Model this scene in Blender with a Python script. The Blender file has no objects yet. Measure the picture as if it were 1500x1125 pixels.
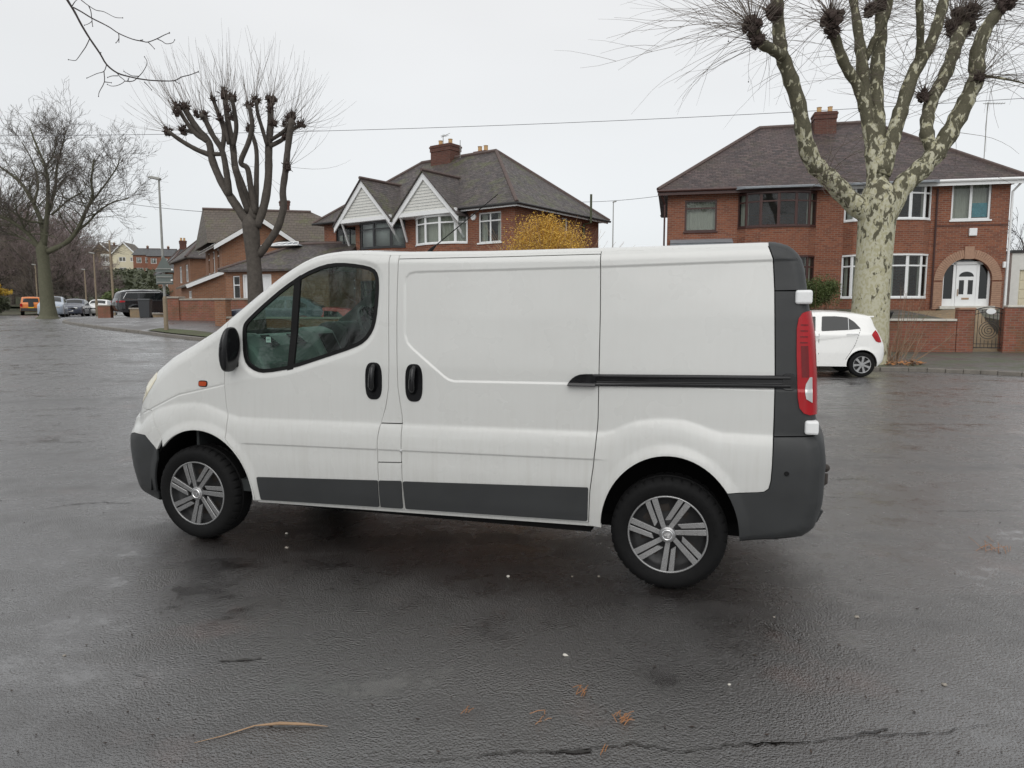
import bpy, math, random
import numpy as np
from mathutils import Vector, Matrix
from mathutils.geometry import delaunay_2d_cdt, tessellate_polygon

# ------------------------------------------------------------------ camera, world, sun, exposure
scene = bpy.context.scene
COL = scene.collection
F_PX, CAM_H, PITCH = 1042.9, 1.546, 0.10453
cam_d = bpy.data.cameras.new('camera')
cam_d.sensor_width = 36.0
cam_d.lens = 36.0 * F_PX / 1500.0
cam_d.clip_start = 0.05
cam_d.clip_end = 3000
cam = bpy.data.objects.new('camera', cam_d)
COL.objects.link(cam)
cam.location = (0, 0, CAM_H)
cam.rotation_euler = (math.pi / 2 - PITCH, 0, 0)
scene.camera = cam

SUN_EL, SUN_AZ = math.radians(42), math.radians(190)
world = bpy.data.worlds.new('World')
scene.world = world
world.use_nodes = True
nt = world.node_tree
nt.nodes.clear()
w_out = nt.nodes.new('ShaderNodeOutputWorld')
w_add = nt.nodes.new('ShaderNodeAddShader')
w_b1 = nt.nodes.new('ShaderNodeBackground')
w_b2 = nt.nodes.new('ShaderNodeBackground')
sky = nt.nodes.new('ShaderNodeTexSky')
sky.sky_type = 'NISHITA'
sky.sun_disc = False
sky.sun_elevation = SUN_EL
sky.sun_rotation = SUN_AZ
hs = nt.nodes.new('ShaderNodeHueSaturation')
hs.inputs['Saturation'].default_value = 0.12
nt.links.new(sky.outputs[0], hs.inputs['Color'])
nt.links.new(hs.outputs[0], w_b1.inputs['Color'])
w_b1.inputs['Strength'].default_value = 0.05
tc = nt.nodes.new('ShaderNodeTexCoord')
sx = nt.nodes.new('ShaderNodeSeparateXYZ')
nt.links.new(tc.outputs['Generated'], sx.inputs[0])
wn = nt.nodes.new('ShaderNodeTexNoise')
wn.inputs['Scale'].default_value = 1.6
wn.inputs['Detail'].default_value = 3
mp = nt.nodes.new('ShaderNodeMapping')
mp.inputs['Scale'].default_value = (1, 1, 3)
nt.links.new(tc.outputs['Generated'], mp.inputs[0])
nt.links.new(mp.outputs[0], wn.inputs['Vector'])
wr = nt.nodes.new('ShaderNodeValToRGB')
wr.color_ramp.elements[0].position = 0.0
wr.color_ramp.elements[0].color = (0.47, 0.50, 0.525, 1)
e = wr.color_ramp.elements.new(0.10); e.color = (0.52, 0.545, 0.56, 1)
e = wr.color_ramp.elements.new(0.38); e.color = (0.69, 0.695, 0.70, 1)
wr.color_ramp.elements[-1].position = 1.0
wr.color_ramp.elements[-1].color = (0.85, 0.85, 0.85, 1)
nt.links.new(sx.outputs['Z'], wr.inputs[0])
wm = nt.nodes.new('ShaderNodeMapRange')
wm.inputs['From Min'].default_value = 0.3; wm.inputs['From Max'].default_value = 0.7
wm.inputs['To Min'].default_value = 0.93; wm.inputs['To Max'].default_value = 1.03
nt.links.new(wn.outputs['Fac'], wm.inputs[0])
nt.links.new(wr.outputs[0], w_b2.inputs['Color'])
nt.links.new(wm.outputs[0], w_b2.inputs['Strength'])
nt.links.new(w_b1.outputs[0], w_add.inputs[0])
nt.links.new(w_b2.outputs[0], w_add.inputs[1])
nt.links.new(w_add.outputs[0], w_out.inputs['Surface'])

sun_d = bpy.data.lights.new('sun', 'SUN')
sun_d.energy = 1.15
sun_d.angle = math.radians(60)
sun_d.color = (1.0, 0.98, 0.95)
sun = bpy.data.objects.new('sun', sun_d)
COL.objects.link(sun)
_sd = Vector((math.cos(SUN_EL) * math.sin(SUN_AZ), math.cos(SUN_EL) * math.cos(SUN_AZ), math.sin(SUN_EL)))
sun.rotation_euler = _sd.to_track_quat('Z', 'Y').to_euler()

scene.view_settings.view_transform = 'Standard'
scene.view_settings.look = 'None'
scene.view_settings.gamma = 1.0
scene.view_settings.exposure = -0.05
scene.cycles.max_bounces = 8
scene.cycles.transparent_max_bounces = 16
scene.cycles.use_denoising = True

RND = random.Random(7)

# ------------------------------------------------------------------ geometry of the view
def ray(px, py):
    v = -(py - 562.5) / F_PX
    return Vector(((px - 750) / F_PX, math.cos(PITCH) + v * math.sin(PITCH), -math.sin(PITCH) + v * math.cos(PITCH)))

def P(px, py, Y):
    d = ray(px, py)
    d = d * (Y / d.y)
    return Vector((d.x, d.y, d.z + CAM_H))

def smooth(t):
    t = min(1.0, max(0.0, t))
    return t * t * (3 - 2 * t)

def G(x, y):
    w = 1 - smooth((x + 4) / 12.0)
    g = 0.95 * smooth((y - 11) / 26.0) * w
    g -= 0.72 * math.exp(-((x + 8.2) / 2.6) ** 2 - ((y - 31.2) / 1.6) ** 2)   # sunken drive behind the low wall
    if y > 88:
        g += 0.08 * (min(y, 330) - 88) * smooth((-x / y - 0.36) / 0.08)
    return g

def gp(px, py):
    d = ray(px, py)
    d = d / d.y
    y = 2.0
    while y < 300:
        z = CAM_H + d.z * y
        if z <= G(d.x * y, y):
            break
        y += 0.05
    return Vector((d.x * y, y, G(d.x * y, y)))

# ------------------------------------------------------------------ object helpers
def tag(o, label=None, cat=None, group=None, kind=None):
    if label: o['label'] = label
    if cat: o['category'] = cat
    if group: o['group'] = group
    if kind: o['kind'] = kind
    return o

def thing(name, label, cat, loc=(0, 0, 0), rz=0.0, group=None):
    o = bpy.data.objects.new(name, None)
    o.empty_display_size = 0.2
    COL.objects.link(o)
    o.location = loc
    o.rotation_euler = (0, 0, rz)
    return tag(o, label, cat, group)

def copy_tree(o, parent=None):
    c = o.copy()
    COL.objects.link(c)
    c.parent = parent
    for ch in list(o.children):
        copy_tree(ch, c)
    return c

def auto_uv(me):
    uv = me.uv_layers.new(name='UVMap')
    nf = len(me.polygons)
    co = np.empty(len(me.vertices) * 3, 'f'); me.vertices.foreach_get('co', co); co = co.reshape(-1, 3)
    nr = np.empty(nf * 3, 'f'); me.polygons.foreach_get('normal', nr); nr = nr.reshape(-1, 3)
    lt = np.empty(nf, 'i'); me.polygons.foreach_get('loop_total', lt)
    lv = np.empty(len(me.loops), 'i'); me.loops.foreach_get('vertex_index', lv)
    fi = np.repeat(np.arange(nf), lt)
    h = np.hypot(nr[:, 0], nr[:, 1])
    flat = h < 0.08
    hh = np.where(flat, 1, h)
    t = np.stack([np.where(flat, 1, -nr[:, 1] / hh), np.where(flat, 0, nr[:, 0] / hh), np.zeros(nf)], 1)
    b = np.cross(nr, t)
    p = co[lv]
    u = (p * t[fi]).sum(1); v = (p * b[fi]).sum(1)
    uv.data.foreach_set('uv', np.stack([u, v], 1).astype('f').ravel())

class MB:
    def __init__(self):
        self.v = []; self.f = []
    def add(self, vs, fs):
        n = len(self.v)
        self.v.extend([tuple(a) for a in vs])
        self.f.extend([tuple(i + n for i in q) for q in fs])
        return self
    def box(self, x0, y0, z0, x1, y1, z1, M=None):
        vs = [Vector((x, y, z)) for z in (z0, z1) for y in (y0, y1) for x in (x0, x1)]
        if M is not None: vs = [M @ a for a in vs]
        return self.add(vs, [(0, 2, 3, 1), (4, 5, 7, 6), (0, 1, 5, 4), (2, 6, 7, 3), (0, 4, 6, 2), (1, 3, 7, 5)])
    def bar(self, a, b, w, h=None, up=(0, 0, 1)):
        a = Vector(a); b = Vector(b); h = h or w
        d = (b - a).normalized(); s = d.cross(Vector(up))
        if s.length < 1e-4: s = d.cross(Vector((1, 0, 0)))
        s.normalize(); u = s.cross(d)
        vs = []
        for c in (a, b):
            for i, j in ((-1, -1), (1, -1), (1, 1), (-1, 1)):
                vs.append(c + s * (i * w / 2) + u * (j * h / 2))
        return self.add(vs, [(3, 2, 1, 0), (4, 5, 6, 7), (0, 1, 5, 4), (1, 2, 6, 5), (2, 3, 7, 6), (3, 0, 4, 7)])
    def tube(self, pts, rad, n=6, cap=True):
        pts = [Vector(p) for p in pts]
        m = len(pts)
        if not hasattr(rad, '__len__'): rad = [rad] * m
        prev = None; vs = []
        for i, p in enumerate(pts):
            d = (pts[min(i + 1, m - 1)] - pts[max(i - 1, 0)])
            d = d.normalized() if d.length > 1e-9 else Vector((0, 0, 1))
            if prev is None:
                a = d.cross(Vector((0, 0, 1)))
                if a.length < 0.05: a = d.cross(Vector((1, 0, 0)))
            else:
                a = prev - d * prev.dot(d)
                if a.length < 1e-5: a = d.cross(Vector((1, 0, 0)))
            a.normalize(); prev = a; b = d.cross(a)
            for k in range(n):
                t = 2 * math.pi * k / n
                vs.append(p + (a * math.cos(t) + b * math.sin(t)) * rad[i])
        fs = []
        for i in range(m - 1):
            for k in range(n):
                k2 = (k + 1) % n
                fs.append((i * n + k, i * n + k2, (i + 1) * n + k2, (i + 1) * n + k))
        if cap:
            fs.append(tuple(range(n - 1, -1, -1))); fs.append(tuple((m - 1) * n + k for k in range(n)))
        return self.add(vs, fs)
    def lathe(self, prof, n=32, M=None, closed=False):
        # prof: (radius, height) about local Z
        vs = []
        for r, h in prof:
            for k in range(n):
                t = 2 * math.pi * k / n
                vs.append(Vector((r * math.cos(t), r * math.sin(t), h)))
        if M is not None: vs = [M @ a for a in vs]
        fs = []
        m = len(prof)
        for i in range(m - 1 + (1 if closed else 0)):
            j = (i + 1) % m
            for k in range(n):
                k2 = (k + 1) % n
                fs.append((i * n + k, i * n + k2, j * n + k2, j * n + k))
        return self.add(vs, fs)
    def prism(self, poly, y0, y1, M=None, plane='xz'):
        # polygon in xz (or xy) extruded along y (or z)
        n = len(poly)
        tri = tessellate_polygon([[Vector((a[0], a[1], 0)) for a in poly]])
        if plane == 'xz':
            vs = [Vector((a[0], y0, a[1])) for a in poly] + [Vector((a[0], y1, a[1])) for a in poly]
        else:
            vs = [Vector((a[0], a[1], y0)) for a in poly] + [Vector((a[0], a[1], y1)) for a in poly]
        if M is not None: vs = [M @ a for a in vs]
        fs = [tuple(t) for t in tri] + [tuple(i + n for i in reversed(t)) for t in tri]
        for i in range(n):
            j = (i + 1) % n
            fs.append((i, j, j + n, i + n))
        return self.add(vs, fs)
    def sphere(self, c, r, sz=1.0, n=10, m=6, jit=0, rnd=None):
        c = Vector(c); vs = [c + Vector((0, 0, -r * sz))]
        for i in range(1, m):
            a = -math.pi / 2 + math.pi * i / m
            for k in range(n):
                t = 2 * math.pi * k / n
                q = r * (1 + (rnd.uniform(-jit, jit) if jit else 0))
                vs.append(c + Vector((q * math.cos(a) * math.cos(t), q * math.cos(a) * math.sin(t), q * math.sin(a) * sz)))
        vs.append(c + Vector((0, 0, r * sz)))
        fs = [(0, 1 + (k + 1) % n, 1 + k) for k in range(n)]
        for i in range(m - 2):
            for k in range(n):
                k2 = (k + 1) % n
                fs.append((1 + i * n + k, 1 + i * n + k2, 1 + (i + 1) * n + k2, 1 + (i + 1) * n + k))
        L = len(vs) - 1; o = 1 + (m - 2) * n
        fs += [(o + k, o + (k + 1) % n, L) for k in range(n)]
        return self.add(vs, fs)
    def build(self, name, mat, parent=None, smooth=False, bevel=0, fix=True, subsurf=0):
        me = bpy.data.meshes.new(name)
        me.from_pydata([tuple(a) for a in self.v], [], self.f)
        if fix and len(self.f) < 60000:
            import bmesh
            bm = bmesh.new(); bm.from_mesh(me)
            bmesh.ops.recalc_face_normals(bm, faces=bm.faces)
            bm.to_mesh(me); bm.free()
        if smooth: me.polygons.foreach_set('use_smooth', [True] * len(me.polygons))
        auto_uv(me)
        o = bpy.data.objects.new(name, me)
        COL.objects.link(o)
        if mat: me.materials.append(mat)
        o.parent = parent
        if bevel:
            md = o.modifiers.new('bevel', 'BEVEL'); md.width = bevel; md.segments = 2; md.limit_method = 'ANGLE'
        if subsurf:
            md = o.modifiers.new('subd', 'SUBSURF'); md.levels = subsurf; md.render_levels = subsurf
        return o

# ------------------------------------------------------------------ materials
class NT:
    def __init__(self, name):
        self.m = bpy.data.materials.new(name); self.m.use_nodes = True
        self.t = self.m.node_tree; self.b = self.t.nodes['Principled BSDF']
    def n(self, kind, **kw):
        x = self.t.nodes.new('ShaderNode' + kind)
        for k, v in kw.items():
            if k in x.inputs.keys(): x.inputs[k].default_value = v
            else: setattr(x, k, v)
        return x
    def l(self, a, b): self.t.links.new(a, b)
    def coord(self, kind='Object', scale=(1, 1, 1)):
        c = self.n('TexCoord'); m = self.n('Mapping'); m.inputs['Scale'].default_value = scale
        self.l(c.outputs[kind], m.inputs[0]); return m.outputs[0]
    def noise(self, vec, scale, detail=4, rough=0.55, dist=0.0):
        x = self.n('TexNoise', Scale=scale, Detail=detail, Roughness=rough, Distortion=dist)
        self.l(vec, x.inputs['Vector']); return x.outputs['Fac']
    def ramp(self, fac, stops, interp='LINEAR'):
        r = self.n('ValToRGB'); r.color_ramp.interpolation = interp
        el = r.color_ramp.elements
        while len(el) < len(stops): el.new(0.5)
        for i, (p, c) in enumerate(stops):
            el[i].position = p
            el[i].color = (c, c, c, 1) if not hasattr(c, '__len__') else (*c, 1)
        self.l(fac, r.inputs[0]); return r.outputs[0]
    def mix(self, fac, a, b, mode='MIX'):
        x = self.n('Mix'); x.data_type = 'RGBA'; x.blend_type = mode
        for s, v in ((x.inputs[0], fac), (x.inputs[6], a), (x.inputs[7], b)):
            if hasattr(v, 'is_output'): self.l(v, s)
            elif hasattr(v, '__len__'): s.default_value = (*v, 1)
            else: s.default_value = v
        return x.outputs[2]
    def math(self, op, a, b=0.0, c=0.0):
        x = self.n('Math'); x.operation = op
        for s, v in zip(x.inputs, (a, b, c)):
            if hasattr(v, 'is_output'): self.l(v, s)
            else: s.default_value = v
        return x.outputs[0]
    def bump(self, h, strength=0.3, dist=0.01):
        x = self.n('Bump', Strength=strength, Distance=dist); self.l(h, x.inputs['Height'])
        self.l(x.outputs[0], self.b.inputs['Normal']); return x
    def set(self, **kw):
        names = {'color': 'Base Color', 'rough': 'Roughness', 'metal': 'Metallic', 'coat': 'Coat Weight', 'coatr': 'Coat Roughness', 'spec': 'Specular IOR Level', 'alpha': 'Alpha'}
        for k, v in kw.items():
            s = self.b.inputs[names[k]]
            if hasattr(v, 'is_output'): self.l(v, s)
            elif hasattr(v, '__len__'): s.default_value = (*v, 1)
            else: s.default_value = v
        return self

def plain(name, col, rough=0.5, metal=0.0, var=0.12, scale=6.0, bump=0.0, bscale=60.0, coat=0.0, spec=0.5, coord='Object'):
    N = NT(name); v = N.coord(coord)
    f = N.noise(v, scale, 5)
    c = N.mix(f, tuple(a * (1 - var) for a in col), tuple(min(1, a * (1 + var)) for a in col))
    N.set(color=c, metal=metal, coat=coat, spec=spec)
    r = N.ramp(N.noise(v, scale * 2.3, 4), [(0.3, max(0, rough - 0.07)), (0.7, min(1, rough + 0.07))])
    N.set(rough=r)
    if bump: N.bump(N.noise(v, bscale, 4), bump, 0.01)
    return N.m

def m_paint(name, col, dirt=(0.30, 0.27, 0.22), dirt_amt=0.35, rough=0.22):
    N = NT(name); v = N.coord()
    sep = N.n('SeparateXYZ'); N.l(v, sep.inputs[0])
    streak = N.noise(N.coord(scale=(14, 14, 0.9)), 3.0, 5, 0.6)
    big = N.noise(v, 2.3, 4)
    low = N.n('MapRange'); N.l(sep.outputs['Z'], low.inputs[0])
    low.inputs['From Min'].default_value = 1.1; low.inputs['From Max'].default_value = 0.22
    low.inputs['To Min'].default_value = 0.06; low.inputs['To Max'].default_value = 0.55
    f = N.math('MULTIPLY', N.ramp(streak, [(0.42, 0.15), (0.72, 1.0)]), N.math('MULTIPLY', low.outputs[0], N.math('ADD', big, 0.25)))
    f = N.math('MULTIPLY', f, dirt_amt)
    spots = N.ramp(N.noise(v, 42, 2), [(0.76, 0.0), (0.80, 0.5)])
    f2 = N.math('MAXIMUM', f, N.math('MULTIPLY', spots, N.math('MULTIPLY', low.outputs[0], 0.6)))
    c = N.mix(f2, col, dirt)
    N.set(color=c, coat=0.7, coatr=0.08, spec=0.4)
    N.set(rough=N.ramp(big, [(0.3, rough), (0.7, rough + 0.14)]))
    N.bump(N.noise(v, 3.5, 2), 0.05, 0.012)
    return N.m

def m_glass(name, tint=(0.55, 0.66, 0.62), dirt=0.05, refl=1.0, ior=1.5):
    N = NT(name)
    N.t.nodes.remove(N.b)
    out = N.t.nodes['Material Output']
    tr = N.n('BsdfTransparent'); tr.inputs['Color'].default_value = (*tint, 1)
    gl = N.n('BsdfGlossy'); gl.inputs['Roughness'].default_value = 0.015
    gl.inputs['Color'].default_value = (refl, refl, refl, 1)
    ge = N.n('NewGeometry'); dt = N.n('VectorMath'); dt.operation = 'DOT_PRODUCT'
    N.l(ge.outputs['Normal'], dt.inputs[0]); N.l(ge.outputs['Incoming'], dt.inputs[1])
    cs = N.math('SUBTRACT', 1.0, N.math('ABSOLUTE', dt.outputs['Value']))
    f0 = N.math('ADD', N.math('MULTIPLY', N.math('POWER', cs, 4.0), 0.9), 0.042)
    mx = N.n('MixShader'); N.l(f0, mx.inputs[0]); N.l(tr.outputs[0], mx.inputs[1]); N.l(gl.outputs[0], mx.inputs[2])
    df = N.n('BsdfDiffuse'); df.inputs['Color'].default_value = (0.5, 0.52, 0.5, 1)
    m2 = N.n('MixShader')
    v = N.coord()
    d = N.ramp(N.noise(v, 60, 3), [(0.45, dirt * 0.4), (0.75, dirt * 2.2)])
    N.l(d, m2.inputs[0]); N.l(mx.outputs[0], m2.inputs[1]); N.l(df.outputs[0], m2.inputs[2])
    N.l(m2.outputs[0], out.inputs['Surface'])
    return N.m

def m_brick(name, c1, c2, mortar, scale=1.0, moss=0.0):
    N = NT(name); v = N.coord('UV')
    br = N.n('TexBrick', Scale=1.0)
    br.offset = 0.5
    br.inputs['Color1'].default_value = (*c1, 1); br.inputs['Color2'].default_value = (*c2, 1)
    br.inputs['Mortar'].default_value = (*mortar, 1)
    br.inputs['Brick Width'].default_value = 0.235 * scale; br.inputs['Row Height'].default_value = 0.078 * scale
    br.inputs['Mortar Size'].default_value = 0.012 * scale; br.inputs['Mortar Smooth'].default_value = 0.3
    br.inputs['Bias'].default_value = -0.1
    N.l(v, br.inputs['Vector'])
    o = N.coord('Object')
    big = N.noise(o, 0.7, 6, 0.65)
    fine = N.noise(o, 9, 4)
    c = N.mix(N.math('MULTIPLY', big, 0.75), br.outputs['Color'], (c1[0] * 0.42, c1[1] * 0.45, c1[2] * 0.5))
    c = N.mix(N.ramp(fine, [(0.45, 0.0), (0.75, 0.45)]), c, (c2[0] * 1.5, c2[1] * 1.45, c2[2] * 1.35))
    if moss:
        c = N.mix(N.math('MULTIPLY', N.ramp(N.noise(o, 1.7, 5), [(0.45, 0), (0.65, 1)]), moss), c, (0.06, 0.075, 0.03))
    N.set(color=c, rough=N.ramp(fine, [(0.3, 0.62), (0.7, 0.9)]), spec=0.3)
    N.bump(N.math('ADD', N.math('MULTIPLY', br.outputs['Fac'], -1.0), N.math('MULTIPLY', fine, 0.4)), 0.5, 0.008)
    return N.m

def m_tiles(name, c1, c2, moss=0.2, w=0.22, h=0.13):
    N = NT(name); v = N.coord('UV')
    br = N.n('TexBrick', Scale=1.0); br.offset = 0.5
    br.inputs['Color1'].default_value = (*c1, 1); br.inputs['Color2'].default_value = (*c2, 1)
    br.inputs['Mortar'].default_value = (c1[0] * 0.25, c1[1] * 0.25, c1[2] * 0.25, 1)
    br.inputs['Brick Width'].default_value = w; br.inputs['Row Height'].default_value = h
    br.inputs['Mortar Size'].default_value = 0.011; br.inputs['Mortar Smooth'].default_value = 0.2
    N.l(v, br.inputs['Vector'])
    o = N.coord('Object'); big = N.noise(o, 0.55, 6, 0.6); fine = N.noise(o, 7, 4)
    c = N.mix(N.ramp(big, [(0.35, 0.0), (0.7, 0.7)]), br.outputs['Color'], tuple(a * 0.55 for a in c1))
    c = N.mix(N.ramp(fine, [(0.55, 0.0), (0.75, 0.6)]), c, tuple(min(1, a * 1.9) for a in c2))
    c = N.mix(N.math('MULTIPLY', N.ramp(N.noise(o, 1.3, 6, 0.7), [(0.5, 0), (0.66, 1)]), moss), c, (0.09, 0.10, 0.03))
    sep = N.n('SeparateXYZ'); N.l(v, sep.inputs[0])
    saw = N.math('FRACT', N.math('DIVIDE', sep.outputs['Y'], h))
    N.set(color=c, rough=N.ramp(fine, [(0.3, 0.42), (0.7, 0.75)]), spec=0.45)
    N.bump(N.math('ADD', N.math('MULTIPLY', saw, -1.2), N.math('MULTIPLY', br.outputs['Fac'], -0.7)), 0.8, 0.02)
    return N.m

def m_bark(name, c1, c2, patch=None, scale=3.0):
    N = NT(name); o = N.coord('Object')
    n1 = N.noise(o, scale * 3, 6, 0.65)
    c = N.mix(n1, c1, c2)
    if patch:
        pn = N.noise(N.coord('Object', (1, 1, 0.55)), scale, 5, 0.62, 0.6)
        pn2 = N.noise(N.coord('Object', (1, 1, 0.7)), scale * 2.2, 3, 0.5, 0.4)
        sep = N.n('SeparateXYZ'); N.l(o, sep.inputs[0])
        hb = N.n('MapRange'); N.l(sep.outputs['Z'], hb.inputs[0])
        hb.inputs['From Min'].default_value = 2.5; hb.inputs['From Max'].default_value = 7.0
        hb.inputs['To Min'].default_value = 0.13; hb.inputs['To Max'].default_value = -0.05
        s = N.math('ADD', pn, hb.outputs[0])
        mask = N.ramp(s, [(0.505, 0), (0.55, 1)])
        c3 = N.mix(N.ramp(pn2, [(0.46, 0), (0.58, 1)]), patch[0], patch[1])
        c = N.mix(mask, c, c3)
        N.bump(N.math('ADD', N.math('MULTIPLY', mask, -0.6), n1), 0.5, 0.012)
    else:
        st = N.noise(N.coord('Object', (1, 1, 0.25)), scale * 6, 5, 0.7)
        N.bump(st, 0.6, 0.02)
    N.set(color=c, rough=0.8, spec=0.25)
    return N.m

M = {}
M['white_paint'] = m_paint('white_paint', (0.62, 0.625, 0.605), dirt_amt=0.6)
M['white_paint2'] = m_paint('white_paint_clean', (0.82, 0.82, 0.80), dirt_amt=0.15)
M['dark_plastic'] = plain('dark_plastic', (0.036, 0.038, 0.039), 0.5, var=0.25, scale=4, bump=0.12, bscale=350, spec=0.4)
M['black_gloss'] = plain('black_gloss_plastic', (0.006, 0.006, 0.007), 0.2, var=0.2)
M['rubber'] = plain('rubber', (0.006, 0.006, 0.0062), 0.75, var=0.3, scale=14, bump=0.15, bscale=200, spec=0.22)
M['seal'] = plain('window_seal', (0.004, 0.004, 0.004), 0.5, spec=0.25)
M['shell'] = plain('inner_shell', (0.01, 0.01, 0.01), 0.9, spec=0.1)
M['glass'] = m_glass('car_glass', (0.56, 0.70, 0.64), 0.010)
M['carglass'] = plain('dark_car_glass', (0.008, 0.010, 0.011), 0.06, spec=0.5, var=0.3)
M['houseglass'] = m_glass('house_glass', (0.62, 0.66, 0.64), 0.03)
M['alloy'] = plain('painted_alloy', (0.34, 0.34, 0.34), 0.3, metal=0.75, var=0.1, scale=20)
M['alloy_dark'] = plain('wheel_dark', (0.03, 0.03, 0.031), 0.45, var=0.3, scale=18)
M['rust'] = plain('rusty_steel', (0.055, 0.046, 0.04), 0.7, metal=0.3, var=0.5, scale=30)
M['chrome'] = plain('chrome', (0.75, 0.75, 0.75), 0.15, metal=1.0)
M['red_lens'] = plain('red_lens', (0.36, 0.003, 0.008), 0.2, var=0.15, scale=20, coat=0.2, spec=0.3)
M['red_lens2'] = plain('red_lens_dark', (0.14, 0.002, 0.004), 0.2, var=0.3, scale=60, coat=0.2, spec=0.3)
M['clear_lens'] = plain('clear_lens', (0.55, 0.56, 0.55), 0.1, var=0.1, metal=0.4, coat=1.0)
M['amber'] = plain('amber_lens', (0.42, 0.06, 0.015), 0.2, coat=1.0)
M['head_lens'] = plain('hazed_headlight', (0.70, 0.64, 0.46), 0.2, var=0.2, scale=8, coat=1.0)
M['interior'] = plain('interior_grey', (0.17, 0.20, 0.19), 0.6, var=0.15, bump=0.1, bscale=300)
M['interior_dark'] = plain('interior_dark', (0.03, 0.034, 0.034), 0.55, var=0.15)
M['seat_cloth'] = plain('seat_cloth', (0.05, 0.055, 0.06), 0.9, bump=0.2, bscale=400)
M['sticker'] = plain('sticker', (0.75, 0.8, 0.78), 0.5)
M['ink'] = plain('ink', (0.03, 0.05, 0.05), 0.5)
M['brick'] = m_brick('red_brick', (0.33, 0.115, 0.058), (0.15, 0.050, 0.033), (0.29, 0.225, 0.175))
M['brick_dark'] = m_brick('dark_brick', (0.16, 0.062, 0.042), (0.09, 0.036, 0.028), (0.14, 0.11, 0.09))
M['brick_orange'] = m_brick('orange_brick', (0.36, 0.165, 0.085), (0.22, 0.095, 0.055), (0.32, 0.26, 0.2))
M['brick_wall'] = m_brick('garden_brick', (0.33, 0.115, 0.068), (0.20, 0.068, 0.048), (0.26, 0.21, 0.17), moss=0.35)
M['brick_buff'] = m_brick('buff_brick', (0.33, 0.24, 0.14), (0.25, 0.17, 0.10), (0.25, 0.22, 0.17))
M['brick_arch'] = plain('arch_brick', (0.36, 0.22, 0.15), 0.8, var=0.3, scale=9, bump=0.3)
M['tiles'] = m_tiles('plain_tiles_purple', (0.105, 0.072, 0.068), (0.034, 0.025, 0.026), 0.12, 0.25, 0.15)
M['tiles2'] = m_tiles('plain_tiles_grey', (0.110, 0.088, 0.082), (0.036, 0.031, 0.032), 0.6, 0.25, 0.15)
M['tiles3'] = m_tiles('pantiles_brown', (0.13, 0.105, 0.085), (0.095, 0.075, 0.06), 0.5, 0.3, 0.28)
M['tiles4'] = m_tiles('tiles_slate', (0.10, 0.105, 0.11), (0.08, 0.08, 0.085), 0.2, 0.3, 0.25)
M['ridge'] = plain('ridge_tile', (0.095, 0.066, 0.058), 0.7, var=0.4, scale=5)
M['upvc'] = plain('white_upvc', (0.78, 0.79, 0.79), 0.35, var=0.06)
M['brownframe'] = plain('brown_timber', (0.055, 0.02, 0.016), 0.4, var=0.3)
M['darkframe'] = plain('dark_grey_frame', (0.02, 0.021, 0.023), 0.4)
M['cream'] = plain('cream_render', (0.62, 0.57, 0.42), 0.8, var=0.1)
M['white_render'] = plain('white_boards', (0.66, 0.66, 0.62), 0.6, var=0.12)
M['curtain'] = plain('curtain', (0.55, 0.54, 0.48), 0.9, var=0.15, scale=3)
M['blind'] = plain('blind', (0.42, 0.44, 0.44), 0.8, var=0.1)
M['lead'] = plain('lead_flashing', (0.22, 0.24, 0.26), 0.5, var=0.3)
M['stone'] = plain('coping_stone', (0.30, 0.27, 0.23), 0.8, var=0.35, scale=8, bump=0.3)
M['coping_white'] = plain('white_coping', (0.58, 0.56, 0.50), 0.7, var=0.25, scale=5)
M['kerb'] = plain('kerb_stone', (0.16, 0.145, 0.125), 0.5, var=0.45, scale=5, bump=0.5, bscale=30)
M['galv'] = plain('galvanised_steel', (0.30, 0.30, 0.28), 0.5, metal=0.3, var=0.2, scale=10)
M['post_brown'] = plain('weathered_post', (0.24, 0.19, 0.13), 0.7, var=0.3)
M['signback'] = plain('sign_back', (0.11, 0.13, 0.12), 0.6, var=0.15)
M['bin'] = plain('bin_plastic', (0.045, 0.048, 0.052), 0.5, var=0.2)
M['iron'] = plain('black_iron', (0.015, 0.014, 0.014), 0.45)
M['cable'] = plain('cable', (0.10, 0.10, 0.11), 0.6)
M['bark_plane'] = m_bark('plane_bark', (0.040, 0.041, 0.027), (0.165, 0.150, 0.100), ((0.47, 0.455, 0.345), (0.38, 0.36, 0.235)), 6.6)
M['bark_dark'] = m_bark('pollard_bark', (0.028, 0.024, 0.022), (0.135, 0.118, 0.10))
M['bark_green'] = m_bark('green_grey_bark', (0.07, 0.072, 0.045), (0.155, 0.15, 0.105))
M['bark_knob'] = m_bark('knob_bark', (0.028, 0.02, 0.018), (0.09, 0.065, 0.055), scale=8)
M['twig'] = plain('twig', (0.13, 0.105, 0.085), 0.8, var=0.3)
M['twig_grey'] = plain('twig_grey', (0.095, 0.080, 0.068), 0.8, var=0.3)
M['twig_dark'] = plain('twig_dark', (0.045, 0.036, 0.034), 0.8, var=0.3)
M['twig_red'] = plain('twig_red', (0.21, 0.135, 0.085), 0.7, var=0.3)
M['twig_haze_purple'] = plain('twig_haze_purple', (0.20, 0.155, 0.150), 0.9, var=0.3)  # haze over the far wood put into the twig colour as paler purple
M['leaf'] = plain('hedge_leaf', (0.085, 0.115, 0.03), 0.6, var=0.6, scale=3)
M['leaf_dark'] = plain('evergreen_leaf', (0.062, 0.072, 0.036), 0.6, var=0.6, scale=3)
M['leaf_yellow'] = plain('golden_leaf', (0.50, 0.33, 0.035), 0.6, var=0.45, scale=3)
M['leaf_yellow2'] = plain('ochre_leaf', (0.60, 0.37, 0.06), 0.6, var=0.5, scale=3)
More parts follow.
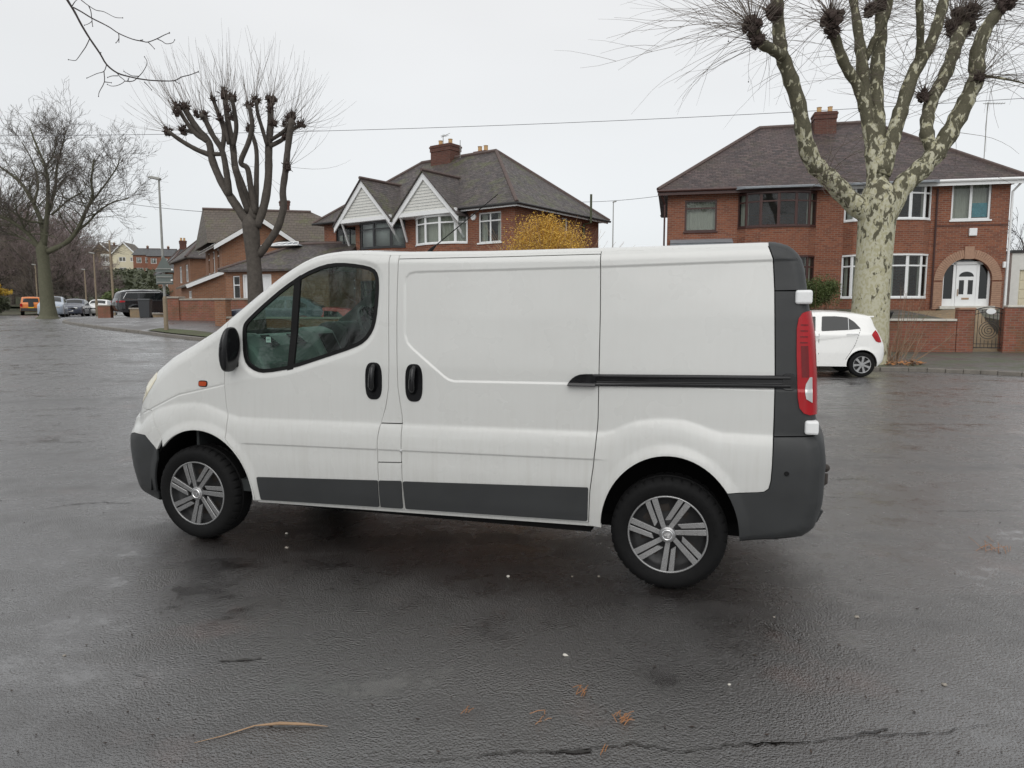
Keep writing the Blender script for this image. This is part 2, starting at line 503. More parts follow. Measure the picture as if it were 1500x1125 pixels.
M['needles'] = plain('dry_needles', (0.36, 0.16, 0.06), 0.7, var=0.3)
M['straw'] = plain('dry_stick', (0.34, 0.22, 0.13), 0.7, var=0.3, scale=20)
M['terracotta'] = plain('chimney_pot', (0.50, 0.32, 0.15), 0.8)
M['picture'] = plain('blue_poster', (0.08, 0.33, 0.42), 0.4, var=0.7, scale=9)
M['orange'] = m_paint('orange_paint', (0.62, 0.17, 0.015), dirt_amt=0.2)
M['black_paint'] = m_paint('black_paint', (0.012, 0.013, 0.016), dirt_amt=0.2, rough=0.12)
M['silver_paint'] = m_paint('silver_blue_paint', (0.36, 0.42, 0.50), dirt_amt=0.2)
M['red_paint'] = m_paint('red_paint', (0.42, 0.03, 0.03), dirt_amt=0.2)
M['navy_paint'] = m_paint('navy_paint', (0.05, 0.06, 0.09), dirt_amt=0.2)
M['plate_yellow'] = plain('plate_yellow', (0.65, 0.40, 0.03), 0.4)
M['plate_white'] = plain('plate_white', (0.7, 0.7, 0.68), 0.4)
M['yellow_cloth'] = plain('yellow_cloth', (0.7, 0.48, 0.02), 0.6)

def m_asphalt():
    N = NT('wet_asphalt'); v = N.coord('Object')
    agg = N.noise(v, 170, 3, 0.7)
    vor = N.n('TexVoronoi', Scale=95.0); N.l(v, vor.inputs['Vector'])
    big = N.noise(v, 0.42, 5, 0.6)
    bandv = N.coord('Object', (0.35, 1.5, 1))
    band = N.noise(bandv, 0.55, 5, 0.6, 0.5)
    mid = N.noise(v, 2.6, 6, 0.68)
    c = N.mix(N.ramp(agg, [(0.36, 0.0), (0.62, 1.0)]), (0.003, 0.0022, 0.0021), (0.018, 0.0135, 0.012))
    c = N.mix(N.ramp(vor.outputs['Distance'], [(0.10, 0.6), (0.22, 0.0)]), c, (0.13, 0.115, 0.105))
    c = N.mix(N.ramp(mid, [(0.48, 0.0), (0.72, 0.5)]), c, (0.035, 0.029, 0.026))
    red = N.noise(v, 1.1, 5, 0.6)
    c = N.mix(N.ramp(red, [(0.58, 0.0), (0.72, 0.55)]), c, (0.070, 0.026, 0.016))
    # wetness
    wet = N.math('ADD', N.math('MULTIPLY', band, 0.5), N.math('MULTIPLY', mid, 0.5))
    r = N.ramp(wet, [(0.38, 0.22), (0.48, 0.32), (0.62, 0.5)])
    N.set(color=c, rough=r, spec=0.35)
    N.b.inputs['Coat IOR'].default_value = 2.45
    N.set(coat=N.ramp(wet, [(0.40, 1.0), (0.50, 0.95), (0.62, 0.7)]), coatr=N.ramp(wet, [(0.38, 0.08), (0.47, 0.24), (0.60, 0.38)]))
    vor2 = N.n('TexVoronoi', Scale=150.0); N.l(v, vor2.inputs['Vector'])
    h = N.math('ADD', N.math('MULTIPLY', agg, 0.5), N.math('ADD', N.math('MULTIPLY', vor.outputs['Distance'], -1.8), N.math('MULTIPLY', vor2.outputs['Distance'], -1.2)))
    h2 = N.noise(v, 11, 6, 0.72)
    b1 = N.n('Bump', Strength=0.55, Distance=0.0045); N.l(h, b1.inputs['Height'])
    b2 = N.n('Bump', Strength=0.5, Distance=0.016); N.l(h2, b2.inputs['Height']); N.l(b1.outputs[0], b2.inputs['Normal'])
    b3 = N.n('Bump', Strength=0.35, Distance=0.05); N.l(N.noise(v, 1.6, 4), b3.inputs['Height']); N.l(b2.outputs[0], b3.inputs['Normal'])
    N.l(b3.outputs[0], N.b.inputs['Normal'])
    c1 = N.n('Bump', Strength=0.75, Distance=0.0024); N.l(h, c1.inputs['Height'])
    dry = N.ramp(wet, [(0.40, 0.12), (0.47, 0.55), (0.60, 0.95)]); N.l(dry, c1.inputs['Strength'])
    c2 = N.n('Bump', Strength=0.2, Distance=0.007); N.l(h2, c2.inputs['Height']); N.l(c1.outputs[0], c2.inputs['Normal'])
    N.l(c2.outputs[0], N.b.inputs['Coat Normal'])
    return N.m
M['asphalt'] = m_asphalt()

def m_ground(name, c1, c2, c3, rough=(0.3, 0.6), s=1.0):
    N = NT(name); v = N.coord('Object')
    n1 = N.noise(v, 0.9 * s, 6, 0.65); n2 = N.noise(v, 30 * s, 4, 0.7)
    c = N.mix(n2, c1, c2)
    c = N.mix(N.ramp(n1, [(0.45, 0.0), (0.6, 0.85)]), c, c3)
    N.set(color=c, rough=N.ramp(n1, [(0.4, rough[0]), (0.6, rough[1])]), spec=0.5)
    N.bump(n2, 0.5, 0.01)
    return N.m
M['pavement'] = m_ground('wet_pavement', (0.07, 0.066, 0.066), (0.14, 0.13, 0.13), (0.10, 0.093, 0.09), (0.25, 0.5))
M['pavement_moss'] = m_ground('mossy_pavement', (0.06, 0.057, 0.053), (0.12, 0.11, 0.10), (0.075, 0.085, 0.045), (0.35, 0.7), 1.3)
M['grass'] = m_ground('short_grass', (0.050, 0.060, 0.022), (0.085, 0.10, 0.038), (0.075, 0.07, 0.045), (0.8, 0.9), 1)
M['hill'] = m_ground('hill_ground', (0.045, 0.055, 0.025), (0.08, 0.09, 0.045), (0.07, 0.055, 0.04), (0.9, 0.95), 0.2)
#==VAN==
#==GROUND==
def axis(lo, hi, fine_lo, fine_hi, fine, coarse):
    a = list(np.arange(fine_lo, fine_hi, fine)); x = fine_hi; s = fine
    while x < hi: a.append(x); s = min(coarse, s * 1.25); x += s
    a.append(hi); x = fine_lo - fine; s = fine; b = []
    while x > lo: b.append(x); s = min(coarse, s * 1.25); x -= s
    b.append(lo)
    return b[::-1] + a
xs = axis(-700, 700, -30, 20, 1.0, 80); ys = axis(-60, 1500, -8, 60, 1.0, 100)
mb = MB(); nx, ny = len(xs), len(ys)
mb.add([(x, y, G(x, y)) for y in ys for x in xs], [(j * nx + i, j * nx + i + 1, (j + 1) * nx + i + 1, (j + 1) * nx + i) for j in range(ny - 1) for i in range(nx - 1)])
gr = mb.build('road', M['asphalt'], None, smooth=True, fix=False)
tag(gr, 'wet dark asphalt of the wide road junction', None, kind='structure')
# ------------------------------------------------------------------ vehicle skin machinery
def np_sm(t):
    t = np.clip(t, 0, 1); return t * t * (3 - 2 * t)

def seg_dist(p, path, closed=False):
    p = np.asarray(p, float); a = np.asarray(path, float)
    b = np.roll(a, -1, 0)
    if not closed: a, b = a[:-1], b[:-1]
    best = np.full(len(p), 1e9); idx = np.zeros(len(p), int); tt = np.zeros(len(p))
    for i in range(len(a)):
        ab = b[i] - a[i]; L = max(1e-12, ab @ ab)
        t = np.clip(((p - a[i]) @ ab) / L, 0, 1)
        d = np.hypot(*(p - a[i] - t[:, None] * ab).T)
        m = d < best
        best[m] = d[m]; idx[m] = i; tt[m] = t[m]
    return best, idx, tt

def in_poly(p, poly):
    p = np.asarray(p, float); poly = np.asarray(poly, float)
    x, y = p[:, 0], p[:, 1]; ins = np.zeros(len(p), bool)
    n = len(poly); j = n - 1
    for i in range(n):
        xi, yi = poly[i]; xj, yj = poly[j]
        if yi != yj:
            c = ((yi > y) != (yj > y)) & (x < (xj - xi) * (y - yi) / (yj - yi) + xi)
            ins ^= c
        j = i
    return ins

def area2(p):
    p = np.asarray(p); q = np.roll(p, -1, 0)
    return float((p[:, 0] * q[:, 1] - q[:, 0] * p[:, 1]).sum())

def resample(poly, s, closed=True):
    out = []
    n = len(poly)
    for i in range(n if closed else n - 1):
        a = np.array(poly[i], float); b = np.array(poly[(i + 1) % n], float)
        k = max(1, int(math.ceil(np.hypot(*(b - a)) / s)))
        for j in range(k): out.append(tuple(a + (b - a) * j / k))
    if not closed: out.append(tuple(poly[-1]))
    return out

def chaikin(path, it=2, closed=False):
    p = [np.array(a, float) for a in path]
    for _ in range(it):
        q = [] if closed else [p[0]]
        n = len(p)
        for i in range(n if closed else n - 1):
            a, b = p[i], p[(i + 1) % n]
            q += [a * .75 + b * .25, a * .25 + b * .75]
        if not closed: q.append(p[-1])
        p = q
    return [tuple(a) for a in p]

def inset(poly, g, path=None):
    p = np.array(poly, float)
    if area2(p) < 0: p = p[::-1]
    n = len(p)
    on = np.zeros(n, bool)
    if path is not None: on = seg_dist(p, path)[0] < 2e-3
    out = []
    for i in range(n):
        a, b, c = p[i - 1], p[i], p[(i + 1) % n]
        g1 = 0 if on[i - 1] and on[i] else g
        g2 = 0 if on[i] and on[(i + 1) % n] else g
        d1 = (b - a) / (np.hypot(*(b - a)) + 1e-12); d2 = (c - b) / (np.hypot(*(c - b)) + 1e-12)
        n1 = np.array([-d1[1], d1[0]]); n2 = np.array([-d2[1], d2[0]])
        cr = d1[0] * d2[1] - d1[1] * d2[0]
        if abs(cr) < 0.15:
            m = n1 * g1 + n2 * g2
            out.append(tuple(b + m / (2 if (g1 > 0) == (g2 > 0) else 1)))
        else:
            q1 = b + n1 * g1; q2 = b + n2 * g2
            t = ((q2 - q1)[0] * d2[1] - (q2 - q1)[1] * d2[0]) / cr
            out.append(tuple(q1 + d1 * t))
    return out

class Skin:
    def __init__(self, path, base, parent):
        # path: list of (x, z, r, crown)
        self.path4 = path
        self.path = np.array([(a[0], a[1]) for a in path])
        self.r = np.array([a[2] for a in path]); self.c = np.array([a[3] for a in path])
        self.base = base; self.parent = parent
        d = np.hypot(*np.diff(self.path, axis=0).T)
        self.s = np.concatenate([[0], np.cumsum(d)])
    def W(self, p, drop=True):
        p = np.asarray(p, float)
        w = self.base(p[:, 0], p[:, 1])
        if drop:
            a = self.path[:-1]; b = self.path[1:]
            dr = np.zeros(len(p))
            for i in range(len(a)):
                ab = b[i] - a[i]; L = max(1e-12, ab @ ab)
                t = np.clip(((p - a[i]) @ ab) / L, 0, 1)
                d = np.hypot(*(p - a[i] - t[:, None] * ab).T)
                r = self.r[i] * (1 - t) + self.r[i + 1] * t
                e = np.clip(r * .7071 - d, 0, r)
                dr = np.maximum(dr, r - np.sqrt(np.maximum(r * r - e * e, 0)))
            w = w - dr
        return w
    def normals(self, p, h=0.0012):
        p = np.asarray(p, float)
        wx = (self.W(p + [h, 0]) - self.W(p - [h, 0])) / (2 * h)
        wz = (self.W(p + [0, h]) - self.W(p - [0, h])) / (2 * h)
        n = np.stack([-wx, -np.ones(len(p)), -wz], 1)
        return n / np.linalg.norm(n, axis=1)[:, None]
    def param(self, q):
        d, i, t = seg_dist(np.array([q], float), self.path)
        return self.s[i[0]] + t[0] * (self.s[i[0] + 1] - self.s[i[0]])
    def at(self, s):
        return (float(np.interp(s, self.s, self.path[:, 0])), float(np.interp(s, self.s, self.path[:, 1])))
    def between(self, a, b, step=0.02):
        sa, sb = self.param(a), self.param(b)
        k = max(1, int(abs(sb - sa) / step))
        return [self.at(sa + (sb - sa) * i / k) for i in range(k + 1)]
    def panel(self, name, poly, mat, holes=(), out=0.0, flange=0.02, gap=0.003, g=0.005, sides=('n', 'f'), parent=None, bs=0.014):
        pl = inset(poly, gap, self.path) if gap else list(poly)
        if area2(pl) < 0: pl = pl[::-1]
        pl = resample(pl, bs)
        hs_ = []
        for h in holes:
            h = list(h)
            if area2(h) > 0: h = h[::-1]
            hs_.append(resample(h, bs))
        P2 = np.array(pl)
        lo = P2.min(0); hi = P2.max(0)
        ix = np.arange(math.floor(lo[0] / g), math.ceil(hi[0] / g) + 1)
        iz = np.arange(math.floor(lo[1] / g), math.ceil(hi[1] / g) + 1)
        X, Z = np.meshgrid(ix, iz, indexing='ij'); X = X.ravel(); Z = Z.ravel()
        pts = np.stack([X * g, Z * g], 1)
        m = in_poly(pts, P2)
        for h in hs_: m &= ~in_poly(pts, h)
        pts = pts[m]; X = X[m]; Z = Z[m]
        if len(pts):
            n0 = self.normals(pts); cx = np.linalg.norm(self.normals(pts + [g, 0]) - n0, axis=1); cz = np.linalg.norm(self.normals(pts + [0, g]) - n0, axis=1)
            cv = np.maximum(cx, cz)
            keep = ((X % 4 == 0) & (Z % 4 == 0)) | ((X % 2 == 0) & (Z % 2 == 0) & (cv > 0.02)) | (cv > 0.05)
            pts = pts[keep]
            for line, offs in getattr(self, 'features', ()):
                if len(pts) == 0: break
                L = np.array(line); near_ = seg_dist(pts, L)[0] < .021
                lo_, hi_ = L.min(0) - .03, L.max(0) + .03
                pts = pts[~near_]
                R_ = np.array(resample(line, .013, False)); T_ = np.gradient(R_, axis=0); T_ /= np.hypot(*T_.T)[:, None] + 1e-9; N_2 = np.stack([-T_[:, 1], T_[:, 0]], 1)
                new = np.concatenate([R_ + N_2 * o_ for o_ in offs]); new = new[in_poly(new, P2)]
                for h in hs_: new = new[~in_poly(new, h)] if len(new) else new
                pts = np.concatenate([pts, new]) if len(new) else pts
            d = seg_dist(pts, P2, True)[0]
            for h in hs_: d = np.minimum(d, seg_dist(pts, h, True)[0])
            pts = pts[d > g * 0.6]
        loops = [pl] + hs_
        allp = []; edges = []
        for lp in loops:
            o = len(allp); allp += lp
            edges += [(o + i, o + (i + 1) % len(lp)) for i in range(len(lp))]
        nb = len(allp)
        allp += [tuple(a) for a in pts]
        vs, es, fs, ov, oe, of = delaunay_2d_cdt([Vector(a) for a in allp], edges, [], 0, 1e-6)
        V2 = np.array([(v.x, v.y) for v in vs])
        F = np.array([tuple(f) for f in fs if len(f) == 3])
        cen = V2[F].mean(1)
        ok = in_poly(cen, P2)
        for h in hs_: ok &= ~in_poly(cen, h)
        F = F[ok]
        w = self.W(V2) + out
        V3 = np.stack([V2[:, 0], -w, V2[:, 1]], 1)
        N3 = self.normals(V2)
        # orientation: near side outward is -y
        a = V2[F]
        ar = (a[:, 1, 0] - a[:, 0, 0]) * (a[:, 2, 1] - a[:, 0, 1]) - (a[:, 2, 0] - a[:, 0, 0]) * (a[:, 1, 1] - a[:, 0, 1])
        F[ar < 0] = F[ar < 0][:, ::-1]
        V = list(map(tuple, V3)); N = list(map(tuple, N3)); FF = [tuple(int(i) for i in f) for f in F]
        if flange:
            on_all = seg_dist(np.array(allp[:nb]), self.path)[0] < 2.5e-3
            o0 = 0
            for lp in loops:
                n = len(lp); L = np.array(lp)
                wv = self.W(L) + out
                dd = np.roll(L, -1, 0) - np.roll(L, 1, 0); dd /= (np.hypot(*dd.T)[:, None] + 1e-9)
                nn = np.stack([dd[:, 1], np.zeros(n), -dd[:, 0]], 1)
                o = len(V)
                V += [(L[i, 0], -wv[i], L[i, 1]) for i in range(n)] + [(L[i, 0], -wv[i] + flange, L[i, 1]) for i in range(n)]
                nn2 = nn * .8 + np.array([0, -.6, 0])
                N += [tuple(q) for q in nn2] + [tuple(q) for q in nn]
                for i in range(n):
                    j = (i + 1) % n
                    if on_all[o0 + i] and on_all[o0 + j]: continue
                    FF.append((o + j, o + i, o + n + i, o + n + j))
                o0 += n
        res = []
        for sd in sides:
            sg = 1 if sd == 'n' else -1
            me = bpy.data.meshes.new(name)
            me.from_pydata([(v[0], v[1] * sg, v[2]) for v in V], [], FF if sg == 1 else [f[::-1] for f in FF])
            me.polygons.foreach_set('use_smooth', [True] * len(me.polygons))
            auto_uv(me)
            me.materials.append(mat)
            me.normals_split_custom_set_from_vertices([(v[0], v[1] * sg, v[2]) for v in N])
            ob = bpy.data.objects.new(name, me); COL.objects.link(ob); ob.parent = parent or self.parent
            res.append(ob)
        return res
    def cap(self, name, a, b, mat, cols='all', out=0.0, parent=None, yf=1.0, step=0.03):
        sa, sb = self.param(a), self.param(b)
        k = max(2, int(abs(sb - sa) / step))
        # smoothed outward normals along the path
        rows = []
        for i in range(k + 1):
            s = sa + (sb - sa) * i / k
            p = np.array(self.at(s)); q1 = np.array(self.at(max(0, s - .035))); q2 = np.array(self.at(min(self.s[-1], s + .035)))
            t = q2 - q1; t /= np.hypot(*t)
            n = np.array([-t[1], t[0]])
            r = float(np.interp(s, self.s, self.r)); c = float(np.interp(s, self.s, self.c))
            wb = float(self.W(np.array([p]))[0]); w0 = wb + r * (1 - .7071)
            ye = w0 - r
            dl = math.atan(2 * c / ye)
            al = [math.pi / 4 + (math.pi / 2 - dl - math.pi / 4) * j / 5 for j in range(6)]
            row = []
            for aa in al:
                o_ = r * (math.sin(aa) - .7071) + out * (math.sin(aa) - .7071) * 3.41
                row.append((-(w0 - r * (1 - math.cos(aa))) - out * (1 - math.sin(aa)) * 3.41, o_, math.cos(aa), math.sin(aa)))
            y1 = -row[-1][0]; oo = row[-1][1]
            for j in range(1, 9):
                y = y1 * (1 - j / 8)
                sl = 2 * c * y / (y1 * y1)
                q = math.hypot(1, sl)
                row.append((-y, oo + c * (1 - (y / y1) ** 2), sl / q, 1 / q))
            rows.append((p, n, row))
        if cols == 'arc': sel = list(range(0, 7)); both = 'two'
        elif cols == 'crown': sel = list(range(6, 14)); both = 'one'
        else: sel = list(range(0, 14)); both = 'one'
        def mk(sign_list):
            V = []; N = []; F = []
            full = []
            if both == 'one':
                full = [(j, 1) for j in sel] + [(j, -1) for j in sel[::-1] if j != 13]
            else:
                full = [(j, sign_list) for j in sel]
            m = len(full)
            for p, n, row in rows:
                for j, sg in full:
                    y, o_, ns, nn = row[j]
                    V.append((p[0] + n[0] * o_, y * sg, p[1] + n[1] * o_)); N.append((n[0] * nn, -ns * sg, n[1] * nn))
            for i in range(len(rows) - 1):
                for j in range(m - 1):
                    f = (i * m + j, (i + 1) * m + j, (i + 1) * m + j + 1, i * m + j + 1)
                    F.append(f)
            me = bpy.data.meshes.new(name); me.from_pydata(V, [], F)
            # fix orientation
            import bmesh
            v0 = [Vector(V[i]) for i in F[len(F) // 2][:3]]
            fn = (v0[1] - v0[0]).cross(v0[2] - v0[0])
            if fn.dot(Vector(N[F[len(F) // 2][0]])) < 0:
                me2 = bpy.data.meshes.new(name); me2.from_pydata(V, [], [f[::-1] for f in F]); bpy.data.meshes.remove(me); me = me2; me.name = name
            me.polygons.foreach_set('use_smooth', [True] * len(me.polygons))
            auto_uv(me); me.materials.append(mat)
            me.normals_split_custom_set_from_vertices(N)
            ob = bpy.data.objects.new(name, me); COL.objects.link(ob); ob.parent = parent or self.parent
            return ob
        if both == 'two': return [mk(1), mk(-1)]
        return [mk(1)]

# ------------------------------------------------------------------ the white panel van
VAN_YAW = 0.28807
van = thing('panel_van', 'large white panel van with sliding side door parked across the wet road in the foreground', 'van', (-1.8532, 5.57275, 0.0), -VAN_YAW)

VP = [(-0.44, .225, .12, .06), (-0.594, .255, .16, .08), (-0.636, .30, .2, .09), (-0.69, .441, .24, .10), (-0.703, .56, .25, .10), (-0.701, .655, .25, .10),
      (-0.685, .705, .25, .10), (-0.64, .765, .24, .10), (-0.578, .812, .24, .10), (-0.552, .874, .22, .10), (-0.532, .93, .2, .10), (-0.475, 1.02, .16, .09), (-0.380, 1.095, .13, .09),
      (-0.21, 1.205, .11, .09), (-0.036, 1.293, .10, .09), (.136, 1.385, .09, .09), (.306, 1.508, .085, .09), (.470, 1.628, .085, .09), (.628, 1.738, .085, .085),
      (.705, 1.785, .085, .08), (.782, 1.825, .085, .07), (.870, 1.859, .085, .06), (.957, 1.875, .085, .05), (1.072, 1.885, .085, .045), (1.214, 1.883, .085, .04), (1.404, 1.872, .08, .04),
      (2.0, 1.864, .08, .04), (2.69, 1.866, .08, .04), (3.17, 1.870, .08, .04), (3.56, 1.874, .08, .04), (3.61, 1.871, .08, .035), (3.66, 1.855, .075, .035), (3.698, 1.827, .07, .03), (3.722, 1.79, .06, .03),
      (3.735, 1.745, .06, .03), (3.765, 1.535, .06, .03), (3.787, 1.414, .06, .03), (3.803, 1.2, .06, .03), (3.811, 1.0, .06, .03), (3.818, .905, .07, .03), (3.832, .885, .10, .04), (3.848, .85, .10, .05),
      (3.858, .75, .10, .05), (3.852, .54, .10, .05), (3.843, .495, .1, .05), (3.82, .41, .1, .05), (3.775, .372, .08, .05), (3.67, .348, .05, .02), (3.475, .32, .03, .0)]
WIN = chaikin([(.392, 1.47), (.445, 1.516), (.52, 1.578), (.667, 1.688), (.812, 1.771), (.956, 1.822), (1.071, 1.832), (1.214, 1.817), (1.305, 1.795), (1.338, 1.755), (1.345, 1.68), (1.343, 1.60), (1.334, 1.489),
       (1.312, 1.414), (1.262, 1.351), (1.187, 1.312), (.973, 1.245), (.751, 1.176), (.554, 1.142), (.477, 1.150), (.408, 1.190), (.377, 1.26), (.366, 1.38), (.372, 1.44)], 1, True)
PRESS = [(1.512, 1.705), (1.521, 1.742), (1.546, 1.766), (1.586, 1.776), (2.152, 1.781), (2.689, 1.787), (3.585, 1.806), (4.0, 1.81), (4.0, 1.123), (2.532, 1.123), (1.845, 1.116), (1.812, 1.125), (1.786, 1.139),
         (1.573, 1.306), (1.539, 1.342), (1.522, 1.392)]
ZC = [(-.7, .70), (-.5, .76), (-.4, .82), (-.3, .875), (-.15, .915), (0, .93), (.1, .922), (.2, .892), (.27, .866), (.35, .848), (.5, .845), (2.69, .867), (2.74, .870), (2.80, .885), (2.85, .912), (2.91, .937), (3.0, .952), (3.08, .957), (3.17, .952), (3.24, .934), (3.31, .908), (3.37, .893), (3.63, .891), (4, .89)]
ZR = [(-.55, .80), (-.366, .871), (-.123, .976), (.237, 1.056), (.751, 1.150), (1.257, 1.30), (2, 1.5)]
def arch_r(x, z, c):
    return np.hypot((x - c[0]) / c[2], (z - c[1]) / c[3])
AF = (.04, .32, .395, .43); AR = (3.10, .32, .372, .436)
def van_base(x, z):
    U = np.interp(z, [1.0, 1.2, 1.5, 1.75, 1.9], [.918, .914, .893, .866, .850])
    L = np.interp(z, [.2, .3, .4, .6, .72, .8, .95], [.883, .912, .926, .942, .947, .947, .946])
    zc = np.interp(x, [a[0] for a in ZC], [a[1] for a in ZC])
    u = zc - z
    us = np.where(u > -.012, (u + .012) ** 2 / .048, 0); us = np.where(u > .012, u, us)
    w = U + (L - U) * (1 - np.exp(-us / .062))
    zg = .685 + (x - .355) * .0145
    w = w - .0055 * np_sm((zg - z) / .014) * (1 - np_sm((zg - z - .02) / .14)) * np_sm((x - .35) / .08) * (1 - np_sm((x - 2.66) / .12))
    for A in (AF, AR):
        rr = arch_r(x, z, A)
        w = w + .013 * (1 - np_sm((rr - 1.0) / .17)) * np.where(z > .3, 1, 0)
        w = w + .012 * (1 - np_sm((rr - 1.17) / .03)) * 0
    p = np.stack([x, z], 1)
    d = seg_dist(p, PRESS, True)[0]
    w = w - .0065 * np.where(in_poly(p, PRESS), np_sm(d / .017), 0)
    near = (x > .2) & (x < 1.42) & (z > 1.05)
    if near.any():
        dw = seg_dist(p[near], WIN, True)[0]
        inn = in_poly(p[near], WIN)
        w[near] = w[near] - .010 * np.where(inn, 1, 1 - np_sm(dw / .042))
    zr = np.interp(x, [a[0] for a in ZR], [a[1] for a in ZR])
    w = w - .09 * np.clip(z - zr, 0, .25) * (1 - np_sm((x - .7) / .6))
    w = w - .004 * np.exp(-((z - zr) / .0055) ** 2) * np.where(x < .245, 1, 0)
    w = w - .12 * np.clip((-x - .12) / .6, 0, 1) ** 2
    return w
K = Skin(VP, van_base, van)
_gl = [(x, .685 + (x - .355) * .0145) for x in np.arange(.30, 2.80, .05)]
_pl = [(2.50, 1.123), (1.845, 1.116), (1.812, 1.125), (1.786, 1.139), (1.573, 1.306), (1.539, 1.342), (1.522, 1.392), (1.512, 1.705), (1.521, 1.742), (1.546, 1.766), (1.586, 1.776), (2.152, 1.781), (2.689, 1.787), (3.585, 1.806)]
K.features = [(_gl, (-.020, -.014, -.0105, -.007, -.0035, 0, .0035, .010, .018)), (_pl, (-.020, -.017, -.013, -.0085, -.004, 0, .003, .010, .018))]
WP = M['white_paint']; DP = M['dark_plastic']

doorF_arch = [(.261, .703), (.363, .592), (.415, .484), (.444, .388), (.452, .300)]
def zd(x): return .300 + (x - .45) * .0185
archF = [(AF[0] + AF[2] * math.cos(t), AF[1] + AF[3] * math.sin(t)) for t in [math.radians(a) for a in range(-4, 186, 5)]]
archR = [(AR[0] + AR[2] * math.cos(t), AR[1] + AR[3] * math.sin(t)) for t in [math.radians(a) for a in range(0, 181, 5)]]
door_top = K.between((.245, 1.465), (1.411, 1.872))
seam_rear = [(1.418, 1.638), (1.427, 1.204), (1.423, 1.066), (1.403, .953), (1.364, .828), (1.353, .751), (1.353, .334)]
# front door
doorF = door_top + seam_rear + [(1.353, zd(1.353))] + doorF_arch[::-1] + [(.270, .843), (.256, .909), (.245, 1.056), (.244, 1.20)]
fd = K.panel('front_door', doorF, WP, holes=[WIN])
# wing (front fender with the side of the bonnet)
bseam = [(-.364, .858), (-.321, .776), (-.252, .673)]
sil_wing = K.between((-.552, .874), (.245, 1.465))
af_wing = [p for p in archF if p[0] > -.262 and p[1] > .28]      # from rear bottom forward over the top
wing = sil_wing + [(.244, 1.20), (.245, 1.056), (.256, .909), (.270, .843)] + doorF_arch + [(.452, .288)] + af_wing + [(-.252, .673), (-.321, .776), (-.364, .858)]
K.panel('wing', wing, WP, gap=.0025)
# front bumper, white upper and dark lower
bw = K.between((-.702, .66), (-.552, .874)) + bseam + [(-.306, .596), (-.422, .688), (-.56, .690)]
K.panel('front_bumper', bw, WP, gap=.002)
af_low = [p for p in archF if p[0] < -.30 and p[1] > .20]
bd = [(-.44, .225), (-.365, .235)] + [(-.355, .30)] + af_low[::-1] + [(-.306, .596), (-.422, .688), (-.56, .690)] + K.between((-.702, .66), (-.44, .225))
K.panel('bumper_skirt', bd, DP, gap=.002)
# pillar between the doors, flap and lower piece
pil = K.between((1.411, 1.872), (1.474, 1.871)) + [(1.473, 1.638), (1.478, 1.329), (1.485, 1.081), (1.512, .896), (1.512, .858), (1.368, .855), (1.403, .953), (1.423, 1.066), (1.427, 1.204), (1.418, 1.638)]
K.panel('door_pillar', pil, WP)
K.panel('fuel_flap', [(1.368, .853), (1.512, .856), (1.512, .622), (1.353, .615), (1.353, .751), (1.364, .828)], WP)
K.panel('lower_pillar', [(1.353, .613), (1.512, .620), (1.514, zd(1.514)), (1.353, zd(1.353))], WP)
# sliding door
sd = [(1.474, 1.848), (2.15, 1.848), (2.696, 1.851), (2.704, 1.517), (2.705, 1.12), (2.705, .946), (2.695, .78), (2.683, .66), (2.666, .528), (2.658, zd(2.658)), (1.514, zd(1.514)), (1.512, .896), (1.485, 1.081), (1.478, 1.329), (1.473, 1.638)]
sdo = K.panel('sliding_door', sd, WP)
# roof rail above the door
K.panel('roof_side', K.between((1.474, 1.871), (2.697, 1.866)) + [(2.696, 1.851), (2.15, 1.848), (1.474, 1.848)], WP, gap=.0015)
# rear quarter
ar_q = [p for p in archR if p[1] > .33 and not (p[0] > 3.35 and p[1] < .585)]
q = K.between((2.697, 1.866), (3.572, 1.874)) + [(3.596, 1.805), (3.608, 1.646), (3.624, 1.201), (3.626, .986), (3.626, .882), (3.625, .743), (3.621, .655), (3.612, .612), (3.590, .594), (3.560, .588), (3.405, .572)]
ar_q2 = [p for p in archR if p[0] < 3.40 and (p[0] < 3.2 or p[1] > .58)]
q = q + ar_q2 + [(2.728, .322), (2.66, .322), (2.658, .35), (2.666, .528), (2.683, .66), (2.695, .78), (2.705, .946), (2.705, 1.12), (2.704, 1.517), (2.696, 1.851)]
K.panel('rear_quarter', q, WP)
# dark rear pillar trim, two pieces
pu = K.between((3.572, 1.874), (3.753, 1.643)) + [(3.608, 1.641), (3.608, 1.646), (3.596, 1.805)]
K.panel('rear_pillar_trim', pu, DP, out=.004)
pl_ = K.between((3.753, 1.641), (3.82, .895)) + [(3.627, .886), (3.626, .986), (3.624, 1.201), (3.608, 1.641)]
K.panel('rear_pillar_trim', pl_, DP, out=.002)
rb = K.between((3.82, .893), (3.475, .32)) + [(3.472, .33)] + [p for p in archR if p[0] > 3.40 and p[1] > .33] + [(3.405, .572), (3.560, .588), (3.590, .594), (3.612, .612), (3.621, .655), (3.625, .743), (3.627, .884)]
K.panel('rear_bumper', rb, DP, out=.006, gap=.002)
# sill
K.panel('sill', [(.455, .283), (2.73, .320), (2.73, .338), (2.66, zd(2.66)), (.455, zd(.455))], WP, gap=.001, out=-.01)
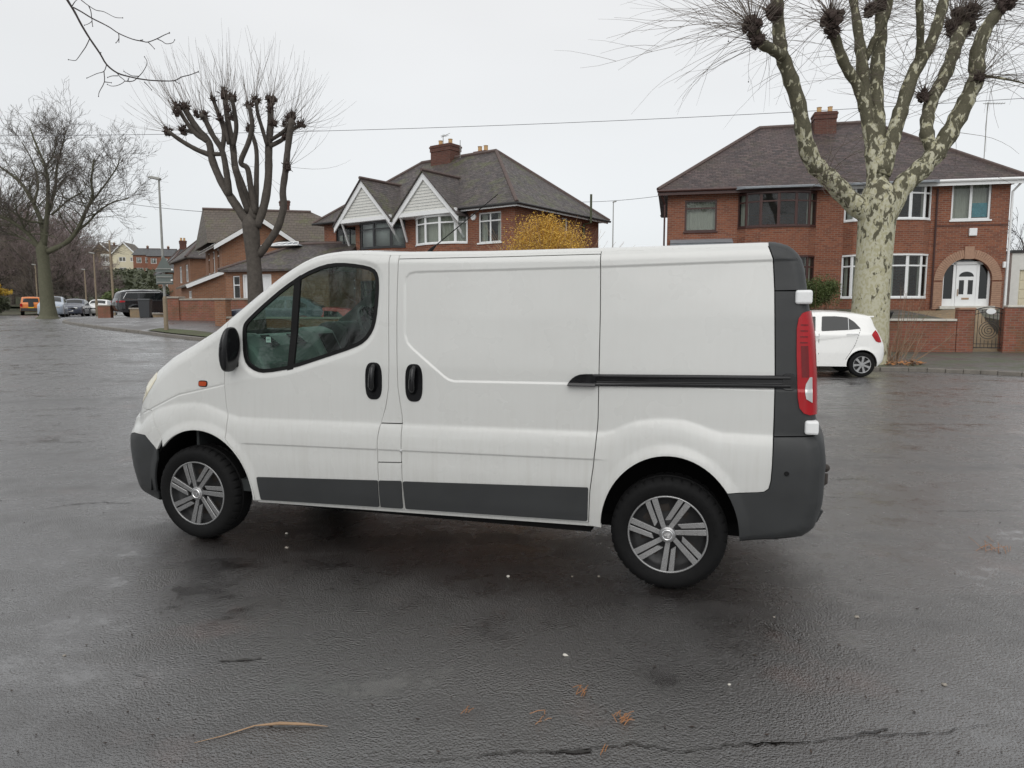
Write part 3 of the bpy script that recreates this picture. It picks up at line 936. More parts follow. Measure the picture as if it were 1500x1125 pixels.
# trims
def proud(name, poly, mat, out, parent=None, flange=.02, sides=('n', 'f'), holes=()):
    return K.panel(name, poly, mat, out=out, flange=flange, gap=0, sides=sides, parent=parent, holes=holes)
def rounded(poly, r=.012):
    o = []; n = len(poly)
    for i in range(n):
        a, b, c = np.array(poly[i - 1], float), np.array(poly[i], float), np.array(poly[(i + 1) % n], float)
        u = (a - b) / np.hypot(*(a - b)); v = (c - b) / np.hypot(*(c - b))
        for t in (0, .33, .67, 1):
            p = (1 - t) ** 2 * (b + u * r) + 2 * t * (1 - t) * b + t * t * (b + v * r); o.append(tuple(p))
    return o
for i, tr in enumerate(([(.480, .462), (1.349, .500), (1.349, zd(1.35) + .012), (.495, zd(.49) + .008)], [(1.357, .500), (1.509, .508), (1.509, zd(1.51) + .012), (1.360, zd(1.36) + .012)],
           [(1.520, .506), (2.658, .551), (2.652, zd(2.65) + .012), (1.528, zd(1.52) + .012)])):
    proud('side_moulding', rounded(tr, .010), DP, .011)
# window seal, glass, divider
winI = inset(WIN, .020)
for sd_ in ('n', 'f'):
    for o in K.panel('window_seal', inset(WIN, -.003), M['seal'], holes=[winI], out=.004, gap=0, flange=.016, sides=(sd_,)): pass
    wg = K.panel('side_window', inset(WIN, .012), M['glass'], out=-.006, gap=0, flange=0, sides=(sd_,))[0]
K.panel('window_divider', [(.741, 1.735), (.786, 1.762), (.757, 1.170), (.713, 1.160)], M['seal'], out=.003, gap=0, flange=.02)
# cap: bumper, bonnet, windscreen, roof, rear
K.cap('bumper_skirt', (-.44, .225), (-.702, .66), DP)
K.cap('front_bumper', (-.702, .66), (-.565, .83), WP)
K.cap('grille', (-.565, .83), (-.545, .90), M['seal'])
K.cap('bonnet', (-.545, .90), (-.05, 1.286), WP)
K.cap('windscreen', (-.05, 1.286), (.80, 1.832), M['glass'], cols='crown')
K.cap('windscreen_pillar', (-.05, 1.286), (.80, 1.832), WP, cols='arc')
K.cap('roof', (.80, 1.832), (3.572, 1.874), WP)
K.cap('rear_corner', (3.572, 1.874), (3.82, .893), DP, cols='arc', out=.003)
K.cap('rear_door', (3.572, 1.874), (3.82, .893), WP, cols='crown')
K.cap('rear_bumper', (3.82, .893), (3.475, .32), DP, out=.006)
# inner shell behind the gaps
shellp = inset([(-.44, .225)] + K.between((-.44, .225), (3.475, .32), .05)[1:] + [p for p in archR if p[1] > .33] + [(2.728, .30), (.455, .285)] + archF[1:-1], .022)
def van_shell():
    base0 = K.base
    for sd_ in ('n', 'f'):
        K.panel('inner_shell', shellp, M['shell'], holes=[inset(WIN, -.008)], out=-.03, gap=0, flange=0, g=.03, sides=(sd_,))
van_shell()
# wheel wells, floor, bulkhead
for cx, a, b in ((AF[0], .44, .47), (AR[0], .42, .475)):
    for s in (-1, 1):
        n = 20; mb = MB()
        ring = [(cx + a * math.cos(math.pi * k / n), .30 + b * math.sin(math.pi * k / n)) for k in range(n + 1)]
        ring = [(ring[0][0], .31)] + ring + [(ring[-1][0], .31)]
        vs = [(x, s * .905, z) for x, z in ring] + [(x, s * .55, z) for x, z in ring]; m = len(ring)
        mb.add(vs, [(i, i + 1, m + i + 1, m + i) for i in range(m - 1)])
        mb.add([(x, s * .55, z) for x, z in ring] + [(cx, s * .55, .31)], [(i, i + 1, m) for i in range(m - 1)]); mb.build('wheel_well', M['shell'], van)
mb = MB()
mb.box(-.5, -.54, .22, 3.7, .54, .34); mb.box(.50, -.86, .27, 2.66, .86, .36); mb.box(3.52, -.8, .36, 3.75, .8, .40)
mb.tube([(2.9, -.52, .28), (3.3, -.5, .27), (3.75, -.5, .29)], .028, 8)
mb.tube([(3.098, -.8, .32), (3.098, .8, .32)], .045, 8); mb.tube([(0, -.8, .32), (0, .8, .32)], .045, 8)
mb.build('underbody', M['shell'], van)
mb = MB(); mb.box(1.46, -.80, .4, 1.48, .80, 1.84); mb.build('bulkhead', M['interior'], van)

# --- wheels
def make_wheel(parent, R=.315, w=.20, rim=.217, tread=True, spokes=7, hubcap=True, n=216, name='wheel'):
    """wheel in local coordinates: axis along Y, outer face toward -Y"""
    root = MB()
    R90 = Matrix.Rotation(math.pi / 2, 4, 'X')    # local z -> -y
    h = w / 2
    prof = [(rim - .005, h - .012), (rim + .006, h - .004), (rim + .022, h + .004), (rim + .05, h + .008), (rim + .068, h + .005), (R - .018, h - .006), (R - .006, h - .018), (R, h - .032)]
    back = [(r, -z) for r, z in prof[::-1]]
    full = prof + [(R + .002, h * .45), (R - .008, h * .42), (R - .008, h * .30), (R + .003, h * .27), (R + .003, -h * .27), (R - .008, -h * .3), (R - .008, -h * .42), (R + .002, -h * .45)] + back
    mb = MB()
    vs = []; m = len(full)
    for i, (r, z) in enumerate(full):
        for k in range(n):
            t = 2 * math.pi * k / n
            rr = r
            if tread and r > R - .012 and (abs(z) > h * .44):
                if (k % 6) == 0: rr = r - .009
            vs.append(R90 @ Vector((rr * math.cos(t), rr * math.sin(t), z)))
    fs = []
    for i in range(m - 1):
        for k in range(n):
            k2 = (k + 1) % n
            fs.append((i * n + k, i * n + k2, (i + 1) * n + k2, (i + 1) * n + k))
    mb.add(vs, fs)
    # raised sidewall ridges
    ty = mb.build('tyre', M['rubber'], parent, smooth=True)
    ty.modifiers.new('e', 'EDGE_SPLIT').split_angle = math.radians(35)
    mb = MB()
    mb.lathe([(rim - .004, h - .02), (rim - .014, h - .05), (rim - .03, h - .07), (.09, h - .075), (.06, h - .06), (0.001, h - .06)], 48, R90)
    mb.lathe([(rim - .006, -h + .02), (rim - .02, -h + .08), (0.001, -h + .09)], 32, R90)
    dish = mb.build('wheel_disc', M['alloy_dark'], parent, smooth=True)
    mb = MB()
    for k in range(8):
        t = 2 * math.pi * (k + .3) / 8
        mb.lathe([(.020, 0), (.022, .003), (.014, .003), (.013, -.004)], 12, R90 @ Matrix.Translation((.135 * math.cos(t), .135 * math.sin(t), h - .072)))
        mb.box(-.028, -.02, 0, .028, .02, .006, R90 @ Matrix.Translation((.135 * math.cos(t), .135 * math.sin(t), h - .076)) @ Matrix.Rotation(t + math.pi / 2, 4, 'Z'))
    mb.build('steel_rim', M['rust'], parent, smooth=False)
    return R90, h

def van_wheel(x, y, rot, spin):
    w = bpy.data.objects.new('wheel', None); COL.objects.link(w); w.parent = van
    w.location = (x, y, .3155); w.rotation_euler = (0, spin, 0) if rot == 0 else (0, spin, math.pi)
    R90, h = make_wheel(w)
    rim = .217
    mb = MB()
    mb.lathe([(rim - .010, h - .012), (rim - .009, h - .003), (rim - .004, h - .001), (rim + .001, h - .003), (rim + .002, h - .012)], 64, R90)
    def dish_y(r): return h - .004 - .012 * max(0, 1 - r / .20) ** 1.5 + .006 * max(0, 1 - r / .07)
    for k in range(7):
        a = -math.pi / 2 + 2 * math.pi * k / 7 - .06
        v = Vector((math.cos(a), math.sin(a))); u = Vector((-v.y, v.x))
        def bar(u0, u1, u0b, u1b, r0, r1, taper=False):
            steps = 8; vs = []
            for i in range(steps + 1):
                f = i / steps; r = r0 + (r1 - r0) * f
                a0 = u0 + (u0b - u0) * f; a1 = u1 + (u1b - u1) * f
                if taper and i == 0: a0 = a1 - .004
                for uu in (a0, a1):
                    rr = r
                    q = v * rr + u * uu
                    L = q.length
                    if L > rim - .006: q = q * ((rim - .006) / L)
                    z = dish_y(min(L, .217))
                    vs.append(R90 @ Vector((q.x, q.y, z))); vs.append(R90 @ Vector((q.x, q.y, z - .014)))
            fs = []
            for i in range(steps):
                o = i * 4; p = o + 4
                fs += [(o, p, p + 2, o + 2), (o, o + 1, p + 1, p), (o + 2, p + 2, p + 3, o + 3)]
            fs += [(0, 2, 3, 1), (steps * 4, steps * 4 + 1, steps * 4 + 3, steps * 4 + 2)]
            mb.add(vs, fs)
        bar(-.004, .021, -.010, .024, .020, .217)
        bar(.030, .055, .034, .064, .060, .213, taper=True)
    mb.lathe([(.001, h + .004), (.034, h + .003), (.044, h - .002), (.048, h - .02)], 40, R90)
    hc = mb.build('hubcap', M['alloy'], w)
    md = hc.modifiers.new('b', 'BEVEL'); md.width = .0015; md.segments = 1; md.limit_method = 'ANGLE'
    mb = MB(); mb.lathe([(.024, h + .0035), (.027, h + .006), (.030, h + .0035)], 32, R90)
    mb.box(-.016, -.004, h + .004, .012, .005, h + .0065, R90); mb.box(-.004, -.016, h + .0042, .006, .012, h + .007, R90 @ Matrix.Rotation(.5, 4, 'Z')); mb.box(.004, .002, h + .004, .017, .012, h + .006, R90)
    mb.build('hub_emblem', M['chrome'], w)
    return w
van_wheel(0, -.835, 0, .18); van_wheel(3.098, -.835, 0, .06)
van_wheel(0, .835, 1, .5); van_wheel(3.098, .835, 1, .9)
# raised tyre wording on the rear near tyre
def ring_text(txt, parent, R, a0, da, size, yy, mat):
    mbt = MB()
    for i, ch in enumerate(txt):
        if ch == ' ': continue
        cu = bpy.data.curves.new('t', 'FONT'); cu.body = ch; cu.size = size; cu.align_x = 'CENTER'; cu.extrude = .0008; cu.resolution_u = 2
        ob = bpy.data.objects.new('t', cu)
        COL.objects.link(ob)
        dg = bpy.context.evaluated_depsgraph_get()
        me = bpy.data.meshes.new_from_object(ob.evaluated_get(dg))
        a = a0 - da * i
        Mx = Matrix.Rotation(math.pi / 2, 4, 'X') @ Matrix.Rotation(a - math.pi / 2, 4, 'Z') @ Matrix.Translation((0, R, -yy))
        mbt.add([Mx @ v.co for v in me.vertices], [tuple(p.vertices) for p in me.polygons])
        bpy.data.meshes.remove(me); bpy.data.objects.remove(ob); bpy.data.curves.remove(cu)
    return mbt.build('tyre_lettering', mat, parent)
wh = [o for o in van.children if o.name == 'wheel.001'][0]
ring_text('NAVIGATOR', wh, .245, math.radians(80), math.radians(9.0), .036, -.1075, M['rubber'])

# --- rail, bracket, handles, mirror, lamps
def side_y(x, z): return -float(K.W(np.array([(x, z)]))[0])
def rail_mb(s):
    mb = MB()
    pr = [(1.122, .0), (1.122, .018), (1.130, .024), (1.140, .024), (1.144, .010), (1.166, .010), (1.170, .026), (1.180, .026), (1.187, .018), (1.187, .0)]
    xs = np.linspace(2.675, 3.700, 12); vs = []
    for x in xs:
        f = (x - 2.601) / 1.107
        for z, o in pr:
            zz = z + f * .020
            vs.append((x, s * (side_y(min(x, 3.62), zz) - o + .004), zz))
    m = len(pr); fs = []
    for i in range(len(xs) - 1):
        for k in range(m - 1): fs.append((i * m + k, i * m + k + 1, (i + 1) * m + k + 1, (i + 1) * m + k))
    fs += [tuple(range(m)), tuple((len(xs) - 1) * m + k for k in range(m))]
    mb.add(vs, fs)
    return mb
for s in (1, -1):
    rail_mb(s).build('door_rail', M['black_gloss'], van, bevel=.002)
proud('rail_end', rounded([(3.66, 1.216), (3.722, 1.217), (3.722, 1.135), (3.66, 1.134)], .02), M['black_gloss'], .012)
brk = chaikin([(2.532, 1.121), (2.536, 1.135), (2.555, 1.160), (2.580, 1.178), (2.61, 1.187), (2.690, 1.189), (2.690, 1.121)], 1, False)
proud('rail_bracket', brk, M['black_gloss'], .030, flange=.03)
def oval(cx, cz, w, h, p=3.2, n=36, lean=0):
    o = []
    for k in range(n):
        t = 2 * math.pi * k / n; c, s = math.cos(t), math.sin(t)
        o.append((cx + w * math.copysign(abs(c) ** (2 / p), c) + lean * s, cz + h * math.copysign(abs(s) ** (2 / p), s)))
    return o
for nm, cx, cz in (('handle', 1.325, 1.112), ('handle', 1.592, 1.108)):
    for sd_, par in (('n', 0), ('f', 1)):
        pa = (fd if cx < 1.4 else sdo)[par]
        h1 = K.panel('door_handle', oval(cx, cz, .056, .113, 3.0), M['black_gloss'], out=.004, gap=0, flange=.01, sides=(sd_,), parent=pa)[0]
        s = 1 if sd_ == 'n' else -1
        mb = MB(); y = side_y(cx, cz)
        pts = [(cx + .006, s * (y - .006), cz + .095), (cx + .004, s * (y - .026), cz + .075), (cx, s * (y - .034), cz + .02), (cx - .002, s * (y - .030), cz - .03), (cx - .004, s * (y - .008), cz - .06)]
        mb.tube(pts, [.014, .017, .018, .020, .016], 10)
        mb.build('handle_grip', M['black_gloss'], h1, smooth=True)
# mirror
for s in (1, -1):
    mb = MB()
    sec = [(1.145, .036, .02), (1.165, .062, .045), (1.22, .085, .06), (1.29, .090, .066), (1.36, .078, .06), (1.41, .052, .045), (1.436, .028, .02)]
    n = 16; vs = []
    for z, a, b in sec:
        cx = .335 + (z - 1.29) * .10; cy = side_y(.36, 1.25) - .075
        for k in range(n):
            t = 2 * math.pi * k / n
            c, q = math.cos(t), math.sin(t)
            xx = cx + a * .50 * c if c < 0 else cx + a * .50 * min(c, .75)
            vs.append((xx, s * (cy + b * 1.45 * q * -1), z))
    fs = [(i * n + k, i * n + (k + 1) % n, (i + 1) * n + (k + 1) % n, (i + 1) * n + k) for i in range(len(sec) - 1) for k in range(n)] + [tuple(range(n)), tuple((len(sec) - 1) * n + k for k in range(n))]
    mb.add(vs, fs)
    mi = mb.build('wing_mirror', M['black_gloss'], van, smooth=True, subsurf=1)
    mb = MB(); mb.bar((.33, s * (side_y(.33, 1.2) + .02), 1.19), (.31, s * (side_y(.36, 1.2) - .08), 1.20), .05, .04); mb.build('mirror_arm', M['black_gloss'], mi, bevel=.01)
# indicator
for sd_ in ('n', 'f'):
    b_ = K.panel('indicator_bezel', oval(.076, 1.058, .036, .021, 3.5), M['seal'], out=.003, gap=0, flange=.006, sides=(sd_,))[0]
    K.panel('indicator_lens', oval(.076, 1.058, .030, .015, 3.5), M['amber'], out=.008, gap=0, flange=.006, sides=(sd_,), parent=b_)
# headlights
hl = K.between((-.548, .885), (-.36, 1.108)) + [(-.335, 1.075), (-.375, 1.02), (-.432, .955), (-.49, .905)]
hls = K.panel('headlight', hl, M['head_lens'], out=.003, gap=0, flange=.01)
for o in K.cap('headlight_front', (-.548, .885), (-.36, 1.108), M['head_lens'], cols='arc', out=.003):
    o.parent = hls[0]
# tail lights
tl = K.between((3.768, 1.535), (3.812, 1.007)) + [(3.797, 1.006), (3.767, 1.016), (3.746, 1.042), (3.736, 1.095), (3.724, 1.308), (3.720, 1.446), (3.727, 1.498), (3.744, 1.525)]
for sd_ in ('n', 'f'):
    t1 = K.panel('tail_light', tl, M['red_lens'], out=.012, gap=0, flange=.015, sides=(sd_,))[0]
    for zz in (1.47, 1.44, 1.41, 1.38):
        K.panel('lens_rib', [(3.738, zz), (3.775, zz - .001), (3.775, zz - .006), (3.738, zz - .005)], M['red_lens2'], out=.015, gap=0, flange=.004, sides=(sd_,), parent=t1)
    K.panel('brake_lens', [(3.742, 1.36), (3.778, 1.36), (3.788, 1.20), (3.752, 1.20)], M['red_lens2'], out=.0145, gap=0, flange=.003, sides=(sd_,), parent=t1)
    K.panel('reversing_lens', [(3.790, 1.20)] + chaikin([(3.772, 1.165), (3.768, 1.13), (3.776, 1.09)], 2) + K.between((3.806, 1.07), (3.797, 1.20)), M['clear_lens'], out=.017, gap=0, flange=.004, sides=(sd_,), parent=t1)
tc_ = K.cap('tail_light', (3.768, 1.535), (3.811, 1.007), M['red_lens'], cols='arc', out=.012)
# hinges
for z0 in (1.608, .942):
    for s in (1, -1):
        mb = MB()
        x0 = 3.708 if z0 > 1.5 else 3.775
        xe = 3.790 if z0 > 1.5 else 3.842
        mb.box(x0, s * (side_y(3.70, z0) - .022), z0 - .036, xe, s * (side_y(3.70, z0) + .05), z0 + .036)
        mb.build('door_hinge', M['upvc'], van, bevel=.012)
def rear_x(z):
    i = [k for k in range(len(VP)) if VP[k][0] > 3.6 and .4 < VP[k][1] < 1.86]
    zz = [VP[k][1] for k in i][::-1]; xx = [VP[k][0] + .293 * VP[k][2] + VP[k][3] for k in i][::-1]
    return float(np.interp(z, zz, xx))
mb = MB()
for z in np.arange(.94, 1.74, .1): mb.bar((rear_x(z) - .004, 0, z), (rear_x(z + .1) - .004, 0, z + .1), .008, .010)
mb.build('rear_door_gap', M['seal'], van)
mb = MB(); mb.box(rear_x(1.05) - .015, -.26, .99, rear_x(1.05) + .004, .26, 1.10); mb.build('number_plate', M['plate_yellow'], van)
mb = MB(); mb.box(rear_x(1.2) - .02, .05, 1.14, rear_x(1.2) + .008, .12, 1.30); mb.build('rear_handle', M['black_gloss'], van, bevel=.01)
# parking sensor, tow ball, door lock pin, aerial
mb = MB(); mb.lathe([(.001, .0), (.011, .0), (.013, -.004)], 16, Matrix.Translation((3.695, side_y(3.695, .70) - .010, .70)) @ Matrix.Rotation(math.pi / 2, 4, 'X')); mb.build('bumper_sensor', M['seal'], van)
mb = MB(); mb.tube([(3.80, -.05, .40), (3.93, -.05, .42), (4.0, -.05, .47), (4.0, -.05, .52)], [.03, .028, .02, .016], 10); mb.sphere((4.0, -.05, .555), .026); mb.box(3.86, -.16, .44, 3.96, -.08, .54)
mb.build('tow_bar', M['rust'], van, smooth=False)
mb = MB(); mb.tube([(3.84, -.70, .41), (3.87, -.70, .40), (3.90, -.70, .46)], [.02, .02, .015], 8); mb.box(3.80, -.80, .41, 3.865, -.62, .50); mb.build('bumper_step', DP, van, bevel=.01)
mb = MB(); mb.sphere((1.512, side_y(1.512, .697) - .004, .697), .009); mb.build('lock_pin', M['chrome'], van)
mb = MB(); az = 1.95
mb.tube([(1.30, 0, 1.945), (1.33, 0, 1.975), (1.36, 0, 2.0)], [.018, .014, .007], 8); mb.tube([(1.36, 0, 2.0), (1.83, 0, 2.34)], [.004, .003], 6); mb.build('roof_aerial', M['seal'], van)
# cabin
mb = MB()
dash = [(-.05, 1.0), (-.03, 1.28), (.10, 1.345), (.25, 1.375), (.34, 1.36), (.42, 1.30), (.50, 1.19), (.54, 1.05), (.45, .9), (.1, .9)]
mb.prism(dash, -.84, .84); d_ = mb.build('dashboard', M['interior'], van, bevel=.02)
mb = MB(); mb.box(-.04, -.80, 1.27, .12, .80, 1.33); mb.build('dash_shelf', M['interior'], d_, bevel=.01)
mb = MB(); mb.prism([(.20, 1.37), (.29, 1.445), (.45, 1.455), (.53, 1.38), (.50, 1.22), (.25, 1.22)], .19, .64); mb.build('instrument_cowl', M['interior_dark'], d_, bevel=.03)
mb = MB(); mb.prism([(.22, 1.36), (.34, 1.42), (.44, 1.385), (.58, 1.12), (.68, .75), (.4, .7)], -.16, .14); cn = mb.build('centre_console', M['interior'], d_, bevel=.025)
mb = MB(); mb.box(0, -.10, -.004, .18, .10, .004, Matrix.Translation((.455, -.01, 1.365)) @ Matrix.Rotation(1.08, 4, 'Y')); mb.build('radio', M['seal'], cn, bevel=.003)
mb = MB()
for k in range(6):
    mb.box(.02 * k, -.06, 0, .02 * k + .012, .06, .005, Matrix.Translation((.345, -.30, 1.368)) @ Matrix.Rotation(.64, 4, 'Y'))
    mb.box(.02 * k, -.04, 0, .02 * k + .012, .05, .005, Matrix.Translation((.345, -.62, 1.368)) @ Matrix.Rotation(.64, 4, 'Y'))
mb.build('air_vent', M['seal'], d_)
mb = MB(); mb.lathe([(.055, 0), (.062, .006), (.068, 0)], 28, Matrix.Translation((.25, -.68, 1.378))); mb.build('speaker_ring', M['galv'], d_, smooth=True)
mb = MB()
mt = Matrix.Translation((.64, .42, 1.40)) @ Matrix.Rotation(math.radians(62), 4, 'Y')
mb.add(*(lambda n, m, R, r: ([mt @ Vector(((R + r * math.cos(b)) * math.cos(a), (R + r * math.cos(b)) * math.sin(a), r * math.sin(b))) for a in [2 * math.pi * i / n for i in range(n)] for b in [2 * math.pi * j / m for j in range(m)]],
       [(i * m + j, i * m + (j + 1) % m, ((i + 1) % n) * m + (j + 1) % m, ((i + 1) % n) * m + j) for i in range(n) for j in range(m)]))(36, 8, .185, .016))
mb.box(-.18, -.02, -.02, .18, .02, .0, mt); mb.box(-.06, -.07, -.03, .06, .07, .01, mt); mb.tube([mt @ Vector((0, 0, 0)), mt @ Vector((0, 0, -.22))], .03, 8)
mb.build('steering_wheel', M['interior_dark'], van, smooth=False)
for yc in (-.42, .42):
    mb = MB(); hw = .42 if yc < 0 else .27
    mb.box(.80, yc - hw, .60, 1.28, yc + hw, .78)
    mb.box(-.06, yc - hw, 0, .06, yc + hw, .60, Matrix.Translation((1.27, 0, .76)) @ Matrix.Rotation(.14, 4, 'Y'))
    mb.build('seat', M['seat_cloth'], van, bevel=.04)
mb = MB(); mb.box(-.1, -.86, .34, 1.44, .86, .42); mb.build('cab_floor', M['interior_dark'], van)
mb = MB(); mb.box(-.04, -.86, .3, -.02, .86, 1.2); mb.build('firewall', M['interior_dark'], van)
# sticker in the quarter light
mb = MB(); mb.box(.500, side_y(.50, 1.40) + .012, 1.330, .535, side_y(.50, 1.40) + .0135, 1.366, Matrix.Translation((.03, 0, .003)))
st = mb.build('window_sticker', M['sticker'], van)
def text_mesh(txt, size, mat, parent, Mx, name='lettering', ext=.0008, align='CENTER'):
    cu = bpy.data.curves.new('t', 'FONT'); cu.body = txt; cu.size = size; cu.align_x = align; cu.align_y = 'CENTER'; cu.extrude = ext; cu.resolution_u = 2
    ob = bpy.data.objects.new('t', cu); COL.objects.link(ob)
    me = bpy.data.meshes.new_from_object(ob.evaluated_get(bpy.context.evaluated_depsgraph_get()))
    mbt = MB(); mbt.add([Mx @ v.co for v in me.vertices], [tuple(p.vertices) for p in me.polygons])
    bpy.data.meshes.remove(me); bpy.data.objects.remove(ob); bpy.data.curves.remove(cu)
    return mbt.build(name, mat, parent)
text_mesh('297', .016, M['ink'], st, Matrix.Translation((.5475, side_y(.50, 1.40) + .0115, 1.351)) @ Matrix.Rotation(math.pi / 2, 4, 'X'))
def vertical_plane(o, dx):
    """pixel -> (u, z) on a vertical plane through o along the unit direction dx"""
    o = Vector(o); dx = Vector((dx[0], dx[1], 0)).normalized(); n = Vector((-dx.y, dx.x, 0))
    def hit(px, py):
        d = ray(px, py); t = (o.x * n.x + o.y * n.y) / (d.x * n.x + d.y * n.y)
        q = d * t
        return ((q.x - o.x) * dx.x + (q.y - o.y) * dx.y, q.z + CAM_H)
    return hit

# pavements, kerbs, verges
kerb_px = [(78, 471), (120, 478.5), (200, 487.5), (250, 494), (330, 503)]
kp = [gp(a, b) for a, b in kerb_px]
kp = [(p.x, p.y) for p in kp] + [(-5.5, 20.6), (-1, 19.6), (4, 18.9)] 
kr = [gp(1290, 543), gp(1400, 546.5), gp(1500, 551.5)]
kp += [(p.x, p.y) for p in kr]
dxr = (kp[-1][0] - kp[-2][0], kp[-1][1] - kp[-2][1])
kp += [(kp[-1][0] + dxr[0] * 8, kp[-1][1] + dxr[1] * 8)]
kp = [(kp[0][0] - 1.2, kp[0][1] + 10)] + kp
KP = resample(chaikin(kp, 2), .92, False)
def shp(p, d):
    return p
KH = .09
def strip(off0, off1, dz, ext=None):
    mb = MB(); n = len(KP); vs = []
    for i, p in enumerate(KP):
        a = np.array(KP[max(0, i - 1)]); b = np.array(KP[min(n - 1, i + 1)]); t = (b - a) / np.hypot(*(b - a)); nn = np.array([-t[1], t[0]])
        for o in np.linspace(off0, off1, 8):
            q = np.array(p) + nn * o
            vs.append((q[0], q[1], G(q[0], q[1]) + dz + .018 * (o - off0)))
    fs = [(i * 8 + j, (i + 1) * 8 + j, (i + 1) * 8 + j + 1, i * 8 + j + 1) for i in range(n - 1) for j in range(7)]
    return mb.add(vs, fs)
def strip_cut(i0, i1, off0, off1, dz):
    global KP
    old = KP; KP = KP[i0:i1]
    m = strip(off0, off1, dz); KP = old
    return m
isplit = max(i for i, p in enumerate(KP) if p[0] < -1)
tag(strip_cut(0, isplit + 1, .0, 11.5, KH - .004).build('pavement', M['pavement'], None, smooth=True, fix=False), 'wet grey pavement along the left kerb', None, kind='structure')
tag(strip_cut(isplit, len(KP), .0, 7.0, KH - .004).build('pavement', M['pavement_moss'], None, smooth=True, fix=False), 'mossy pavement in front of the red brick pair of houses', None, kind='structure')
mb = MB()
for i in range(len(KP) - 1):
    a = Vector((*KP[i], G(*KP[i]))); b = Vector((*KP[i + 1], G(*KP[i + 1])))
    d = (b - a).normalized(); s = Vector((-d.y, d.x, 0))
    j = RND.uniform(-.012, .012)
    c0 = a + d * .004 + s * (.05 + j); c1 = b - d * .004 + s * (.05 + j)
    c0.z += KH / 2 - .03 + RND.uniform(-.008, .008); c1.z += KH / 2 - .03 + RND.uniform(-.008, .008)
    mb.bar(c0, c1, .15, KH + .075)
tag(mb.build('kerb', M['kerb'], None, bevel=.012), 'line of worn kerb stones', None, kind='structure')
# grass verge by the lamp post and beyond
def sheet(name, pix, dz, mat, label, kind='structure', sub=.8):
    w = [gp(*p) for p in pix]; poly = [(p.x, p.y) for p in w]
    if area2(poly) < 0: poly = poly[::-1]
    pl = resample(poly, sub); lo = np.min(pl, 0); hi = np.max(pl, 0)
    gx, gy = np.meshgrid(np.arange(lo[0], hi[0], sub), np.arange(lo[1], hi[1], sub)); pts = np.stack([gx.ravel(), gy.ravel()], 1)
    pts = pts[in_poly(pts, poly)]; pts = pts[seg_dist(pts, pl, True)[0] > sub * .3]
    allp = pl + [tuple(a) for a in pts]
    vs, es, fs, *_ = delaunay_2d_cdt([Vector(a) for a in allp], [(i, (i + 1) % len(pl)) for i in range(len(pl))], [], 1, 1e-6)
    mb = MB(); mb.add([(v.x, v.y, G(v.x, v.y) + dz) for v in vs], [tuple(f) for f in fs])
    return tag(mb.build(name, mat, None, smooth=True), label, None, kind=kind)
sheet('grass_verge', [(216, 488.2), (250, 492.5), (330, 501.5), (345, 497), (290, 489), (235, 485)], KH + .03, M['grass'], 'mossy grass strip at the foot of the lamp post')
sheet('park_grass', [(-60, 462.5), (20, 462.3), (48, 461.5), (78, 459.5), (140, 453), (220, 449), (240, 446), (60, 444), (-60, 444)], .02, M['grass'], 'green park grass beyond the parked cars', sub=4)
sheet('footpath', [(12, 462), (22, 462), (34, 454), (32, 450), (22, 449.5), (26, 453)], .035, M['pavement'], 'narrow wet footpath through the park grass', sub=1.5)

mb = MB()
gxs = list(np.arange(-520, 521, 12.0)); gys = list(np.arange(96, 620, 9.0))
mb.add([(x, y, G(x, y) + .3) for y in gys for x in gxs], [(j * len(gxs) + i, j * len(gxs) + i + 1, (j + 1) * len(gxs) + i + 1, (j + 1) * len(gxs) + i) for j in range(len(gys) - 1) for i in range(len(gxs) - 1)])
mb.add([(x, y, G(x, y) + .05) for y in (44, 60, 76, 96) for x in (-520, -200, -90, -52 - 0)], [(j * 4 + i, j * 4 + i + 1, (j + 1) * 4 + i + 1, (j + 1) * 4 + i) for j in range(3) for i in range(3)])
tag(mb.build('hill_ground', M['hill'], None, smooth=True, fix=False), 'dull green slopes behind the houses and beyond the park', None, kind='structure')

# ---------------------------------------------------------------- house helpers
def wall_grid(mb, p, q, z0, z1, ops=(), rev=.12):
    """vertical wall from plan point p to q; inside lies to the left of p->q"""
    p = Vector((p[0], p[1], 0)); q = Vector((q[0], q[1], 0)); L = (q - p).length; d = (q - p) / L; n = Vector((-d.y, d.x, 0))
    us = sorted({0, L, *[o[0] for o in ops], *[o[1] for o in ops]}); zs = sorted({z0, z1, *[o[2] for o in ops], *[o[3] for o in ops]})
    for i in range(len(us) - 1):
        for j in range(len(zs) - 1):
            um, zm = (us[i] + us[i + 1]) / 2, (zs[j] + zs[j + 1]) / 2
            if any(o[0] < um < o[1] and o[2] < zm < o[3] for o in ops): continue
            a = p + d * us[i]; b = p + d * us[i + 1]
            mb.add([(a.x, a.y, zs[j]), (b.x, b.y, zs[j]), (b.x, b.y, zs[j + 1]), (a.x, a.y, zs[j + 1])], [(0, 1, 2, 3)])
    for o in ops:
        c = [(o[0], o[2]), (o[1], o[2]), (o[1], o[3]), (o[0], o[3])]
        for k in range(4):
            (u0, w0), (u1, w1) = c[k], c[(k + 1) % 4]
            A = p + d * u0; B = p + d * u1
            mb.add([(A.x, A.y, w0), (B.x, B.y, w1), (B.x + n.x * rev, B.y + n.y * rev, w1), (A.x + n.x * rev, A.y + n.y * rev, w0)], [(0, 3, 2, 1)])

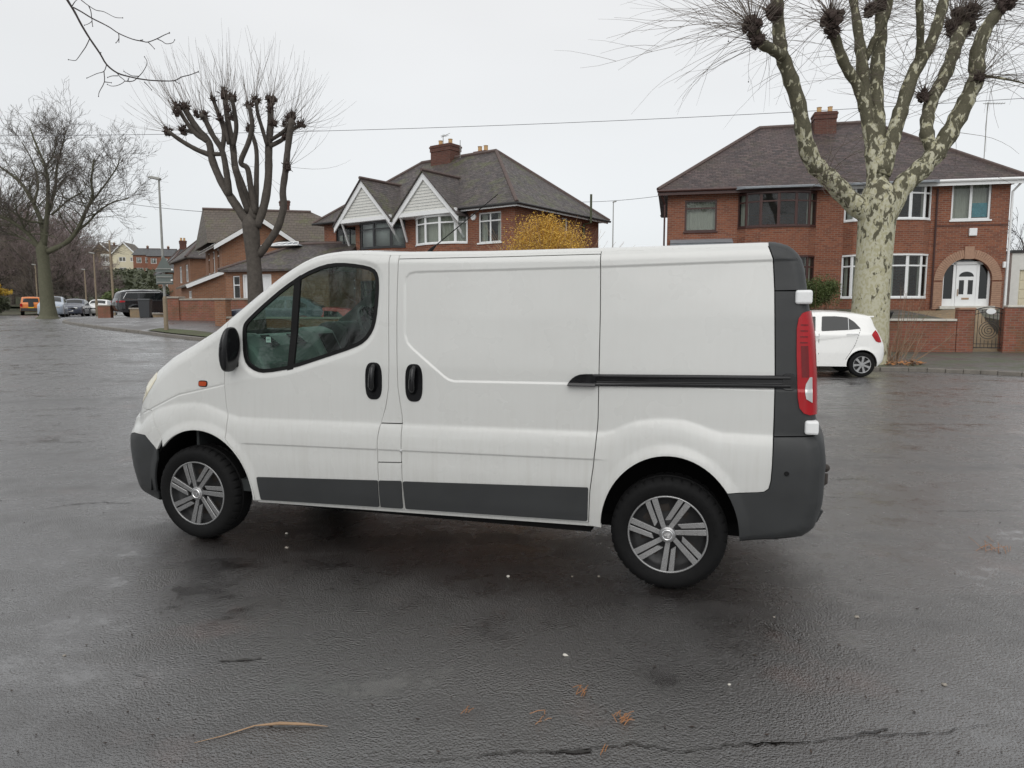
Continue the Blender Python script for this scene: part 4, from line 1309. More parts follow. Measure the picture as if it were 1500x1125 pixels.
def window(parent, p, q, z0, z1, cols, transom, fmat, curtain='half', inset_=.05, lights=None, name='window', sill=None, fw=.055):
    """frame + pane + curtain between plan points p and q (outside face on the right of p->q)"""
    p = Vector((p[0], p[1], 0)); q = Vector((q[0], q[1], 0)); L = (q - p).length; d = (q - p) / L; n = Vector((-d.y, d.x, 0))
    X = Matrix((( d.x, n.x, 0, p.x), (d.y, n.y, 0, p.y), (0, 0, 1, 0), (0, 0, 0, 1)))
    mb = MB()
    y0, y1 = inset_, inset_ + .05
    mb.box(0, y0, z0, L, y1, z0 + fw, X); mb.box(0, y0, z1 - fw, L, y1, z1, X)
    mb.box(0, y0, z0 + fw, fw, y1, z1 - fw, X); mb.box(L - fw, y0, z0 + fw, L, y1, z1 - fw, X)
    cs = cols if hasattr(cols, '__len__') else [(i + 1) / cols for i in range(cols - 1)]
    for c in cs: mb.box(c * L - fw * .6, y0 + .002, z0 + fw, c * L + fw * .6, y1 - .002, z1 - fw, X)
    if transom:
        zt = z0 + (z1 - z0) * transom
        mb.box(fw, y0 + .004, zt - fw * .5, L - fw, y1 - .004, zt + fw * .5, X)
    f = mb.build(name, fmat, parent)
    m2 = MB(); m2.add([X @ Vector(v) for v in ((fw, y0 + .03, z0 + fw), (L - fw, y0 + .03, z0 + fw), (L - fw, y0 + .03, z1 - fw), (fw, y0 + .03, z1 - fw))], [(0, 1, 2, 3)])
    m2.build('pane', M['houseglass'], f)
    if sill:
        m4 = MB(); m4.box(-.05, -.05, z0 - .06, L + .05, y0, z0, X); m4.build('sill', sill, f)
    if curtain:
        m3 = MB()
        def drape(a, b, za, zb):
            k = max(4, int((b - a) / .035)); vs = []
            for i in range(k + 1):
                u = a + (b - a) * i / k; yy = y1 + .12 + .03 * math.sin(i * 1.9) + .012 * math.sin(i * .7)
                vs += [X @ Vector((u, yy, za)), X @ Vector((u, yy, zb))]
            m3.add(vs, [(2 * i, 2 * i + 2, 2 * i + 3, 2 * i + 1) for i in range(k)])
        if curtain == 'full': drape(.03, L - .03, z0 + .03, z1 - .02)
        elif curtain == 'half': drape(.03, L * .27, z0, z1); drape(L * .73, L - .03, z0, z1)
        elif curtain == 'net': drape(.03, L - .03, z0, z0 + (z1 - z0) * .68)
        elif curtain == 'left': drape(.03, L * .35, z0, z1)
        elif curtain == 'blind': m3.box(.05, y1 + .08, z0 + (z1 - z0) * .0, L - .05, y1 + .1, z1, X)
        m3.build('curtain', M['blind'] if curtain == 'blind' else M['curtain'], f, smooth=True)
    return f

def hip_roof(parent, x0, x1, y0, y1, ov, ze, zr, hl, hr, mat, th=.09, ridge_mat=None, name='roof', ridge_y=None):
    X0, X1, Y0, Y1 = x0 - ov, x1 + ov, y0 - ov, y1 + ov
    yr = ridge_y if ridge_y is not None else (y0 + y1) / 2
    A = [(X0, Y0, ze), (X1, Y0, ze), (X1, Y1, ze), (X0, Y1, ze)]
    R = [(x0 + hl if hl > 0 else X0, yr, zr), (x1 - hr if hr > 0 else X1, yr, zr)]
    mb = MB()
    mb.add(A + R, [(0, 1, 5, 4), (1, 2, 5), (2, 3, 4, 5), (3, 0, 4)])
    mb.add([(a[0], a[1], a[2] - th) for a in A], [(3, 2, 1, 0)])
    B = [(a[0], a[1], a[2] - th) for a in A]
    mb.add(A + B, [(0, 4, 5, 1), (1, 5, 6, 2), (2, 6, 7, 3), (3, 7, 4, 0)])
    rf = mb.build(name, mat, parent)
    m2 = MB()
    m2.tube(R, .10, 8)
    if hl > 0: m2.tube([A[0], R[0]], .085, 7); m2.tube([A[3], R[0]], .085, 7)
    if hr > 0: m2.tube([A[1], R[1]], .085, 7); m2.tube([A[2], R[1]], .085, 7)
    m2.build('ridge_tiles', ridge_mat or M['ridge'], rf)
    return rf

def gutter(parent, p, q, z, mat, r=.06, downs=()):
    mb = MB(); mb.tube([(p[0], p[1], z), (q[0], q[1], z)], r, 8)
    mb.build('gutter', mat, parent)

def chimney(parent, x, y, z0, z1, w=.9, d=.6, pots=2, mat=None):
    mb = MB(); mb.box(x - w / 2, y - d / 2, z0, x + w / 2, y + d / 2, z1 - .30)
    mb.box(x - w / 2 - .03, y - d / 2 - .03, z1 - .30, x + w / 2 + .03, y + d / 2 + .03, z1 - .12)
    mb.box(x - w / 2 - .055, y - d / 2 - .055, z1 - .12, x + w / 2 + .055, y + d / 2 + .055, z1 - .04)
    mb.box(x - w / 2 - .02, y - d / 2 - .02, z1 - .04, x + w / 2 + .02, y + d / 2 + .02, z1 + .02)
    c = mb.build('chimney', mat or M['brick_dark'], parent)
    mb = MB()
    for k in range(pots):
        mb.lathe([(.11, 0), (.13, .03), (.105, .08), (.10, .26), (.12, .3), (.08, .3), (.07, .1)], 12, Matrix.Translation((x - w / 2 + w * (k + .5) / pots, y, z1)))
    mb.build('chimney_pot', M['terracotta'], c)
    return c

def tv_aerial(parent, x, y, z0, h, ang=0.3, n=7):
    mb = MB(); mb.tube([(x, y, z0), (x, y, z0 + h)], .018, 5)
    d = Vector((math.cos(ang), math.sin(ang), 0)); s = Vector((-d.y, d.x, 0)); c = Vector((x, y, z0 + h - .05))
    mb.tube([c - d * .2, c + d * .75], .012, 4)
    for k in range(n): mb.tube([c + d * (k * .11) - s * .16, c + d * (k * .11) + s * .16], .007, 3)
    mb.build('aerial', M['galv'], parent)

# ---------------------------------------------------------------- right-hand pair of houses
pl0 = P(978, 300, 31.6); pr0 = P(1479, 300, 28.7)
hw = math.hypot(pr0.x - pl0.x, pr0.y - pl0.y); hrz = math.atan2(pr0.y - pl0.y, pr0.x - pl0.x)
HR = thing('semi_detached_house', 'wide red brick pair of houses with arched porch and brown roof behind the plane tree', 'house', (pl0.x, pl0.y, 0), hrz)
hit = vertical_plane((pl0.x, pl0.y, 0), (math.cos(hrz), math.sin(hrz)))
Wd, Dp, gz = hw, 8.2, 1.55
ze = hit(1300, 268)[1]
def rect(x0, y0, x1, y1):
    u0, za = hit(x0, (y0 + y1) / 2); u1, zb = hit(x1, (y0 + y1) / 2)
    um = (x0 + x1) / 2
    return u0, u1, hit(um, y1)[1], hit(um, y0)[1]
w1 = rect(1003, 293, 1050, 339); w4 = rect(1394, 266.5, 1452, 322)
bl = rect(1081, 284, 1196, 333); br_ = rect(1237, 273, 1364, 323)
glr = rect(1233, 374, 1360, 436); door = rect(1381, 378, 1453, 447)
gll = (bl[0], bl[1], glr[2], glr[3])
porch = (door[0], door[1], gz + .12, door[3])
mb = MB()
wall_grid(mb, (0, 0), (Wd, 0), 0, ze, [w1, w4, (bl[0] + .06, bl[1] - .06, gz + .2, ze - .02), (br_[0] + .06, br_[1] - .06, gz + .2, ze - .02), porch], .12)
wall_grid(mb, (Wd, 0), (Wd, Dp), 0, ze); wall_grid(mb, (Wd, Dp), (0, Dp), 0, ze); wall_grid(mb, (0, Dp), (0, 0), 0, ze)
# arched head: spandrels filling the corners of the opening
cxd = (porch[0] + porch[1]) / 2; rd = (porch[1] - porch[0]) / 2; zsp = porch[3] - rd
for s in (-1, 1):
    pts = [(cxd + s * rd, zsp)] + [(cxd + s * rd * math.cos(t), zsp + rd * math.sin(t)) for t in np.linspace(0.05, math.pi / 2, 14)] + [(cxd + s * rd, porch[3])]
    if s < 0: pts = pts[::-1]
    mb.prism(pts, .001, .30)
wl_ = mb.build('wall', M['brick'], HR, fix=False)
# porch interior
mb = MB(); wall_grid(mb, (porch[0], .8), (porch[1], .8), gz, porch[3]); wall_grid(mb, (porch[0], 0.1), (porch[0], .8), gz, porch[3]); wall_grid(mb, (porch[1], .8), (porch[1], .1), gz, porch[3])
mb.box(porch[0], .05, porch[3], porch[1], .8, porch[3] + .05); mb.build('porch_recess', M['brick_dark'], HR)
mb = MB()
N_ = 40
for k in range(N_):
    t0 = math.pi * (k + .06) / N_; t1 = math.pi * (k + .94) / N_
    pts = [(cxd + r * math.cos(t), zsp + r * math.sin(t)) for r, t in ((rd, t0), (rd + .34, t0), (rd + .34, t1), (rd, t1))]
    mb.prism(pts, -.03, .04)
for s in (-1, 1):
    z = gz
    while z < zsp - .07:
        xa, xb = sorted((cxd + s * rd, cxd + s * (rd + .34))); mb.box(xa, -.03, z, xb, .04, z + .068); z += .078
mb.box(cxd - .17, -.06, zsp + rd - .04, cxd + .17, .03, zsp + rd + .46)
mb.build('porch_arch', M['brick_arch'], HR)
# front door set
dr = rect(1402, 388, 1432, 446)
yd = .18
mb = MB(); mb.box(porch[0], yd, gz + .0, porch[1], yd + .06, gz + .42)
for x in (porch[0] + .04, dr[0] - .06, dr[1] + .06, porch[1] - .04): mb.box(x - .05, yd - .01, gz, x + .05, yd + .07, dr[3] + .1)
mb.box(porch[0], yd - .01, dr[3] + .02, porch[1], yd + .07, dr[3] + .14)
pf = mb.build('porch_frame', M['upvc'], HR)
mb = MB(); mb.add([(porch[0], yd + .04, gz + .4), (porch[1], yd + .04, gz + .4), (porch[1], yd + .04, porch[3]), (porch[0], yd + .04, porch[3])], [(0, 1, 2, 3)]); mb.build('pane', M['carglass'], pf)
mb = MB(); mb.box(dr[0], yd - .03, gz + .05, dr[1], yd + .03, dr[3])
dw_ = dr[1] - dr[0]; dh = dr[3] - gz
fd_ = mb.build('front_door', M['upvc'], HR, bevel=.01)
mb = MB()
for s in (-1, 1): mb.box(dr[0] + dw_ * (.5 + s * .22) - .09, yd - .036, gz + dh * .34, dr[0] + dw_ * (.5 + s * .22) + .09, yd - .028, gz + dh * .66)
mb.prism([(dr[0] + dw_ / 2 + .27 * math.cos(t), gz + dh * .74 + .20 * math.sin(t)) for t in np.linspace(0, math.pi, 12)], yd - .036, yd - .028)
mb.build('door_glazing', M['carglass'], fd_)
mb = MB(); mb.box(dr[0] + dw_ * .32, yd - .045, gz + dh * .22, dr[0] + dw_ * .68, yd - .03, gz + dh * .26); mb.tube([(dr[0] + .08, yd - .06, gz + dh * .30), (dr[0] + .08, yd - .06, gz + dh * .46)], .015, 6); mb.build('letter_plate', M['straw'], fd_)
mb = MB(); mb.box(porch[0] - .1, -.15, gz - .02, porch[1] + .12, .2, gz + .13); mb.build('door_step', M['coping_white'], HR)
# single windows
window(HR, (w1[0], 0), (w1[1], 0), w1[2], w1[3], 1, .74, M['brownframe'], 'full', sill=M['brownframe'], fw=.07)
wq = window(HR, (w4[0], 0), (w4[1], 0), w4[2], w4[3], 2, 0, M['upvc'], 'full', sill=M['upvc'], fw=.075)
a = hit(1426, 297); b = hit(1447, 317)
mb = MB(); mb.box(a[0], .115, b[1], b[0], .125, a[1]); mb.build('poster', M['picture'], wq)
# bow windows over two storeys
def bow(u0, u1, bands, mats, depth=.62, curtain='half', nf=6, lo=0, name='bay'):
    n = nf; pts = []
    for k in range(n + 1):
        t = k / n; ang = math.pi * t
        pts.append((u0 + (u1 - u0) * (.5 - .5 * math.cos(ang * .86 + .07 * math.pi) / math.cos(.07 * math.pi)), -depth * (math.sin(ang * .86 + .07 * math.pi) - math.sin(.07 * math.pi)) / (1 - math.sin(.07 * math.pi))))
    for z0, z1 in bands[0]:
        mb = MB()
        for a, b in zip(pts[:-1], pts[1:]): wall_grid(mb, a, b, z0, z1)
        mb.add([(p[0], p[1], z1) for p in pts] + [(p[0], p[1], z0) for p in pts], [tuple(range(n + 1)), tuple(range(2 * n + 1, n, -1))])
        mb.build(name, M['brick'], HR_cur, fix=False)
    for (z0, z1), fm, cu, tr in zip(bands[1], mats, curtain, (.74, .74)):
        fr = None
        for i, (a, b) in enumerate(zip(pts[:-1], pts[1:])):
            w = window(HR_cur, a, b, z0, z1, 1, tr if (i % 2 == 1 or tr == .741) else tr, fm, cu if (cu != 'half') else ('full' if i in (0, n - 1) else None), inset_=.0, name='bay_window', fw=.06)
        mb = MB()
        for zz in (z0, z1): mb.prism([(p[0], p[1] - .05) for p in pts] + [(p[0], p[1] + .06) for p in pts[::-1]], zz - .045, zz + .02, plane='xy')
        mb.build('bay_sill', fm, HR_cur)
    return pts
HR_cur = HR
bow(bl[0], bl[1], ([(0, gll[2] - .03), (gll[3] + .03, bl[2] - .03)], [(gll[2], gll[3]), (bl[2], bl[3])]), (M['brownframe'], M['brownframe']), curtain=('half', 'half'))
bow(br_[0], br_[1], ([(0, glr[2] - .03), (glr[3] + .03, br_[2] - .03)], [(glr[2], glr[3]), (br_[2], br_[3])]), (M['upvc'], M['upvc']), curtain=('left', 'half'))
zr_ = 10.05
rf = hip_roof(HR, 0, Wd, 0, Dp, .42, ze, zr_, 4.1, 4.3, M['tiles'])
mb = MB()
for u0, u1 in ((bl[0], bl[1]), (br_[0], br_[1])):
    mb.add([(u0 - .15, -.44, ze - .005), (u1 + .15, -.44, ze - .005), (u1 - .2, -.86, ze - .10), (u0 + .2, -.86, ze - .10), (u0 - .15, -.44, ze - .14), (u1 + .15, -.44, ze - .14), (u1 - .2, -.86, ze - .16), (u0 + .2, -.86, ze - .16)],
           [(3, 2, 1, 0), (4, 5, 6, 7), (0, 4, 7, 3), (1, 2, 6, 5), (2, 3, 7, 6)])
mb.build('bay_roof', M['lead'], rf)
half = (bl[1] + br_[0]) / 2
mb = MB(); mb.tube([(-.45, -.44, ze - .07), (half, -.44, ze - .07)], .06, 8); mb.box(-.42, -.40, ze - .25, half, -.36, ze - .09); mb.tube([(-.30, -.38, ze - .1), (-.12, -.06, ze - .6), (-.12, -.06, 1.6)], .04, 8); mb.build('gutter', M['brownframe'], HR)
mb = MB(); mb.tube([(half, -.44, ze - .07), (Wd + .45, -.44, ze - .07)], .06, 8); mb.box(half, -.40, ze - .25, Wd + .42, -.36, ze - .09); mb.tube([(Wd + .3, -.40, ze - .1), (Wd + .06, -.05, ze - .5), (Wd + .06, -.05, 1.5)], .045, 8); mb.build('gutter', M['upvc'], HR)
mb = MB(); ud = hit(1366, 400)[0]; mb.tube([(ud, -.05, gz), (ud, -.05, ze - .3)], .035, 6); mb.build('downpipe', M['brownframe'], HR)
mb = MB(); zc_ = hit(1420, 330)[1]; mb.box(ud + .05, -.02, zc_ - .035, Wd, .02, zc_ + .035); mb.build('string_course', M['brick_dark'], HR)
a = hit(1419, 334.5); b = hit(1430, 345.5); mb = MB(); mb.box(a[0], -.1, b[1], b[0], 0, a[1]); mb.build('alarm_box', M['upvc'], HR, bevel=.02)
a = hit(982, 349); b = hit(1072, 357); mb = MB(); mb.box(a[0], -.75, b[1] - .25, b[0], 0, b[1]); mb.add([(a[0], -.78, b[1]), (b[0], -.78, b[1]), (b[0], 0, b[1] + .22), (a[0], 0, b[1] + .22)], [(0, 1, 2, 3)]); mb.build('lead_canopy', M['lead'], HR)
mb = MB(); zp = hit(1470, 388); mb.box(zp[0] - .05, -.12, zp[1] - .12, zp[0] + .05, 0, zp[1] + .12); mb.build('wall_lamp', M['upvc'], HR, bevel=.02)
hc = vertical_plane((pl0.x - math.sin(hrz) * 3.7, pl0.y + math.cos(hrz) * 3.7, 0), (math.cos(hrz), math.sin(hrz)))
a = hc(1190, 168); b = hc(1222, 240)
ch = chimney(HR, (a[0] + b[0]) / 2, 3.7, b[1] - .6, a[1], b[0] - a[0] - .1, .75, 2)
mb = MB(); mb.box(a[0] + .05, 3.7 - .45, b[1] - .1, b[0] + .05, 3.7 - .36, b[1] + .25); mb.build('flashing', M['lead'], ch)
a = hc(1447, 150); tv_aerial(HR, a[0], 3.7, hc(1447, 250)[1] - 1.5, a[1] - hc(1447, 250)[1] + 1.5, .2)

# ---------------------------------------------------------------- middle pair with the white gables
Cx, Cy = P(754, 300, 29.7).x, 29.7
mrz = math.radians(-36); ML = 11.9
mo = (Cx - ML * math.cos(mrz), Cy - ML * math.sin(mrz))
HM = thing('semi_detached_house', 'red brick pair of houses with two white boarded gables above bow windows', 'house', (mo[0], mo[1], 0), mrz)
hit = vertical_plane((mo[0], mo[1], 0), (math.cos(mrz), math.sin(mrz)))
ze = 5.85; Dm = 7.0; gm = .5
wr_ = rect(701, 310.5, 734, 355); wl2 = rect(492, 333, 521, 366)
b1 = rect(527, 327, 594, 364); b2 = rect(609, 318, 685, 358)
mb = MB(); lw_ = [(.9, 2.2, 1.5, 3.0), (9.6, 10.7, 1.5, 3.0)]
wall_grid(mb, (0, 0), (ML, 0), 0, ze, [*lw_, wr_, wl2, (b1[0] + .05, b1[1] - .05, 1.0, ze - .02), (b2[0] + .05, b2[1] - .05, 1.0, ze - .02)])
hf = vertical_plane((Cx, Cy, 0), (-math.sin(mrz), math.cos(mrz)))
f0 = hf(823, 337); f1 = hf(832, 320)
wf = (f0[0], f1[0], f0[1], f1[1])
wall_grid(mb, (ML, 0), (ML, Dm), 0, ze, [wf]); wall_grid(mb, (ML, Dm), (0, Dm), 0, ze); wall_grid(mb, (0, Dm), (0, 0), 0, ze)
mb.build('wall', M['brick'], HM, fix=False)
window(HM, (wr_[0], 0), (wr_[1], 0), wr_[2], wr_[3], 2, .72, M['upvc'], 'half', sill=M['upvc'])
window(HM, (wl2[0], 0), (wl2[1], 0), wl2[2], wl2[3], 3, 0, M['darkframe'], 'net', sill=M['darkframe'])
window(HM, (ML, wf[0]), (ML, wf[1]), wf[2], wf[3], 1, 0, M['upvc'], 'full')
for w_ in lw_: window(HM, (w_[0], 0), (w_[1], 0), w_[2], w_[3], 2, .72, M['upvc'], 'half', sill=M['upvc'])
HR_cur = HM
bow(b1[0], b1[1], ([(0, 1.3), (2.9, b1[2] - .03)], [(b1[2], b1[3]), (1.33, 2.87)]), (M['darkframe'], M['darkframe']), curtain=('blind', 'half'), nf=4, depth=.55)
bow(b2[0], b2[1], ([(0, 1.3), (2.9, b2[2] - .03)], [(b2[2], b2[3]), (1.33, 2.87)]), (M['upvc'], M['upvc']), curtain=('full', 'half'), nf=5, depth=.6)
rf = hip_roof(HM, 0, ML, 0, Dm, .38, ze, 9.0, 3.5, 3.6, M['tiles2'])
# gables
hg = vertical_plane((mo[0] + math.sin(mrz) * .75, mo[1] - math.cos(mrz) * .75, 0), (math.cos(mrz), math.sin(mrz)))
def gable(apex, lf, rt):
    ax, az = hg(*apex); lx, lz = hg(*lf); rx, rz = hg(*rt)
    zb = min(lz, rz); zb = (lz + rz) / 2
    hwid = (rx - lx) / 2; ax = (lx + rx) / 2
    g = MB()
    g.prism([(ax - hwid, zb), (ax + hwid, zb), (ax, az - .1)], -.66, -.60)
    bd_ = g.build('gable_boards', M['white_render'], HM)
    g = MB()
    z = zb + .05
    while z < az - .5:
        f = (az - .1 - z) / (az - .1 - zb); g.box(ax - hwid * f + .1, -.675, z, ax + hwid * f - .1, -.658, z + .012); z += .13
    g.build('board_joint', M['blind'], bd_)
    g = MB(); sl = (az - zb) / hwid
    for s in (-1, 1):
        a0 = Vector((ax, -.74, az + .02)); a1 = Vector((ax + s * (hwid + .22), -.74, zb - .22 * sl + .02))
        g.add([a0, a1, a1 + Vector((0, 0, -.30)), a0 + Vector((0, 0, -.34)), a0 + Vector((0, .06, 0)), a1 + Vector((0, .06, 0)), a1 + Vector((0, .06, -.30)), a0 + Vector((0, .06, -.34))],
              [(0, 1, 2, 3), (7, 6, 5, 4), (0, 4, 5, 1), (3, 2, 6, 7), (1, 5, 6, 2)])
    g.box(ax - hwid - .1, -.72, zb - .10, ax + hwid + .1, -.62, zb + .08)
    g.build('bargeboard', M['upvc'], HM)
    g = MB(); back = 3.4
    for s in (-1, 1):
        e0 = (ax + s * (hwid + .25), -.82, zb - .25 * sl + .05); e1 = (ax + s * (hwid + .25), back, zb - .25 * sl + .05)
        r0 = (ax, -.82, az + .07); r1 = (ax, back, az + .07)
        up = [e0, e1, r1, r0]; lo_ = [(p[0], p[1], p[2] - .06) for p in up]
        g.add(up + lo_, [(0, 1, 2, 3), (7, 6, 5, 4), (0, 3, 7, 4), (1, 0, 4, 5)])
    gr_ = g.build('gable_roof', M['tiles2'], HM)
    g = MB(); g.tube([(ax, -.84, az + .09), (ax, back, az + .09)], .08, 6); g.build('ridge_tiles', M['ridge'], gr_)
    g = MB()
    g.box(ax - hwid, -.64, zb - .12, ax + hwid, -.02, zb - .04); g.build('soffit', M['upvc'], HM)
    return ax, hwid, zb
g2 = gable((617.5, 252), (578, 316), (664, 307)); g1 = gable((526, 264), (493, 324), (569, 318))
for ax, hwid, zb in (g1, g2):
    for s in (-1, 1): mb = MB(); mb.bar((ax + s * (hwid - .25), -.62, zb - .1), (ax + s * (hwid - .05), -.02, zb - 1.1), .07, .10); mb.build('gable_bracket', M['upvc'], HM)
mb = MB(); mb.tube([(g2[0] + g2[1], -.42, ze - .05), (ML + .42, -.42, ze - .05), (ML + .42, Dm + .4, ze - .05)], .055, 8); mb.tube([(-.4, -.42, ze - .05), (g1[0] - g1[1], -.42, ze - .05)], .055, 8); mb.build('gutter', M['iron'], HM)
mb = MB(); mb.box(g2[0] + g2[1], -.36, ze - .16, ML + .34, -.33, ze - .08); mb.box(ML + .33, -.36, ze - .16, ML + .36, Dm + .3, ze - .08); mb.build('fascia', M['upvc'], HM)
mb = MB(); q_ = hf(852, 318); mb.tube([(ML + .12, q_[0], ze - 1.0), (ML + .12, q_[0], ze - .35), (ML + .5, q_[0], ze - .3), (ML + .5, q_[0], ze + 1.0)], .055, 8); mb.build('vent_pipe', M['leaf_dark'], HM)
a = hit(694, 318); mb = MB(); mb.lathe([(.001, 0), (.13, 0), (.14, -.05), (.001, -.06)], 20, Matrix.Translation((a[0], -.06, a[1])) @ Matrix.Rotation(math.pi / 2, 4, 'X')); mb.build('alarm_box', M['upvc'], HM)
hc = vertical_plane((mo[0] - math.sin(mrz) * 3.5, mo[1] + math.cos(mrz) * 3.5, 0), (math.cos(mrz), math.sin(mrz)))
a = hc(637, 217); b = hc(669, 250)
chimney(HM, (a[0] + b[0]) / 2, 3.5, 8.0, a[1], b[0] - a[0] - .15, .8, 2)
a = hc(678, 228); chimney(HM, hc(687, 230)[0], 4.6, 8.0, a[1] + .3, .75, .55, 2)
a = hc(655, 200); tv_aerial(HM, a[0], 3.2, hc(655, 222)[1], a[1] - hc(655, 222)[1], -.4, 4)
a = hc(676, 206); mb = MB(); mb.tube([(a[0], 3.4, 8.8), (a[0], 3.4, a[1])], .018, 5); mb.build('aerial_mast', M['galv'], HM)

# ---------------------------------------------------------------- left brick house with garage extension
HL = thing('detached_house', 'orange brick house with white bargeboards behind the pollarded street tree', 'house', (P(326, 400, 41).x, 41, 0), math.radians(30))
mb = MB(); Wg = 4.3; zeL = 5.45
wall_grid(mb, (0, 0), (Wg, 0), 0, zeL); wall_grid(mb, (0, 7), (0, 0), 0, zeL, [(1.2, 1.9, 3.75, 5.05), (3.3, 4.1, 3.75, 5.05), (5.2, 6.0, 3.75, 5.05)])
mb.prism([(0, zeL), (Wg, zeL), (Wg / 2, 6.75)], 0, .1)
wall_grid(mb, (Wg, .0), (8.2, -1.6), 0, 5.55); wall_grid(mb, (8.2, -1.6), (8.2, 7), 0, 5.5); wall_grid(mb, (8.2, 7), (0, 7), 0, 5.5)
mb.build('wall', M['brick_orange'], HL, fix=False)
for y in (1.0, 2.9, 5.1): window(HL, (0, 7 - y + 0), (0, 7 - y - .8), 3.75, 5.05, 1, .7, M['upvc'], 'half', inset_=.02)
mb = MB()
for s in (-1, 1):
    cxg = Wg / 2; e0 = (cxg + s * (Wg / 2 + .45), -.4, zeL - .28); e1 = (e0[0], 6.5, e0[2]); r0 = (cxg, -.4, 6.85); r1 = (cxg, 6.5, 6.85)
    up = [e0, e1, r1, r0]; lo_ = [(p[0], p[1], p[2] - .08) for p in up]
    mb.add(up + lo_, [(0, 1, 2, 3), (7, 6, 5, 4), (0, 3, 7, 4), (1, 0, 4, 5)])
mb.build('gable_roof', M['tiles3'], HL)
mb = MB()
for s in (-1, 1):
    cxg = Wg / 2; a0 = Vector((cxg, -.44, 6.80)); a1 = Vector((cxg + s * (Wg / 2 + .45), -.44, zeL - .33))
    mb.add([a0, a1, a1 + Vector((0, 0, -.24)), a0 + Vector((0, 0, -.28)), a0 + Vector((0, .05, 0)), a1 + Vector((0, .05, 0)), a1 + Vector((0, .05, -.24)), a0 + Vector((0, .05, -.28))], [(0, 1, 2, 3), (7, 6, 5, 4), (0, 4, 5, 1), (3, 2, 6, 7), (1, 5, 6, 2)])
mb.bar((Wg + .3, -.30, 5.45), (8.4, -1.95, 5.55), .03, .2); mb.box(-.42, -.4, zeL - .4, -.36, 6.8, zeL - .24)
mb.build('bargeboard', M['upvc'], HL)
mb = MB()
R0, R1 = (-.4, 4.2, 7.65), (5.6, 1.9, 7.6)
mb.add([(-.6, .9, 5.35), (4.5, -.4, 5.55), (8.6, -1.9, 5.6), (8.8, 7.4, 5.5), (-.6, 7.4, 5.35), R0, R1], [(0, 1, 6, 5), (1, 2, 6), (2, 3, 6), (3, 4, 5, 6), (4, 0, 5)])
rfL = mb.build('roof', M['tiles3'], HL); mb = MB(); mb.tube([R0, R1], .1, 6); mb.build('ridge_tiles', M['ridge'], rfL)
chimney(HL, 4.3, 3.2, 7.0, 8.35, .5, .5, 1)
mb = MB(); mb.add([(-1.9, -.2, 2.9), (-1.9, 6.5, 2.9), (0, 6.5, 3.75), (0, -.2, 3.75), (-1.9, -.2, 2.8), (-1.9, 6.5, 2.8), (0, 6.5, 3.65), (0, -.2, 3.65)], [(0, 1, 2, 3), (4, 7, 6, 5), (0, 3, 7, 4), (1, 0, 4, 5)]); mb.build('porch_roof', M['tiles3'], HL)
mb = MB(); mb.bar((-1.95, -.24, 2.80), (0, -.24, 3.64), .05, .2); mb.build('porch_fascia', M['upvc'], HL)
mb = MB(); wall_grid(mb, (-1.6, 0), (0, 0), 0, 3.0); wall_grid(mb, (-1.6, 6.3), (-1.6, 0), 0, 2.9, [(4.2, 5.6, 1.3, 2.6)]); mb.prism([(-1.6, 3.0), (0, 3.0), (0, 3.6)], 0, .05); mb.build('porch_wall', M['brick_orange'], HL, fix=False)
window(HL, (-1.6, 2.1), (-1.6, .7), 1.3, 2.6, 2, .7, M['upvc'], 'half', inset_=.02)

GX0 = P(331, 420, 35.5); GX1 = P(482, 420, 33.5)
grz = math.atan2(GX1.y - GX0.y, GX1.x - GX0.x); GW = math.hypot(GX1.x - GX0.x, GX1.y - GX0.y)
GG = thing('garage', 'single storey brick garage with white door and glazed roof lantern', 'garage', (GX0.x, GX0.y, 0), grz)
hit = vertical_plane((GX0.x, GX0.y, 0), (math.cos(grz), math.sin(grz)))
gw = rect(341, 404, 351.5, 438); gd = rect(355, 401.5, 398, 446)
mb = MB(); wall_grid(mb, (0, 0), (GW, 0), 0, 3.45, [gw, (gd[0], gd[1], .0, gd[3])]); wall_grid(mb, (GW, 0), (GW, 5), 0, 3.45); wall_grid(mb, (0, 5), (0, 0), 0, 3.45); wall_grid(mb, (GW, 5), (0, 5), 0, 3.45); mb.build('wall', M['brick_orange'], GG, fix=False)
window(GG, (gw[0], 0), (gw[1], 0), gw[2], gw[3], 1, .6, M['upvc'], None)
mb = MB(); mb.box(gd[0], .06, 0, gd[0] + .09, .16, gd[3]); mb.box(gd[1] - .09, .06, 0, gd[1], .16, gd[3]); mb.box(gd[0] + .09, .06, gd[3] - .09, gd[1] - .09, .16, gd[3])
mb.box(gd[0] + .09, .10, .3, gd[1] - .09, .15, gd[3] - .09)
k = gd[0] + .2
while k < gd[1] - .15: mb.box(k, .088, .3, k + .02, .10, gd[3] - .1); k += .14
mb.build('garage_door', M['upvc'], GG)
rfG = hip_roof(GG, 0, GW, 0, 5, .25, 3.45, 4.85, 2.5, -1, M['tiles2'])
hl_ = vertical_plane((GX0.x - math.sin(grz) * 2.5, GX0.y + math.cos(grz) * 2.5, 0), (math.cos(grz), math.sin(grz)))
a = hl_(394, 366); b = hl_(447, 356)
mb = MB(); mb.add([(a[0], 1.9, 4.75), (b[0], 1.9, 4.75), (b[0], 3.4, 4.75), (a[0], 3.4, 4.75), (a[0] + .5, 2.65, b[1] + .05), (b[0] - .5, 2.65, b[1] + .05)], [(0, 1, 5, 4), (1, 2, 5), (2, 3, 4, 5), (3, 0, 4)]); ln = mb.build('roof_lantern', M['lead'], GG)
mb = MB()
for f in np.linspace(0, 1, 6): mb.tube([(a[0] + (b[0] - a[0]) * f, 1.88, 4.77), (a[0] + .5 + (b[0] - a[0] - 1) * f, 2.63, b[1] + .08)], .025, 4)
